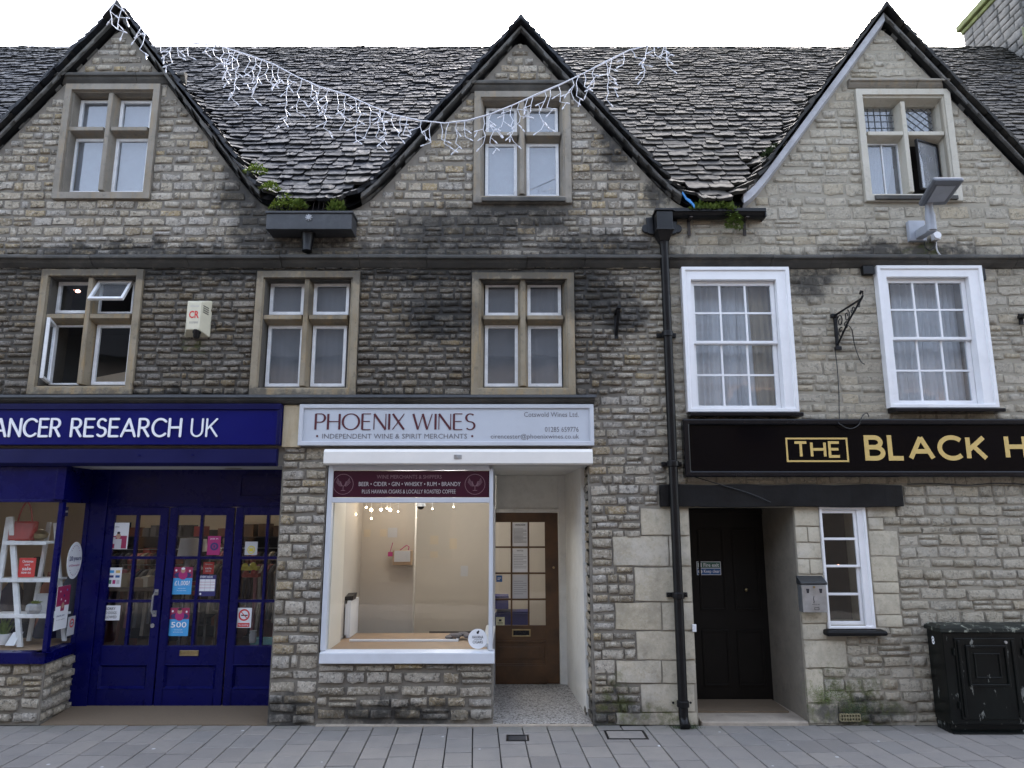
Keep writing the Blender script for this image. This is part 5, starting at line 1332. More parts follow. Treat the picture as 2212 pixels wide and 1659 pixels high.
# dark goods behind the ladder shelf
gr = random.Random(9)
for k in range(6):
    px = [15, 60, 95, 110, 150, 165][k]; x, z = on(px, 1340, .95); w = gr.uniform(.10, .18); h = gr.uniform(.5, .95); mb = MB()
    mb.lathe((x, .98, .55), [(w * .9, 0), (w, h * .3), (w * .75, h * .6), (w * .95, h * .8), (w * .4, h), (.03, h + .06)], 12)
    mk('dress_form', mb, cl_cols[[1, 0, 3, 1, 2, 0][k]], label=['navy dress on a stand at the far left of the charity window', 'black dress on a stand behind the ladder shelf', 'rust dress on a stand behind the ladder shelf', 'navy dress on a stand right of the rust one', 'grey dress on a stand behind the oval sticker', 'black dress on a stand nearest the blue doors'][k], cat='dress', smooth=True)

# ================================================================ WINE SHOP FRONT
ws = empty('shop_sign', (X(966, 920), -.1, zc0), 'pale grey fascia board with maroon capitals of the wine merchant', 'sign')
q = RECT(652, 1280, 877, 964)
mb = MB(); mb.box(q[0], q[1], -.085, -.004, q[2], q[3]); mk('board', mb, M['grey_sign'], ws)
mb = MB(); mb.frame((q[0] - .003, q[1] + .003, q[2] - .003, q[3] + .003), .042, -.105, -.0855); mk('frame', mb, M['grey_frame'], ws, bevel=.006)
Yw = -.087
def wt(px0, px1, py0, py1): a = RECT(px0, px1, py0, py1, Y=Yw); return a
a = wt(682, 1025, 894, 928); sign_text(ws, 'PHOENIX WINES', a[0], a[1], a[2], a[3], Yw, M['maroon_ink'], .022, .009, gap=.20, space=.34, depth=.002, contrast=True)
a = wt(696, 1009, 937, 947.5); font_text(ws, 'INDEPENDENT WINE & SPIRIT MERCHANTS', a[0], a[1], a[2], a[3], Yw - .001, M['grey_ink'])
for px in (685, 1020): mb = MB(); mb.disc_y(X(px, 942, Yw), Z(942, Yw), .011, Yw - .001, Yw, 12); mk('bullet', mb, M['maroon_ink'], ws)
a = wt(1132, 1250, 890, 900.5); font_text(ws, 'Cotswold Wines Ltd.', a[0], a[1], a[2], a[3], Yw - .001, M['grey_ink'])
a = wt(1177, 1250, 922, 933); font_text(ws, '01285 659776', a[0], a[1], a[2], a[3], Yw - .001, M['grey_ink'])
a = wt(1060, 1251, 937, 950.5); font_text(ws, 'cirencester@phoenixwines.co.uk', a[0], a[1], a[2], a[3], Yw - .001, M['grey_ink'])
# white shutter box
sb = empty('shutter_box', (X(990, 990), -.1, Z(1003)), 'white roller shutter housing under the wine merchant sign', 'shutter box')
q = RECT(700, 1280, 970, 1004, Y=-.1)
mb = MB(); mb.prism_x([(.0, q[3]), (-.10, q[3]), (-.125, q[3] - .03), (-.125, q[2] + .012), (-.10, q[2]), (.0, q[2])], q[0], q[1]); mk('housing', mb, paint('cream_white_steel', (.80, .77, .72), .42, .03, 4, .03, .08, dirtcol=(.5, .45, .4)), sb, bevel=.005)
x, z = P(989, 987, -.126); mb = MB(); mb.box(x - .038, x + .038, -.130, -.1255, z - .022, z + .022); mb.disc_y(x, z, .012, -.136, -.1302); mb.box(x - .003, x + .003, -.14, -.1362, z, z + .012); mk('lock_plate', mb, M['steel'], sb, bevel=.002)
# maroon panel with lettering
mp = empty('name_panel', (X(884, 1045), .0, Z(1075)), 'maroon panel of drinks lettering above the wine shop window', 'sign')
q = RECT(709, 1057, 1017, 1074)
mb = MB(); mb.box(q[0], q[1], .0, .03, q[2], q[3]); mk('board', mb, M['maroon'], mp)
Ym = -.0015
for t, (u0, u1, v0, v1), mt in (('WINE MERCHANTS & SHIPPERS', (814, 954, 1026, 1034), M['pink_ink']), ('BEER • CIDER • GIN • WHISKY • RUM • BRANDY', (775, 995, 1041, 1050), M['pale_ink']), ('PLUS HAVANA CIGARS & LOCALLY ROASTED COFFEE', (782, 984, 1057.5, 1066), M['pale_ink'])):
    a = RECT(u0, u1, v0, v1, Y=Ym); font_text(mp, t, a[0], a[1], a[2], a[3], Ym, mt)
for px in (741.5, 1026):
    x, z = P(px, 1046, Ym); mb = MB(); ribbon(mb, [(x + .1 * math.cos(k * math.pi / 18), z + .1 * math.sin(k * math.pi / 18)) for k in range(37)], lambda d: .005, Ym - .001, Ym)
    # winged cup emblem inside the ring
    for s in (-1, 1):
        for j in range(4):
            ribbon(mb, [(x + s * .015, z - .02 + j * .004)] + [(x + s * (.02 + (.052 - j * .004) * u), z - .025 + j * .012 + .05 * u ** 1.6) for u in (.35, .7, 1.)], lambda d: .004, Ym - .0008 - j * .0001, Ym)
    ribbon(mb, [(x - .03, z + .03), (x - .015, z - .01), (x, z - .02), (x + .015, z - .01), (x + .03, z + .03)], lambda d: .005, Ym - .0013, Ym)
    ribbon(mb, [(x, z - .02), (x, z - .06)], lambda d: .005, Ym - .0014, Ym); ribbon(mb, [(x - .022, z - .062), (x + .022, z - .062)], lambda d: .005, Ym - .0015, Ym)
    mk('emblem', mb, M['pink_ink'], mp)
# window frame, sill, glass
wf = MB()
xl0, xl1, xr0, xr1 = X(700, 1240), X(711, 1240), X(1056, 1240), X(1064.5, 1240)
zt0 = Z(1086)
wf.box(xl0, xl1, -.02, .06, Z_SILL1, Z(1006)); wf.box(xr0, xr1, -.02, .05, Z_SILL1, Z(1013)); wf.box(xl1, xr0, -.025, .05, zt0, Z(1075)); wf.box(xl1, xr0, -.02, .05, Z(1016), Z_HEAD)
wwin = mk('shop_window', wf, M['grey_frame'], shop, bevel=.005)
mb = MB(); mb.prism_x([(-.075, Z_SILL0 + .005), (-.065, Z_SILL1 - .012), (.05, Z_SILL1 + .006), (.05, Z_SILL0 + .005)], X(693, 1420), X(1068.5, 1420)); mk('sill', mb, M['grey_frame'], wwin, bevel=.006)
mb = MB(); mb.face([(xl1, .02, Z_SILL1), (xr0, .02, Z_SILL1), (xr0, .02, zt0), (xl1, .02, zt0)]); mk('pane', mb, M['glass'], wwin)
YDR = 1.55
xs_ = xr1 - .03
mb = MB(); mb.face([(xs_, .05, Z_SILL1), (xs_, YDR - .05, Z_SILL1), (xs_, YDR - .05, zt0), (xs_, .05, zt0)]); mk('pane', mb, M['glass'], wwin)
mb = MB(); mb.box(xs_ - .02, xs_ + .02, YDR - .06, YDR, .05, Z_HEAD); mb.box(xs_ - .02, xs_ + .02, .052, YDR - .061, zt0, Z_HEAD); mb.box(xs_ - .02, xs_ + .02, .6, .64, Z_SILL1 + .02, zt0 - .001); mk('side_post', mb, M['grey_frame'], wwin, bevel=.004)
mb = MB(); mb.box(xs_ - .08, xs_ + .025, .26, YDR, .0, Z_SILL1 + .02); mk('side_riser', mb, M['grey_frame'], wwin)
# passage: floor, ceiling, right wall, door
mb = MB(); zfl = Z(1478, YDR); x0, x1 = X(1065, 1562), X(1290, 1562)
mb.hexa([(xs_, .01, -.04), (X_WR, .01, -.04), (X_WR, YDR + .1, -.04), (xs_, YDR + .1, -.04)], [(xs_, .01, .015), (X_WR, .01, .015), (X_WR, YDR + .1, zfl), (xs_, YDR + .1, zfl)]); mk('mosaic_floor', mb, M['terrazzo'], shop)
mb = MB(); mb.box(X_PR + .01, X_WR, -.045, .009, -.02, .012); mk('stone_edging', mb, M['threshold'], shop, bevel=.004)
mb = MB(); mb.box(xl1 - .1, X_WR, .051, YDR + .4, zce, zce + .1); mk('ceiling', mb, M['white_wall'], shop)
xw0, xw1 = X(1269, 1300), X(1222, 1300, YDR)
mb = MB(); mb.hexa([(xw0, .27, .0), (X_WR + .3, .27, .0), (X_WR + .3, YDR + .1, .0), (xw1, YDR + .1, .0)], [(xw0 - .02, .27, zce), (X_WR + .3, .27, zce), (X_WR + .3, YDR + .1, zce), (xw1, YDR + .1, zce)]); mk('passage_wall', mb, M['white_wall'], shop)
mb = MB(); mb.box(X_WR, X_WR + .35, .002, .269, 0, zce); mk('pier', mb, M['mortar'], shop)
mb = MB()
for k in range(7): mb.hexa([(xw0 - .012 + .003 * k, .27 + .03 * k, .02), (xw0 + .01, .27 + .03 * k, .02), (xw0 + .01, .30 + .03 * k, .02), (xw0 - .012, .30 + .03 * k, .02)], [(xw0 - .012, .27 + .03 * k, .05 + .05 * abs(math.sin(k * 2.2))), (xw0 + .01, .27 + .03 * k, .05), (xw0 + .01, .30 + .03 * k, .05), (xw0 - .012, .30 + .03 * k, .06)])
mk('broken_plaster', mb, M['dressed_gold'], shop)
dq = lambda p, y=1290: X(p, y, YDR)
dz0, dz1 = Z(1477, YDR), Z(1108, YDR)
mb = MB(); mb.box(dq(1208), dq(1224), YDR - .02, YDR + .08, zfl, zce); mb.box(xs_ + .021, dq(1208), YDR - .02, YDR + .08, dz1 + .003, dz1 + .05); mb.box(xs_ + .021, dq(1208), YDR + .0, YDR + .05, dz1 + .05, zce); mk('door_frame', mb, M['white_wall'], shop, bevel=.004)
da, db = dq(1058), dq(1207); st = .10
pz = [Z(v, YDR) for v in (1351, 1295, 1238.5, 1182, 1128)]
pa, pb = dq(1068), dq(1179)
mb = MB(); y0, y1 = YDR, YDR + .045
mb.box(pb, db, y0, y1, dz0, dz1); mb.box(da, pa - .0, y0, y1, dz0, dz1); mb.box(pa, pb, y0, y1, pz[-1], dz1); mb.box(pa, pb, y0, y1, dz0, dz0 + .2); zq = pz[0] - .17; mb.box(pa, pb, y0, y1, zq, pz[0])
wd = mk('door', mb, M['wood'], shop, bevel=.005)
m = MB(); m.box(pa, pb, y0 + .014, y1 - .01, dz0 + .2, zq); m.frame((pa, pb, dz0 + .2, zq), .02, y0 - .004, y0 + .0135); m.box(pa + .06, pb - .06, y0 + .004, y0 + .0135, dz0 + .27, zq - .07); mk('panel', m, M['wood'], wd, bevel=.004)
m = MB(); t = .010; cw = (pb - pa) / 3
for k in (1, 2): m.box(pa + cw * k - t, pa + cw * k + t, y0 + .004, y1 - .004, pz[0], pz[-1])
for j in (1, 2, 3):
    for k in range(3): m.box(pa + cw * k + (t if k else 0), pa + cw * (k + 1) - (t if k < 2 else 0), y0 + .005, y1 - .005, pz[j] - t, pz[j] + t)
mk('glazing_bars', m, M['wood'], wd)
for k in range(3):
    for j in range(4):
        p = MB(); a_, b_ = pa + cw * k, pa + cw * (k + 1); p.face([(a_, YDR + .02, pz[j]), (b_, YDR + .02, pz[j]), (b_, YDR + .02, pz[j + 1]), (a_, YDR + .02, pz[j + 1])]); mk('pane', p, M['glass'], wd)
m = MB(); a_ = RECT(1106, 1146, 1359, 1375, YDR); m.frame(a_, .014, y0 - .012, y0 - .0005); mk('letter_slot', m, M['brass'], wd, bevel=.002)
m = MB(); m.box(a_[0] + .014, a_[1] - .014, y0 - .006, y0 - .0005, a_[2] + .014, a_[3] - .014); mk('slot_flap', m, M['black'], wd)
m = MB(); m.disc_y(dq(1196, 1226), Z(1226, YDR), .014, y0 - .012, y0 - .0005, 16); mk('lock', m, M['brass'], wd)
Yn = YDR + .012
lines = lambda n: [(.08, .92 if k % 3 else .7, .26 + .62 * k / n, .262 + .62 * k / n + .012, M['grey_ink']) for k in range(n)]
for k, (v0, v1, lab) in enumerate(((1129, 1180, 'top white typed notice in the middle column of the brown glazed door'), (1185, 1236, 'second white typed notice down in the middle column of the brown glazed door'), (1242, 1293, 'third white sheet down in the middle column of the brown glazed door'))):
    card('notice', lab, 'notice', (1107, 1140, v0, v1), Yn, M['paper'] if k < 2 else M['paper_grey'], lines([12, 9, 7][k]), [('OPENING HOURS', .16, .84, .06, .13, M['ink'])] if k == 0 else ([('NOTICE', .3, .7, .06, .12, M['ink'])] if k == 1 else []))
card('blue_sticker', 'small blue sticker in the left column of the brown glazed door', 'sticker', (1072, 1085, 1243, 1257), Yn, M['sign_blue'], [(.2, .8, .35, .45, M['paper']), (.2, .6, .6, .68, M['paper'])])
card('warning_sticker', 'pale yellow warning sticker low in the left column of the brown glazed door', 'sticker', (1071, 1090, 1333, 1352), Yn, paint('pale_yellow_card', (.6, .56, .36), .6), [(.35, .65, .25, .5, M['ink']), (.2, .8, .62, .68, M['ink']), (.2, .8, .76, .80, M['ink'])])

# interior of the wine shop
LX = xl1 - .02; YB = 3.4
mb = MB(); mb.box(LX - .1, LX, .06, YB, -.1, 2.85); mb.box(LX, 1.6, YB, YB + .1, -.1, 2.85); mb.box(1.5, 1.6, YDR + .2, YB, -.1, 2.85); mk('shop_wall', mb, M['peach'], shop)
mb = MB(); mb.box(LX, xs_ - .08, .3, YB, -.1, .06); mb.box(xs_ - .08, 1.5, YDR + .11, YB, -.1, .06); mk('shop_floor', mb, paint('grey_carpet', (.10, .085, .085), .95, .1, 30, .1), shop)
mb = MB(); mb.box(LX, 1.5, .06, YB, 2.55, 2.8); mk('shop_ceiling', mb, M['white_wall'], shop)
xp = X(891, 1230, 1.6)
mb = MB(); mb.box(LX, xp, 1.6, 1.72, .06, 2.55); mb.box(xp + .0, xp + .02, 1.58, 1.73, .06, 2.55); mk('partition', mb, M['peach'], shop)
zb0 = Z_SILL1 - .01
mb = MB(); mb.box(LX, xs_ - .03, .05, 1.15, zb0 - .03, zb0); wb = mk('window_board', mb, M['wood_light'], shop, bevel=.003)
mb = MB(); xe = X(990, 1384, .58); mb.box(LX + .12, xe, .57, .595, zb0 + .001, zb0 + .022); mb.box(xe - .025, xe, .596, .9, zb0 + .001, zb0 + .022); mk('white_lip', mb, M['white'], wb, bevel=.002)
mb = MB(); mb.box(LX + .002, LX + .03, .06, .56, zb0 + .001, zt0 + .3); mk('window_reveal', mb, paint('cream_reveal', (.70, .64, .54), .7, .03), shop)
mb = MB(); a_ = RECT(734, 757, 1298, 1384, .8); mb.box(LX + .031, a_[1], .8, 1.2, zb0 + .002, a_[3]); mb.box(a_[1] - .06, a_[1] - .02, .79, .7995, zb0 + .03, a_[3] - .03); counter = mk('counter', mb, M['white'], label='white counter end at the left inside the wine shop window', cat='counter', bevel=.006)
x, z = P(747, 1293, .85); mb = MB(); mb.hexa([(x - .09, .82, a_[3] + .001), (x + .08, .82, a_[3] + .001), (x + .08, 1.0, a_[3] + .001), (x - .09, 1.0, a_[3] + .001)], [(x - .09, .82, a_[3] + .03), (x + .09, .82, a_[3] + .05), (x + .09, 1.0, a_[3] + .07), (x - .09, 1.0, a_[3] + .06)]); mk('card_reader', mb, M['iron'], label='small black machine on the white counter end', cat='machine', bevel=.005)
mb = MB(); mb.box(xp + .02, 1.5, YB - .02, YB - .001, .06, .34); mb.box(xp + .02, 1.5, YB - .03, YB - .0205, .33, .36); mk('skirting', mb, paint('dark_skirting', (.10, .085, .08), .7), shop)
mb = MB(); mb.tube([(LX + .03, .09, zt0 + .02), (LX + .03, 1.5, zt0 + .06)], .012); mk('track_rail', mb, M['white'], shop)
for k, (q, Y, lab, mt) in enumerate((((786, 800, 1144, 1160), 1.594, 'leftmost pale notice on the partition in the wine shop', 'cream_wall'), ((821, 835, 1143, 1159), 1.594, 'middle pale notice on the partition in the wine shop', 'cream_wall'), ((838, 858, 1140, 1161), 1.594, 'largest pale notice on the partition in the wine shop', 'paper_grey'),
        ((929, 947, 1157, 1176), YB - .006, 'upper left pale notice on the back wall of the wine shop', 'cream_wall'), ((971, 987, 1163, 1186), YB - .006, 'tall pale notice on the back wall of the wine shop', 'cream_wall'), ((929, 946, 1191, 1205), YB - .006, 'lower left pale notice on the back wall of the wine shop', 'cream_wall'), ((995, 1011, 1222, 1245), YB - .006, 'pale notice on the back wall nearest the wine shop door', 'paper_grey'))):
    card('wall_notice', lab, 'notice', q, Y, M[mt])
a_ = RECT(848, 888, 1189, 1221, 1.45); cbx = empty('clipboard_box', ((a_[0] + a_[1]) / 2, 1.5, a_[2]), 'wooden wall box with a pale sheet and pink straps on the wine shop partition', 'box')
mb = MB(); mb.box(a_[0], a_[1], 1.45, 1.595, a_[2], a_[3]); mk('box', mb, M['wood_light'], cbx, bevel=.005)
mb = MB(); mb.box(a_[0] + .02, a_[1] - .01, 1.443, 1.449, a_[2] + .04, a_[3] - .002); mk('sheet', mb, M['paper_grey'], cbx)
mb = MB(); mb.tube([(a_[0] + .08, 1.47, a_[3]), (a_[0] + .16, 1.47, a_[3] + .06), (a_[0] + .19, 1.47, a_[3] + .04), (a_[0] + .18, 1.47, a_[3])], .006, 6); mb.box(a_[0] - .06, a_[0] - .005, 1.47, 1.53, a_[3] - .07, a_[3] - .02); mb.tube([(a_[0] - .04, 1.5, a_[3] - .02), (a_[0] - .01, 1.5, a_[3] + .09)], .004, 5); mk('strap', mb, M['magenta'], cbx)
mb = MB(); x, z = P(997, 1366, .75)
for k in range(9):
    u = k / 8; mb.ball((x - .13 + .26 * u, .72 + .05 * math.sin(k * 1.7), zb0 + .02 + .03 * math.sin(math.pi * u)), .045, 8, 5, (1, 1.2, .55))
mk('folded_cloth', mb, paint('grey_cloth', (.16, .14, .14), .95, .3, 20, .4), label='crumpled grey cloth on the wooden board inside the wine shop window', cat='cloth', smooth=True)
st_ = empty('window_sticker', (X(1032, 1380, .015), .012, Z(1399, .015)), 'round white cigar sticker in the lower right corner of the wine shop window', 'sticker')
x, z = P(1032, 1380, .012); mb = MB(); mb.disc_y(x, z, .093, .012, .016, 32); mk('disc', mb, M['paper'], st_)
for t, (u0, u1, v0, v1) in (('HAVANA', (1020, 1044, 1373, 1379.5)), ('CIGARS', (1021, 1043, 1384, 1390)), ('AVAILABLE HERE', (1024, 1041, 1380.6, 1382.4))): a_ = RECT(u0, u1, v0, v1, Y=.010); font_text(st_, t, a_[0], a_[1], a_[2], a_[3], .0105, M['ink'], offset=.01)
mb = MB(); xx, zz = P(1032, 1366.5, .0105); mb.ball((xx, .0112, zz), .012, 8, 5, (1, .05, 1.1)); mb.ball((xx + .008, .0112, zz + .012), .008, 8, 5, (1, .05, 1)); mk('emblem', mb, M['ink'], st_)
cm = empty('dome_camera', (X(909, 1094, 1.5), 1.5, Z(1097, 1.5)), 'dark dome camera at the top of the wine shop window', 'camera')
x, z = P(909, 1094, 1.45); mb = MB(); mb.lathe((x, 1.45, z), [(.05, .04), (.055, 0)], 14); mk('mount', mb, M['grey_frame'], cm, smooth=True); mb = MB(); mb.ball((x, 1.45, z), .042, 12, 8, (1, 1, .9)); mk('dome', mb, M['iron'], cm, smooth=True)
mb = MB(); mb.tube([(x, 1.45, z + .03), (x, 1.45, 2.56)], .012, 8); mk('stem', mb, M['grey_frame'], cm)
BULB = emis('warm_bulb', (1., .76, .48), 4.)
bl = [(791, 1096, 9), (802, 1101.6, 14), (823, 1101, 12), (836, 1098, 9), (843, 1101.6, 14), (860, 1105, 6), (768, 1111, 11), (802, 1120, 8), (899, 1118, 8), (934, 1099, 8), (980, 1095, 7)]
names = ['leftmost of the high row', 'second of the high row', 'third of the high row', 'fourth of the high row', 'last large one of the high row', 'small one right of the high row', 'far left low one', 'lowest one under the row', 'low one right of the partition edge', 'high one over the back wall', 'rightmost one by the side pane']
for k, (px, py, rr_) in enumerate(bl):
    Y = 1.2 if k < 8 else 2.2; x, z = P(px, py, Y); t = empty('pendant_bulb', (x, Y, z), 'warm glowing bulb in the wine shop, ' + names[k], 'bulb', 'warm bulbs hanging in the wine shop')
    mb = MB(); mb.ball((x, Y, z), .0013 * rr_, 10, 6); mk('bulb', mb, BULB, t, smooth=True)
    mb = MB(); mb.tube([(x, Y, z + .014), (x, Y, 2.55)], .0022, 5); mk('cord', mb, M['curtain'], t)
    if k in (4, 9):
        ld_ = bpy.data.lights.new('bulb_light', 'POINT'); ld_.energy = 2.0 if k != 9 else 8; ld_.color = (1, .96, .91); ld_.shadow_soft_size = .2
        lo = bpy.data.objects.new('bulb_light', ld_); lo.location = (x + .25, Y - .35, 2.36); link(lo, t)
# blue crates seen through the lower panes of the wine shop door
for k, (px, py, w, h) in enumerate(((1080, 1300, .22, .16), (1108, 1345, .42, .28), (1082, 1352, .25, .26))):
    x, z = P(px, py, 2.4); mb = MB(); mb.box(x - w / 2, x + w / 2, 2.3 + .05 * k, 2.6 + .05 * k, z - h / 2, z + h / 2); mb.frame((x - w / 2 - .005, x + w / 2 + .005, z + h / 2 - .03, z + h / 2 + .004), .012, 2.285 + .05 * k, 2.2995 + .05 * k); mk('crate', mb, M['navy_card'], label=['small navy crate behind the third row of panes of the brown door', 'wide navy crate behind the lowest middle pane of the brown door', 'navy crate behind the lowest left pane of the brown door'][k], cat='crate', bevel=.006)

# ================================================================ PUB FRONT
ps = empty('pub_sign', (X(1850, 970), -.12, Z(1030)), 'long black fascia board with gold lettering on the pub', 'sign')
q = RECT(1476, 2420, 908, 1030, Y=-.06)
mb = MB(); mb.box(q[0], q[1], -.10, -.003, q[2], q[3]); mk('board', mb, M['black_sign'], ps)
mb = MB(); mb.frame((q[0] - .006, q[1], q[2] - .006, q[3] + .006), .06, -.135, -.1005); mk('frame', mb, M['black'], ps, bevel=.014)
Yp = -.1015
a = RECT(1698, 1832, 945.5, 998, Y=Yp); mb = MB(); mb.frame(a, .017, Yp - .003, Yp); mk('letter_border', mb, M['gold'], ps)
a = RECT(1717, 1813, 956, 986, Y=Yp); sign_text(ps, 'THE', a[0], a[1], a[2], a[3], Yp, M['gold'], .026, gap=.26, depth=.003)
a = RECT(1872, 2128, 945, 990, Y=Yp); sign_text(ps, 'BLACK', a[0], a[1], a[2], a[3], Yp, M['gold'], .045, gap=.28, depth=.003)
a = RECT(2175, 2420, 943, 988, Y=Yp); sign_text(ps, 'HORSE', a[0], a[1], a[2], a[3], Yp, M['gold'], .045, gap=.28, depth=.003)
q = RECT(1426, 1948, 1047, 1095, Y=-.05)
mb = MB(); n = 14; r = random.Random(2)
for k in range(n):
    x0, x1 = q[0] + (q[1] - q[0]) * k / n, q[0] + (q[1] - q[0]) * (k + 1) / n
    f = lambda kk: (.008 * math.sin(kk * 1.3), .006 * math.sin(kk * .9 + 1), .006 * math.sin(kk * 1.7))
    a0, a1 = f(k), f(k + 1)
    mb.hexa([(x0, -.075 + a0[0], q[2] + a0[1]), (x0, .25, q[2]), (x0, .25, q[3]), (x0, -.07 + a0[0], q[3] + a0[2])], [(x1, -.075 + a1[0], q[2] + a1[1]), (x1, .25, q[2]), (x1, .25, q[3]), (x1, -.07 + a1[0], q[3] + a1[2])])
mk('lintel_beam', mb, M['beam'], pub, bevel=.006)
YP = .80
pz0, pz1 = Z(1521, YP), Z(1106, YP)
mb = MB(); mb.box(X_DL - .25, X_DL, .30, YP + .1, 0, Z_LINT0); mk('door_reveal', mb, M['mortar'], pub)
xr_ = X(1657, 1310, YP)
mb = MB(); mb.hexa([(X_DR, .03, 0), (X_DR + .12, .03, 0), (X_DR + .12, YP + .1, 0), (xr_, YP + .1, 0)], [(X_DR, .03, Z_LINT0), (X_DR + .12, .03, Z_LINT0), (X_DR + .12, YP + .1, Z_LINT0), (xr_, YP + .1, Z_LINT0)]); mk('door_reveal', mb, paint('brown_render', (.20, .175, .14), .9, .2, 3, .4, .5), pub)
mb = MB(); mb.box(X_DL, X_DR + .2, .251, YP + .1, Z_LINT0 - .0, Z_LINT0 + .1); mk('door_soffit', mb, M['beam'], pub)
mb = MB(); pa_, pb_ = X(1497, 1310, YP) - .06, xr_ + .05
mb.box(pa_, pb_, YP, YP + .05, pz0, Z_LINT0); pd = mk('door', mb, M['darkdoor'], pub)
m = MB()
for k in range(2):
    for (za, zb3) in ((pz0 + .18, pz0 + .75), (pz0 + .95, pz1 - .18)):
        xa = pa_ + .14 + k * (pb_ - pa_ - .16) / 2; xb3 = xa + (pb_ - pa_) / 2 - .17
        m.frame((xa, xb3, za, zb3), .022, YP - .012, YP - .0005)
m.box(pa_, pb_, YP - .014, YP - .0005, pz1 - .02, pz1 + .03)
mk('panel_moulding', m, M['darkdoor'], pd, bevel=.003)
m = MB(); x, z = P(1612, 1274, YP - .03); m.ball((x, YP - .03, z), .02, 10, 6); mk('knob', m, M['brass'], pd, smooth=True)
m = MB(); m.box(pa_, pb_, YP - .03, YP - .0145, pz0 + .0, pz0 + .03); mk('weather_board', m, M['darkdoor'], pd)
mb = MB(); mb.box(X_DL + .03, X_DR - .005, -.015, YP, -.04, .035); mk('door_step', mb, M['threshold'], pub, bevel=.012)
mb = MB(); mb.box(X_DL + .05, xr_ - .02, .30, YP - .02, .036, .052); mk('door_mat', mb, M['mat'], label='dark worn mat on the step at the black pub door', cat='mat')
fs = empty('fire_exit_sign', (X(1531, 1228, YP), YP, Z(1242, YP)), 'green and blue fire exit keep clear sign on the black pub door', 'sign')
a = RECT(1505, 1557, 1213, 1242, YP - .006); mb = MB(); mb.box(a[0], a[1], YP - .008, YP - .001, a[2], a[3]); mk('plate', mb, M['paper'], fs)
zm = (a[2] + a[3]) / 2; mb = MB(); mb.mat(0).box(a[0] + .006, a[1] - .006, YP - .0095, YP - .0081, zm + .004, a[3] - .006); mb.mat(1).box(a[0] + .006, a[1] - .006, YP - .0095, YP - .0081, a[2] + .006, zm - .004)
mb.mat(2).box(a[0] + .012, a[0] + .055, YP - .0104, YP - .0096, zm + .012, a[3] - .014); mb.mat(2).disc_y(a[0] + .036, (a[2] + zm) / 2, .024, YP - .0104, YP - .0096, 16); mb.mat(0).box(a[0] + .022, a[0] + .03, YP - .0112, YP - .0105, zm + .016, a[3] - .024); mb.mat(0).disc_y(a[0] + .034, a[3] - .03, .006, YP - .0112, YP - .0105, 10); mb.mat(1).box(a[0] + .033, a[0] + .039, YP - .0112, YP - .0105, (a[2] + zm) / 2 - .006, (a[2] + zm) / 2 + .016); mb.mat(1).disc_y(a[0] + .036, (a[2] + zm) / 2 - .014, .0035, YP - .0112, YP - .0105, 8)
mk('print', mb, [M['green_ink'], M['sign_blue'], M['paper']], fs)
font_text(fs, 'Fire exit', a[0] + .075, a[1] - .02, zm + .014, a[3] - .016, YP - .0106, M['letter_white'], offset=.012); font_text(fs, 'Keep clear', a[0] + .075, a[1] - .014, a[2] + .012, zm - .014, YP - .0106, M['letter_white'], offset=.012)
mb = MB(); x, z = P(1499, 1356, 0); mb.box(x - .022, x + .018, -.028, -.012, z - .035, z + .035); mk('door_bell', mb, M['white'], label='small white box on the pale quoin left of the black pub door', cat='bell', bevel=.004)
# narrow window
mb = MB(); y0 = -.035; gq = RECT(1782, 1851, 1108, 1345, Y=.02)
op = (gq[0] - .028, gq[1] + .028, gq[2] - .03, gq[3] + .03)
mb.ring(NW, .03, NW, y0); mb.ring(NW, y0, inner(NW, .02), y0); mb.ring(inner(NW, .02), y0, inner(NW, .026), y0 + .014); mb.ring(inner(NW, .026), y0 + .014, op, y0 + .02); mb.ring(op, y0 + .02, op, .07)
nw = mk('narrow_window', mb, M['white'], pub, bevel=.003)
zmid = (op[2] + op[3]) / 2
for half, (za, zb3, yy) in enumerate(((zmid, op[3] - .003, -.004), (op[2] + .003, zmid + .016, .022))):
    m = MB(); ii = m.frame((op[0] + .003, op[1] - .003, za, zb3), (.028, .028, .022 if half == 0 else .04, .03 if half == 0 else .02), yy, yy + .024); zc = (ii[2] + ii[3]) / 2
    m.box(ii[0], ii[1], yy + .003, yy + .02, zc - .012, zc + .012); mk('sash', m, M['white'], nw, bevel=.003)
    for c, d in ((ii[2], zc - .012), (zc + .012, ii[3])): p = MB(); p.face([(ii[0], yy + .012, c), (ii[1], yy + .012, c), (ii[1], yy + .014, d), (ii[0], yy + .014, d)]); mk('pane', p, M['glass'], nw)
s = MB(); s.hexa([(NW[0] - .05, -.10, NW[2] - .062), (NW[1] + .08, -.11, NW[2] - .058), (NW[1] + .07, .02, NW[2] - .06), (NW[0] - .05, .02, NW[2] - .06)], [(NW[0] - .045, -.10, NW[2] - .01), (NW[1] + .075, -.11, NW[2] - .012), (NW[1] + .07, .02, NW[2] - .002), (NW[0] - .05, .02, NW[2] - .002)]); mk('sill', s, M['beam'], nw, bevel=.018)
mb = MB(); x, z = P(1811, 1221, 1.2); mb.ball((x, 1.2, z), .012, 8, 5); tl = mk('lamp', mb, emis('dim_pub_lamp', (1., .4, .2), 1.0), label='tiny orange lamp glowing behind the narrow white pub window', cat='lamp')

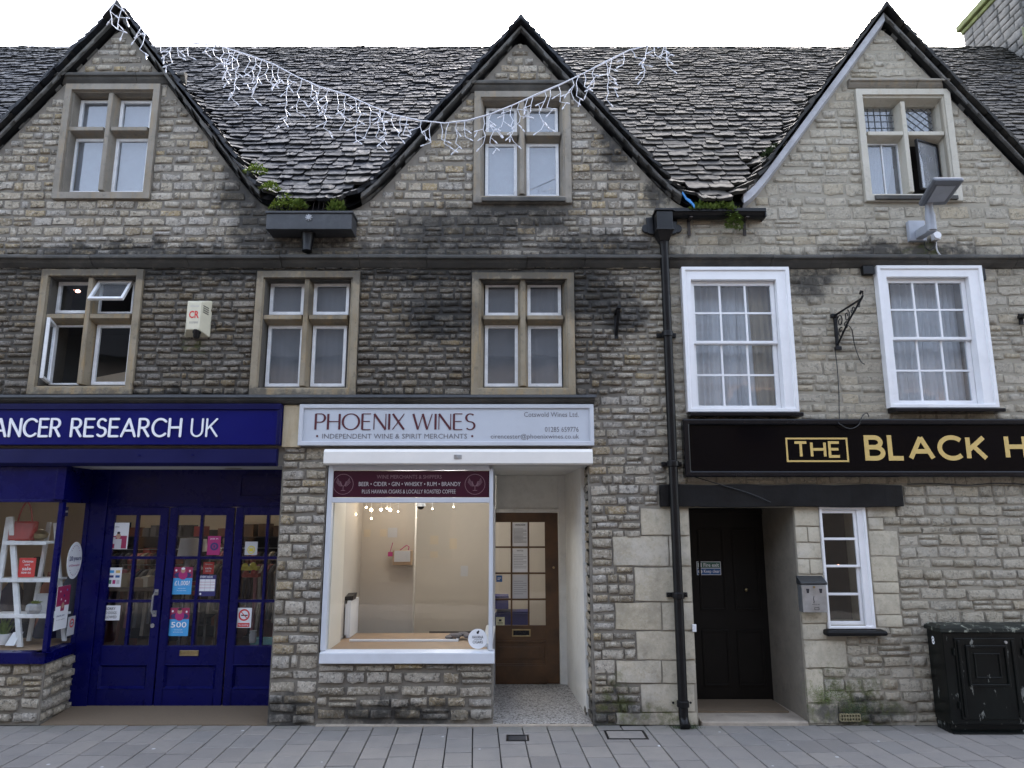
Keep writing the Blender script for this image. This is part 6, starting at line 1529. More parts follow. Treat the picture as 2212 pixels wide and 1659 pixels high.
# wall mounted ash bin
ab = empty('ash_bin', (X(1757, 1290, -.1), -.07, Z(1323, -.1)), 'grey steel ash box on the wall beside the narrow pub window', 'ash bin')
a = RECT(1733, 1787, 1259, 1323, Y=-.13); mb = MB(); mb.box(a[0], a[1], -.13, -.022, a[2], a[3] - .02); mk('body', mb, M['steel'], ab, bevel=.006)
mb = MB(); mb.prism_x([(-.022, a[3] + .06), (-.138, a[3] + .005), (-.138, a[3] - .019), (-.022, a[3] - .019)], a[0] - .008, a[1] + .008); mk('hood', mb, paint('dark_steel_hood', (.06, .065, .07), .4, .2, 10, .1, metal=.6), ab, bevel=.004)
mb = MB()
for s in (-1, 1):
    xc, zc = (a[0] + a[1]) / 2 + s * .062, a[3] - .075; mb.prism_y([(xc - .016, zc + .02), (xc + .016, zc + .02), (xc + .010, zc - .02), (xc - .010, zc - .02)], -.1315, -.1302)
mk('opening', mb, M['ink'], ab)
xc = (a[0] + a[1]) / 2; mb = MB(); mb.disc_y(xc, a[3] - .04, .011, -.136, -.1302, 12); mk('lock', mb, M['brass'], ab)
mb = MB(); mb.tube([(xc - .006, -.131, a[2] + .15), (xc - .012, -.131, a[2] + .125), (xc - .008, -.131, a[2] + .10), (xc - .013, -.131, a[2] + .085)], .003, 5); mb.frame((xc - .01, xc + .035, a[2] + .022, a[2] + .046), .004, -.1315, -.1302); mk('emblem', mb, M['ink'], ab)
font_text(ab, 'ashtray', xc - .03, xc + .045, a[2] + .068, a[2] + .08, -.1312, M['ink'])

# black street cabinet
YCB = -.30
cbn = empty('street_cabinet', (X(2150, 1575, YCB), -.15, 0), 'black flaking utility cabinet standing against the pub wall on the pavement', 'cabinet')
cx0 = X(2045, 1465, YCB); cx1 = cx0 + 1.45; ztop = Z(1366, YCB)
mb = MB(); mb.box(cx0, cx1, YCB, -.045, .085, ztop); mk('body', mb, M['cabinet'], cbn, bevel=.006)
mb = MB(); mb.box(cx0 + .01, cx1, YCB + .05, -.045, .0, .084); mb.prism_x([(YCB + .0, .0), (YCB + .0, .012), (YCB + .05, .03), (YCB + .05, .0)], cx0 + .01, cx1); mk('plinth', mb, M['cabinet'], cbn, bevel=.004)
mb = MB(); mb.hexa([(cx0 - .025, YCB - .025, ztop + .001), (cx1, YCB - .025, ztop + .001), (cx1, -.045, ztop + .001), (cx0 - .025, -.045, ztop + .001)], [(cx0 - .025, YCB - .025, ztop + .035), (cx1, YCB - .025, ztop + .035), (cx1, -.045, ztop + .035), (cx0 - .025, -.045, ztop + .035)])
mb.hexa([(cx0 - .025, YCB - .025, ztop + .035), (cx1, YCB - .025, ztop + .035), (cx1, -.045, ztop + .035), (cx0 - .025, -.045, ztop + .035)], [(cx0 + .02, YCB + .05, ztop + .06), (cx1, YCB + .05, ztop + .06), (cx1, -.055, ztop + .06), (cx0 + .02, -.055, ztop + .06)]); mk('lid', mb, M['lid'], cbn, bevel=.006)
dwid = .56
for k in range(2):
    xa = cx0 + .10 + k * (dwid + .075); mb = MB(); ro = (xa, xa + dwid, .13, ztop - .05)
    mb.box(ro[0], ro[1], YCB - .012, YCB - .0005, ro[2], ro[3]); d = mk('door', mb, M['cabinet'], cbn, bevel=.004)
    m = MB(); ri = (xa + .09, xa + dwid - .09, ro[3] - .42, ro[3] - .06); m.frame(ri, .022, YCB - .026, YCB - .0125); m.frame((xa + .16, xa + dwid - .16, ri[2] + .07, ri[3] - .07), .014, YCB - .022, YCB - .0125); m.box(xa + .02, xa + .045, YCB - .024, YCB - .0125, ro[2] + .02, ro[3] - .02); m.box(xa + dwid - .045, xa + dwid - .02, YCB - .024, YCB - .0125, ro[2] + .02, ro[3] - .02); mk('panel_moulding', m, M['cabinet'], d, bevel=.005)
    m = MB(); m.disc_y(xa + dwid - .09, ro[3] - .035, .014, YCB - .022, YCB - .0125, 12); mk('lock', m, M['steel'], d)
    m = MB()
    for zz in (ro[2] + .12, ro[3] - .12): m = MB(); m.tube([(xa - .014, YCB - .01, zz - .03), (xa - .014, YCB - .01, zz + .03)], .011, 8); mk('hinge', m, M['cabinet'], d)
f = font_text(cbn, '8', 0, .045, 0, .075, 0, M['letter_white'], name='number', offset=.02)
f.matrix_basis = Matrix.Translation((cx0 - .002, -.145, ztop - .13)) @ Matrix.Rotation(rad(-90), 4, 'Z')

# air brick
aq = RECT(1813, 1855, 1541, 1556, Y=-.01); abk = empty('air_brick', ((aq[0] + aq[1]) / 2, -.01, aq[2]), 'buff pierced air brick at the foot of the mossy pub wall', 'air brick')
mb = MB(); nx = 7; t = .005; cwid = (aq[1] - aq[0]) / nx; ch = (aq[3] - aq[2]) / 2
for k in range(nx + 1): mb.box(aq[0] + cwid * k - t, aq[0] + cwid * k + t, -.045, -.012, aq[2], aq[3])
for j in range(3): 
    for k in range(nx): mb.box(aq[0] + cwid * k + t, aq[0] + cwid * (k + 1) - t, -.044, -.013, aq[2] + ch * j - t, aq[2] + ch * j + t)
mk('grille', mb, M['terracotta'], abk)
mb = MB(); mb.box(aq[0] - .01, aq[1] + .01, -.0115, .01, aq[2] - .008, aq[3] + .008); mk('back', mb, M['ink'], abk)

# ================================================================ RAINWATER GOODS
# lead box gutter in the left valley
lg = empty('box_gutter', (X(667, 475, -.2), -.15, Z(495, -.2)), 'grey lead box gutter in the valley between the two shop gables', 'gutter')
a = RECT(575, 760, 459, 495, Y=-.24); mb = MB(); mb.box(a[0], a[1], -.24, .02, a[2], a[3]); mb.box(a[0] - .012, a[1] + .012, -.255, .02, a[3] - .012, a[3] + .014); mk('trough', mb, M['lead'], lg, bevel=.006)
x, z = P(667, 470, -.245); mb = MB()
for k in range(8):
    an = k * math.pi / 4; ribbon(mb, [(x, z), (x + .036 * math.cos(an), z + .036 * math.sin(an))], lambda d: .012, -.252 - .0003 * k, -.2405)
mb.disc_y(x, z, .022, -.258, -.2405, 14); mk('boss', mb, paint('pale_lead_boss', (.34, .35, .37), .6, .2, 20, .1), lg)
mb = MB(); x, z = P(666, 500, -.12); mb.tube([(x, -.12, a[2] - .001), (x, -.12, a[2] - .12), (x, -.13, a[2] - .2)], [.075, .055, .052], 14); mk('outlet', mb, M['iron'], lg, smooth=True)
# leaf guard of thin wires over it
mb = MB(); zt_ = Z(432, -.1)
for k in range(15):
    x = X(590 + k * 11, 450, -.1); mb.tube([(x, -.16, a[3] + .01), (x + .004 * math.sin(k), -.10, zt_)], .0025, 4)
mb.tube([(X(588, 440, -.1), -.11, zt_ - .01), (X(748, 440, -.1), -.11, zt_ - .005)], .003, 4); x = X(660, 450, -.12); mb.box(x - .012, x + .012, -.13, -.12, a[3] + .01, zt_ - .02)
mk('leaf_guard', mb, M['rust'], lg)
# black gutter in the right valley and its hopper and drainpipe
bgx = empty('gutter', (X(1550, 460, -.15), -.1, Z(470, -.15)), 'black cast iron gutter in the valley beside the pub gable', 'gutter')
a = RECT(1440, 1655, 451, 472, Y=-.15); mb = MB(); n = 8
prof = [(-.15 + .075 + .075 * math.cos(math.pi + math.pi * k / n), a[3] + .0 + .085 * math.sin(math.pi + math.pi * k / n)) for k in range(n + 1)]
prof2 = [(-.15 + .075 + .062 * math.cos(math.pi + math.pi * k / n), a[3] + .0 + .072 * math.sin(math.pi + math.pi * k / n)) for k in range(n + 1)][::-1]
for p_, q_ in zip(range(n), range(n)):
    A_, B_ = prof[p_], prof[p_ + 1]; C_, D_ = prof2[n - p_ - 1], prof2[n - p_]
    mb.hexa([(a[0], *A_), (a[0], *B_), (a[0], *C_), (a[0], *D_)], [(a[1], *A_), (a[1], *B_), (a[1], *C_), (a[1], *D_)])
mb.box(a[1] - .01, a[1] + .004, -.15, 0, a[3] - .085, a[3] + .005); mb.box(a[0] - .004, a[0] + .01, -.15, 0, a[3] - .085, a[3] + .005); mb.box(a[0], a[1], -.158, -.143, a[3] - .03, a[3] + .008)
mk('trough', mb, M['iron'], bgx, bevel=.002)
for px in (1488, 1608):
    x = X(px, 480, -.05); mb = MB(); mb.box(x - .016, x + .016, -.045, -.03, Z(512, 0), a[3]); mb.box(x - .016, x + .016, -.165, -.031, a[3] - .10, a[3] - .088); mk('bracket', mb, M['rust'], bgx)
hp = empty('drainpipe', (X(1475, 1560, -.1), -.09, 0), 'black cast iron drainpipe with a hopper head between the wine merchant and the pub', 'drainpipe')
a = RECT(1396, 1468, 460, 507, Y=-.14); mb = MB(); xc = X(1432, 484, -.1); h = a[3] - a[2]
mb.box(xc - .085, xc + .085, -.20, -.02, a[2] + .03, a[3]); mb.hexa([(xc - .085, -.20, a[2] + .03), (xc + .085, -.20, a[2] + .03), (xc + .085, -.02, a[2] + .03), (xc - .085, -.02, a[2] + .03)], [(xc - .05, -.15, a[2] - .07), (xc + .05, -.15, a[2] - .07), (xc + .05, -.05, a[2] - .07), (xc - .05, -.05, a[2] - .07)])
mb.box(xc - .10, xc + .10, -.215, -.02, a[3] - .004, a[3] + .025); mb.box(xc - .095, xc + .095, -.208, -.02, a[2] + .028, a[2] + .05)
for s in (-1, 1): mb.hexa([(xc + s * .086, -.05, a[2] + .04), (xc + s * .15, -.05, a[2] + .05), (xc + s * .15, -.02, a[2] + .05), (xc + s * .086, -.02, a[2] + .04)], [(xc + s * .086, -.05, a[3]), (xc + s * .17, -.05, a[3] - .01), (xc + s * .17, -.02, a[3] - .01), (xc + s * .086, -.02, a[3])]); mb.disc_y(xc + s * .165, a[2] + .11, .05, -.045, -.02, 14)
mk('hopper_head', mb, M['iron'], hp, bevel=.008)
xb_ = X(1476, 1545, -.09); zt_ = a[2] - .06
mb = MB(); mb.tube([(xc, -.095, zt_ + .0), (xc + .004, -.095, zt_ - .05), (xc + (xb_ - xc) * .5, -.095, 2.2), (xb_, -.095, .11), (xb_ + .002, -.105, .06), (xb_ + .004, -.15, .02)], [.058, .046, .046, .046, .046, .05], 16); mk('pipe', mb, M['iron'], hp, smooth=True)
for py in (722, 1002, 1286, 1520):
    z = Z(py, -.09); u = (zt_ - z) / (zt_ - .1); x = xc + (xb_ - xc) * u; mb = MB()
    mb.tube([(x, -.095, z - .03), (x, -.095, z - .025), (x, -.095, z + .025), (x, -.095, z + .03)], [.05, .058, .058, .05], 16)
    if py < 1500: mb.box(x - .10, x + .10, -.05, -.012, z - .022, z + .022)
    for s in (-1, 1): mb.disc_y(x + s * .082, z, .012, -.058, -.05, 8)
    mk('collar', mb, M['iron'], hp, bevel=.003)

# ================================================================ THINGS ON THE WALL
al = empty('alarm_box', (X(428, 690, -.1), -.07, Z(727, -.05)), 'cream burglar alarm box with red initials between the first floor windows', 'alarm box')
bq = RECT(402, 455, 650, 728, Y=-.03); fq = RECT(404, 432, 652, 712, Y=-.17)
mb = MB(); c = lambda r, y: [(r[0], y, r[2]), (r[1], y, r[2]), (r[1], y, r[3]), (r[0], y, r[3])]
mb.hexa(c(bq, -.03), c(fq, -.17)); mb.box(bq[0], bq[1], -.0295, -.005, bq[2], bq[3]); mk('case', mb, M['cream_plastic'], al, bevel=.008)
font_text(al, 'CR', fq[0] + .02, fq[1] - .01, fq[2] + .12, fq[2] + .20, -.1715, M['red'], offset=.025); font_text(al, 'SYSTEMS', fq[0] + .03, fq[1] - .015, fq[2] + .065, fq[2] + .085, -.1715, M['grey_ink']); font_text(al, 'INTRUDER', fq[0] + .03, fq[1] - .015, fq[3] - .055, fq[3] - .038, -.1715, M['pale_ink'])
mb = MB()
for k in range(4):
    z = fq[3] - .035 - k * .022; u = .55
    x0, y0, x1, y1 = fq[1] + (bq[1] - fq[1]) * .25, -.17 + .14 * .25, fq[1] + (bq[1] - fq[1]) * .75, -.17 + .14 * .75
    mb.hexa([(x0 - .002, y0 - .003, z), (x1 - .002, y1 - .003, z - .01), (x1 + .003, y1, z - .01), (x0 + .003, y0, z)], [(x0 - .002, y0 - .003, z + .008), (x1 - .002, y1 - .003, z - .002), (x1 + .003, y1, z - .002), (x0 + .003, y0, z + .008)])
mk('louvre', mb, M['ink'], al)
mb = MB(); x = (fq[0] + fq[1]) / 2 + .03; mb.lathe((x, -.13, fq[2] - .08), [(.025, 0), (.034, .02), (.034, .045), (.042, .055), (.042, .085)], 14); mk('strobe', mb, M['iron'], al, smooth=True)

def bracket(px, pyt, pyb): pass
b1 = empty('wall_bracket', (X(1325, 700, -.02), -.02, Z(733, 0)), 'plain black iron bracket on the wall left of the drainpipe', 'bracket')
x, zt_ = P(1329, 676, -.02); zb3 = Z(733, -.02); mb = MB(); mb.box(x - .018, x + .018, -.05, -.034, zb3, zt_); mb.hexa([(x - .018, -.05, zt_ - .03), (x + .018, -.05, zt_ - .03), (x + .018, -.05, zt_), (x - .018, -.05, zt_)], [(x - .018, -.30, zt_ - .03), (x + .018, -.30, zt_ - .03), (x + .018, -.30, zt_ - .005), (x - .018, -.30, zt_ - .005)]); mk('arm', mb, M['iron'], b1)
mb = MB(); mb.hexa([(x - .014, -.051, zb3 + .03), (x + .014, -.051, zb3 + .03), (x + .014, -.051, zb3 + .06), (x - .014, -.051, zb3 + .06)], [(x - .014, -.27, zt_ - .05), (x + .014, -.27, zt_ - .05), (x + .014, -.27, zt_ - .031), (x - .014, -.27, zt_ - .031)]); mk('brace', mb, M['iron'], b1)
b2 = empty('sign_bracket', (X(1803, 720, -.03), -.03, Z(755, 0)), 'black wrought iron scroll bracket between the two white sash windows', 'bracket')
x, zt_ = P(1803, 686, -.03); zb3 = Z(753, -.03); L = .62; zt2 = zt_ + .02
mb = MB(); mb.box(x - .016, x + .016, -.05, -.022, zb3, zt_ + .03); mb.box(x - .045, x + .02, -.06, -.02, zt_ - .005, zt_ + .035); mb.box(x - .03, x + .035, -.06, -.02, zb3 - .02, zb3 + .02); mk('wall_bar', mb, M['iron'], b2, bevel=.004)
mb = MB(); mb.tube([(x, -.05, zt2), (x, -L, zt2 + .0), (x, -L - .03, zt2 + .02), (x, -L - .03, zt2 + .06), (x, -L + .0, zt2 + .075), (x, -L + .02, zt2 + .05)], .011, 8); mb.tube([(x, -.05, zb3 + .04), (x, -L * .5, (zb3 + zt2) / 2 + .03), (x, -L, zt2)], .010, 8); mk('arm', mb, M['iron'], b2)
mb = MB()
def scroll(c, rr, s, seed):
    pts = [(x, c[0] - s * rr * (1 - k / 26) * math.cos(k * .42 + seed), c[1] + rr * (1 - k / 26) * math.sin(k * .42 + seed)) for k in range(20)]; mb.tube(pts, .006, 5)
for k, (u, v, rr_) in enumerate(((.14, .75, .07), (.14, .40, .055), (.30, .78, .06), (.44, .84, .045), (.56, .90, .03), (.26, .55, .04))): scroll((-L * u * 1.6 + .0, zb3 + (zt2 - zb3) * v), rr_, 1 if k % 2 else -1, k); mk('scroll', mb, M['iron'], b2); mb = MB()
def cable(label, pts, r, mat, name='cable'):
    mb = MB(); P3 = [Vector(p) for p in pts]; out = []
    for k in range(len(P3) - 1):
        p0, p1, p2, p3 = P3[max(0, k - 1)], P3[k], P3[k + 1], P3[min(len(P3) - 1, k + 2)]
        for j in range(8):
            t = j / 8; out.append(.5 * ((2 * p1) + (-p0 + p2) * t + (2 * p0 - 5 * p1 + 4 * p2 - p3) * t * t + (-p0 + 3 * p1 - 3 * p2 + p3) * t ** 3))
    out.append(P3[-1]); mb.tube(out, r, 6); return mk(name, mb, mat, label=label, cat='cable')
def wp(px, py, Y=-.035): a = P(px, py, Y); return (a[0], Y, a[1])
cable('thin black cable hanging from the scroll bracket down to the pub sign', [wp(1804, 755), wp(1809, 800), wp(1812, 850), wp(1813, 903)], .005, M['cable'])
cable('looped black cable right of the scroll bracket', [wp(1828, 700, -.2), wp(1840, 712, -.1), wp(1846, 745), wp(1858, 778), wp(1868, 787)], .005, M['cable'])
cable('black cable loop drooping over the top edge of the pub sign', [wp(1813, 904), wp(1812, 914, -.15), wp(1835, 926, -.15), wp(1855, 918, -.15), wp(1862, 900, -.15), wp(1872, 892, -.06), wp(1877, 900)], .005, M['cable'])
cable('sagging black cable across the end of the black timber lintel', [wp(1500, 1030, -.05), wp(1560, 1048, -.09), wp(1620, 1066, -.09), wp(1665, 1085, -.09)], .005, M['cable'])
cable('thin dark cable clipped along the pub wall under the black sign', [wp(1960, 1046), wp(2020, 1045), wp(2090, 1048), wp(2150, 1044), wp(2230, 1047)], .006, M['cable'])
for k, (a, lab) in enumerate((((1862, 1886, 575, 594), 'black junction box at the upper left corner of the right sash window'), ((2109, 2126, 580, 607), 'black junction box at the upper right corner of the right sash window'))):
    q = RECT(*a, Y=-.04); o = mk('junction_box', MB().box(q[0], q[1], -.07, -.012, q[2], q[3]), M['iron'], label=lab, cat='junction box', bevel=.006)
mb = MB(); x, z = P(2206, 685, -.04); mb.box(x - .03, x + .05, -.30, -.02, z - .015, z + .015); mb.box(x - .02, x + .02, -.04, -.02, z - .08, z + .04); mk('wall_bracket', mb, M['iron'], label='black iron bracket at the right edge of the photo beside a sash window', cat='bracket', bevel=.003)

# LED street lamp
sl = empty('street_lamp', (X(1985, 500, -.05), -.05, Z(522, 0)), 'grey flat LED street lamp on a post fixed to the pub gable', 'street lamp')
a = RECT(1962, 1998, 478, 521, Y=-.05); mb = MB(); mb.box(a[0], a[1], -.07, -.015, a[2], a[3]); mk('wall_box', mb, M['grey_metal'], sl, bevel=.004)
xa, za = P(1985, 508, -.06); xb4, zb4 = P(2012, 492, -.40)
mb = MB(); w = .045; mb.hexa([(xa - w, -.07, za - w), (xa + w, -.07, za - w), (xa + w, -.07, za + w), (xa - w, -.07, za + w)], [(xb4 - w, -.42, zb4 - w), (xb4 + w, -.42, zb4 - w), (xb4 + w, -.42, zb4 + w), (xb4 - w, -.42, zb4 + w)]); mk('arm', mb, M['grey_metal'], sl, bevel=.006)
xc4, zc4 = P(2007, 440, -.42)
mb = MB(); mb.tube([(xb4, -.40, zb4 - .03), (xb4, -.40, zb4 + .12), ((xb4 + xc4) / 2, -.40, (zb4 + zc4) / 2 + .06), (xc4, -.42, zc4 + .03)], [.048, .048, .038, .036], 14); mk('post', mb, M['grey_metal'], sl, smooth=True)
H4 = [P(1985, 447, -.36), P(2045, 443, -.36), P(2085, 390, -.92), P(2018, 390, -.92)]; Yh = [-.36, -.36, -.92, -.92]
lo_ = [(p[0], y, p[1]) for p, y in zip(H4, Yh)]; hi_ = [(p[0], y + .02, p[1] + .05) for p, y in zip(H4, Yh)]
mb = MB(); mb.hexa(lo_, hi_); mk('lamp_head', mb, M['led_under'], sl, bevel=.02)
cen = sum((Vector(v) for v in lo_), Vector()) / 4; mb = MB(); ip = [cen + (Vector(v) - cen) * .62 + Vector((0, -.02, .03)) * .0 for v in lo_]; dn = Vector((0, .04, -.06)).normalized() * .006; mb.hexa([tuple(v + dn) for v in ip], [tuple(v) for v in ip]); mk('lens', mb, M['grey_metal'], sl)
x, z = P(2022, 512, -.05); mb = MB(); mb.box(x - .035, x + .035, -.07, -.015, z - .035, z + .035); mb.disc_y(x, z + .01, .04, -.085, -.0705, 16); mk('photocell', mb, M['white'], sl, bevel=.003)
cable('white cable running right from the street lamp along the string course', [wp(2022, 522), wp(2024, 540), wp(2034, 552), wp(2060, 555, -.05), wp(2130, 555, -.05), wp(2230, 553, -.05)], .008, M['cable_white'])
cable('short black cable looped under the street lamp box', [wp(1996, 520), wp(2000, 535), wp(2010, 540), wp(2020, 530), wp(2022, 518)], .006, M['cable'])

# ground covers
for k, (q, nm, lab, mt) in enumerate((((1304, 1390, 1578, 1597), 'drain_cover', 'stone infilled drain cover set in the paving before the stone pier', 'threshold'), ((1094, 1142, 1588, 1601), 'water_cover', 'small grey metal cover set in the paving before the wine shop door', 'lead'))):
    def gp(px, py):
        b = (829.5 - py) / FP; dy = math.cos(TH) - b * math.sin(TH); dz = math.sin(TH) + b * math.cos(TH); t = -CZ / dz; return ((px - 1106) / FP * t, CY + dy * t)
    (x0, y1), (x1, _), (_, y0) = gp(q[0], q[2]), gp(q[1], q[2]), gp(q[0], q[3])
    e = empty(nm, ((x0 + x1) / 2, (y0 + y1) / 2, 0), lab, 'cover'); mb = MB()
    for (a_, b_, c_, d_) in ((x0, x1, y0, y0 + .018), (x0, x1, y1 - .018, y1), (x0, x0 + .018, y0 + .018, y1 - .018), (x1 - .018, x1, y0 + .018, y1 - .018)): mb.box(a_, b_, c_, d_, -.02, .004)
    mk('rim', mb, M['iron'], e); mb = MB(); mb.box(x0 + .026, x1 - .026, y0 + .026, y1 - .026, -.02, .0035); mb.box(x0 + .0181, x1 - .0181, y0 + .0181, y1 - .0181, -.02, .0005); mk('plate', mb, M[mt] if k else M['slab'], e, bevel=.003)

# ================================================================ PLANTS IN THE GUTTERS
for k, (px, py, Y, w, h, mt, lab) in enumerate(((553, 364, -.17, .13, .10, 'moss_leaf', 'bright green moss cushion highest on the left valley slates'), (584, 402, -.19, .12, .09, 'moss_leaf', 'bright green moss cushion halfway down the left valley'), (616, 436, -.16, .17, .16, 'moss_leaf', 'large moss and grass clump at the left end of the lead gutter'), (645, 441, -.16, .09, .10, 'leaf', 'small grass clump beside the large moss clump in the lead gutter'), (727, 444, -.16, .10, .15, 'leaf', 'green grass tuft at the right end of the lead gutter'), (1520, 448, -.12, .16, .09, 'leaf', 'low green weed at the left of the black gutter'), (1560, 447, -.12, .15, .10, 'leaf', 'low green weed in the middle of the black gutter'), (1585, 462, -.17, .10, .14, 'leaf', 'weed hanging over the front of the black gutter'), (1676, 318, .35, .16, .14, 'dark_leaf', 'dark fern on the slates beside the pub gable'))):
    x, z = P(px, py, Y)
    if k == 8:
        Y = -.02 + 0.45; x, z = P(px, py + 12, Y); z = surf_z(x, Y) + .04
    r = random.Random(k + 70); mb = MB()
    for j in range(int(420 * w / .16)):
        a = r.uniform(0, 6.28); d = math.sqrt(r.random()) * w; hh = h * (1 - (d / w) ** 2) * r.uniform(.3, 1.2); cx_, cy_ = x + d * math.cos(a), Y + d * math.sin(a) * .45
        L_ = r.uniform(.012, .03) * (1.7 if mt != 'moss_leaf' else 1); b_ = r.uniform(0, 6.28); up = r.uniform(.2, 1.); tz = -.5 if k == 7 else 0
        v0 = Vector((cx_, cy_, z - h * .5 + hh + (tz * h * r.random() * 1.6))); dv = Vector((math.cos(b_), math.sin(b_) * .7, up if k != 7 else up - .9)) * L_; sd_ = Vector((-math.sin(b_), math.cos(b_), 0)) * L_ * .28
        mb.face([v0 - sd_, v0 + sd_, v0 + dv * .6 + sd_ * .8, v0 + dv]); mb.face([v0 - sd_, v0 + dv, v0 + dv * .6 - sd_ * .8])
    mk('moss_clump' if mt == 'moss_leaf' else ('fern' if k == 8 else 'weed_clump'), mb, M[mt], label=lab, cat='moss' if mt == 'moss_leaf' else 'plant')
mb = MB(); pts = [wp(1474, 417, -.16), wp(1482, 430, -.18), wp(1492, 437, -.2), wp(1500, 447, -.2)]
for A_, B_ in zip(pts, pts[1:]): mb.hexa([tuple(Vector(A_) + Vector((0, 0, -.012))), tuple(Vector(B_) + Vector((0, 0, -.02))), tuple(Vector(B_) + Vector((0, .03, .02))), tuple(Vector(A_) + Vector((0, .03, .012)))], [tuple(Vector(A_) + Vector((0, -.01, -.008))), tuple(Vector(B_) + Vector((0, -.01, -.016))), tuple(Vector(B_) + Vector((0, -.01, .024))), tuple(Vector(A_) + Vector((0, -.01, .016)))])
mk('plastic_scrap', mb, M['blue_tarp'], label='scrap of blue plastic at the left end of the black gutter', cat='plastic scrap')
# moss at the foot of the pub wall
for k, (px, py, w, h, lab) in enumerate(((1790, 1500, .26, .05, 'green moss patch on the pub wall above the air brick'), (1850, 1530, .22, .04, 'darker moss patch low on the pub wall right of the air brick'), (1478, 1567, .16, .02, 'thin moss at the foot of the black drainpipe'))):
    x, z = P(px, py, -.03); r = random.Random(k + 90); mb = MB()
    for j in range(900):
        d = r.gauss(0, .4) * w; zz = z + r.gauss(0, .4) * w * (.45 if k < 2 else .05); L_ = r.uniform(.003, .008); b_ = r.uniform(0, 6.28)
        v0 = Vector((x + d, -.030 + r.uniform(-.008, .006) - (.10 * r.random() if k == 2 else 0), max(.003, zz))); dv = Vector((math.cos(b_) * L_, -L_ * .5, math.sin(b_) * L_)); s_ = Vector((-math.sin(b_), 0, math.cos(b_))) * L_ * .5
        mb.face([v0 - s_, v0 + s_, v0 + dv])
    mk('moss_patch', mb, M['leaf'] if k == 0 else M['dark_leaf'], label=lab, cat='moss', kind='stuff')

# ================================================================ CHIMNEY at the right end of the ridge
ch = MB(); CX0 = X(2080, 63, 3.9); ctop = Z(53, 3.9); cy0, cy1 = 2.55, 3.9
ch.box(CX0, CX0 + 1.6, cy0, cy1, 8.0, ctop - .12); chim = mk('chimney', ch, paint('chimney_mortar', (.10, .095, .085), .95), pub)
mb = MB(); mb.box(CX0 - .08, CX0 + 1.7, cy0 - .08, cy1 + .08, ctop - .12, ctop); mb.box(CX0 - .03, CX0 + 1.63, cy0 - .03, cy1 + .03, ctop - .2, ctop - .121); mk('coping', mb, paint('mossy_coping', (.15, .17, .06), .9, .4, 9, .4), chim, bevel=.02)
chim_vars = []
M['chimney_stone'] = paint('weathered_chimney_stone', (.155, .15, .14), .95, .45, 7, .5, .6, dirtcol=(.06, .06, .055), bscale=30)
for k in range(4):
    cm_ = stone_vars[k].copy(); cm_.name = 'chimney_stone'; cm_.materials.clear(); cm_.materials.append(M['chimney_stone']); chim_vars.append(cm_)
r = random.Random(44); z = 8.8; items = 0
while z < ctop - .22:
    h = r.uniform(.11, .16)
    for face in ('side', 'front'):
        u = 0; U_ = cy1 - cy0 if face == 'side' else 1.5
        while u < U_ - .05:
            w = min(r.uniform(.2, .4), U_ - u)
            o = bpy.data.objects.new('stone', chim_vars[r.randrange(4)])
            if face == 'side': mx = Matrix.Translation((CX0, cy1 - u - w / 2, z + h / 2)) @ Matrix.Rotation(rad(-90), 4, 'Z') @ Matrix.Diagonal((w - .016, .025, h - .016, 1))
            else: mx = Matrix.Translation((CX0 + u + w / 2, cy0, z + h / 2)) @ Matrix.Diagonal((w - .016, .025, h - .016, 1))
            COL.objects.link(o); o.parent = chim; o.matrix_parent_inverse = PW[chim.name].inverted(); o.matrix_basis = mx; u += w
    z += h
mb = MB(); mb.prism_x([(cy0 - .35, surf_z(6, cy0 - .35)), (cy0 + .0, 9.35), (cy0, surf_z(6, cy0) - .1)], CX0 - .05, CX0 + 1.6); mk('flaunching', mb, paint('mossy_mortar', (.13, .14, .07), .95, .4, 9, .4), chim)

# ================================================================ ICICLE LIGHTS
il = empty('icicle_lights', (X(900, 255, -.9), -.9, Z(262, -.9)), 'white icicle string of Christmas lights swagged across the roofs', 'string lights')
YL = -.9
main = [(215, -40, -1.6), (250, -8, -1.3), (300, 40, -1.1), (350, 86, -1.0), (410, 92, YL), (470, 98, YL), (540, 120, YL), (590, 138, YL), (640, 165, YL), (690, 187, YL), (750, 205, YL), (800, 228, YL), (850, 248, YL), (905, 260, YL), (960, 266, YL), (1010, 260, YL), (1060, 246, YL), (1110, 226, YL), (1160, 203, YL), (1215, 180, YL), (1265, 156, YL), (1310, 132, YL), (1360, 108, YL), (1410, 96, -1.0), (1450, 78, -1.05), (1550, 62, -1.2), (1650, 30, -1.5), (1760, -40, -1.9)]
mp3 = [Vector(wp(*m)) for m in main]
mb = MB(); mb.tube(mp3, .0055, 6); mk('main_cable', mb, M['led_white'], il)
mb = MB(); mb.tube([p + Vector((0, .012, .006 * math.sin(k * 2.1))) for k, p in enumerate(mp3[4:24])], .004, 5); mk('lead_cable', mb, M['led_white'], il)
def at_px(px):
    for a, b in zip(main, main[1:]):
        if a[0] <= px <= b[0]:
            t = (px - a[0]) / (b[0] - a[0]); return Vector(wp(*a)).lerp(Vector(wp(*b)), t)
r = random.Random(21)
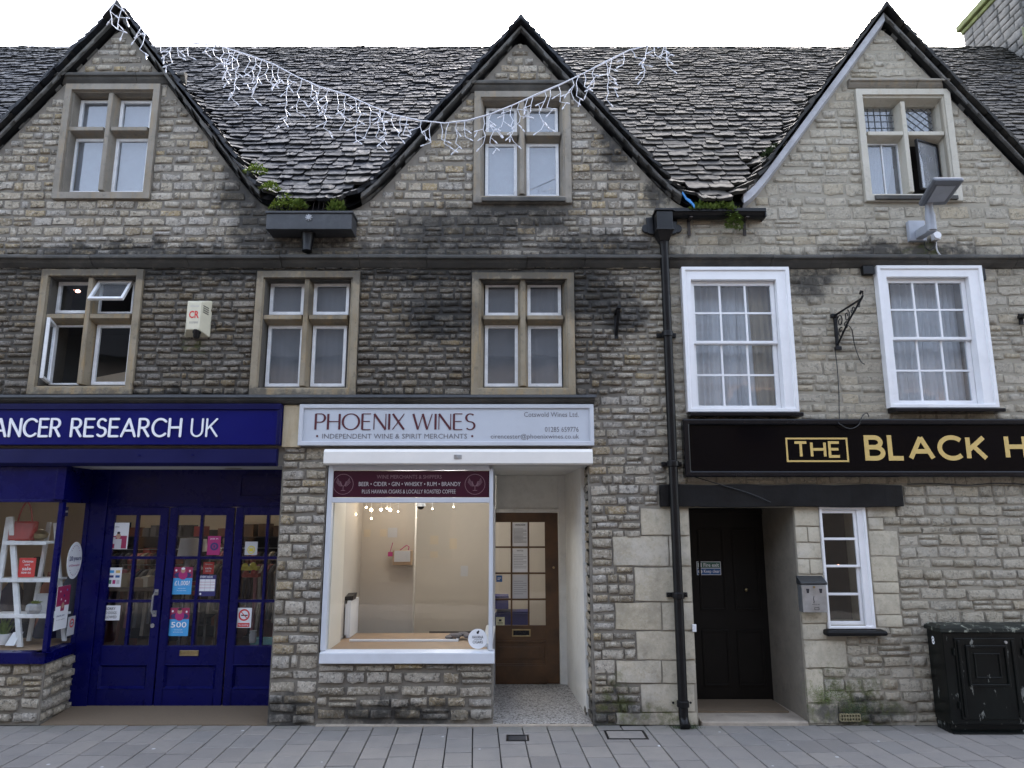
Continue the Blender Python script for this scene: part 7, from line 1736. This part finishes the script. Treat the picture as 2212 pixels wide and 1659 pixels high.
drops = [(252, 60, -.0), (266, 55, 0), (302, 30, 0), (318, 55, 0), (352, 26, 0), (368, 55, 0), (385, 30, 0), (412, 32, 0), (444, 14, 0), (466, 24, 0), (480, 40, 0), (492, 62, 0), (508, 46, 0), (518, 100, 0), (536, 40, 0), (552, 58, 0), (566, 88, 0), (576, 42, 0), (590, 40, 0), (602, 36, 0), (628, 110, 0), (652, 72, 0), (672, 36, 0), (690, 42, 0), (710, 88, 0), (728, 44, 0), (748, 52, 0), (768, 30, 0), (780, 84, 0), (796, 74, 0), (820, 62, 0), (832, 60, 0), (850, 28, 0), (866, 42, 0), (880, 34, 0), (910, 30, 0), (932, 46, 0), (952, 38, 0), (970, 40, 0), (986, 44, 0), (1004, 34, 0), (1044, 60, 0), (1060, 66, 0), (1086, 40, 0), (1106, 92, 0), (1122, 40, 0), (1140, 34, 0), (1152, 36, 0), (1176, 92, 0), (1188, 40, 0), (1206, 36, 0), (1236, 48, 0), (1250, 42, 0), (1262, 32, 0), (1284, 40, 0), (1308, 84, 0), (1322, 34, 0), (1346, 28, 0), (1364, 20, 0), (1400, 70, 0), (1412, 22, 0), (1438, 60, 0), (1442, 42, 0), (1552, 26, 0), (1654, 16, 0)]
for px, ln, _ in drops:
    p = at_px(px); mb = MB(); L = ln * .0049 * 1.02; n = max(2, int(ln / 13)); pts = [p.copy()]; d = r.choice([-1, 1])
    for k in range(n):
        q = pts[-1] + Vector((d * r.uniform(.004, .030), r.uniform(-.012, .012), -L / n * r.uniform(.85, 1.1))); pts.append(q); d = -d if r.random() < .75 else d
    mb.tube(pts, .0034, 5)
    for k in range(1, len(pts)):
        if k == len(pts) - 1 or r.random() < .75:
            e = pts[k] + Vector((r.choice([-1, 1]) * r.uniform(.03, .07), r.uniform(-.02, .02), -r.uniform(.01, .06))); mb.tube([pts[k], e], .003, 5); mb.tube([e, e + (e - pts[k]).normalized() * .035], [.0075, .0055], 6)
            if r.random() < .45 and ln > 35:
                e2 = e + Vector((r.uniform(-.06, .06), 0, -r.uniform(.03, .07))); mb.tube([e, e2], .003, 5); mb.tube([e2, e2 + (e2 - e).normalized() * .03], [.0075, .0055], 6)
    mk('icicle', mb, M['led_white'], il)

# ================================================================ the other side of the street (behind the camera, seen in the glass)
ot = empty('opposite_terrace', (0, -10.4, 0), 'plain stone terrace across the street mirrored in the shop glass', 'building')
mb = MB(); mb.box(-16, 16, -16, -10.3, -.1, 6.0); mk('wall', mb, paint('dark_brick', (.045, .036, .031), .9, .3, 3, .2), ot)
mb = MB(); mb.prism_x([(-10.0, 5.95), (-13.2, 9.0), (-16.3, 5.95)], -16, 16); mk('roof', mb, M['iron'], ot)
for k in range(8):
    x = -14 + k * 4
    for z0 in (.9, 3.6):
        mb = MB(); mb.frame((x - .65, x + .65, z0, z0 + 1.5), .1, -10.298, -10.24); f = mk('window', mb, M['wood'], ot)
        mb = MB(); mb.box(x - .55, x + .55, -10.2985, -10.285, z0 + .1, z0 + 1.4); mk('pane', mb, M['black'], f)
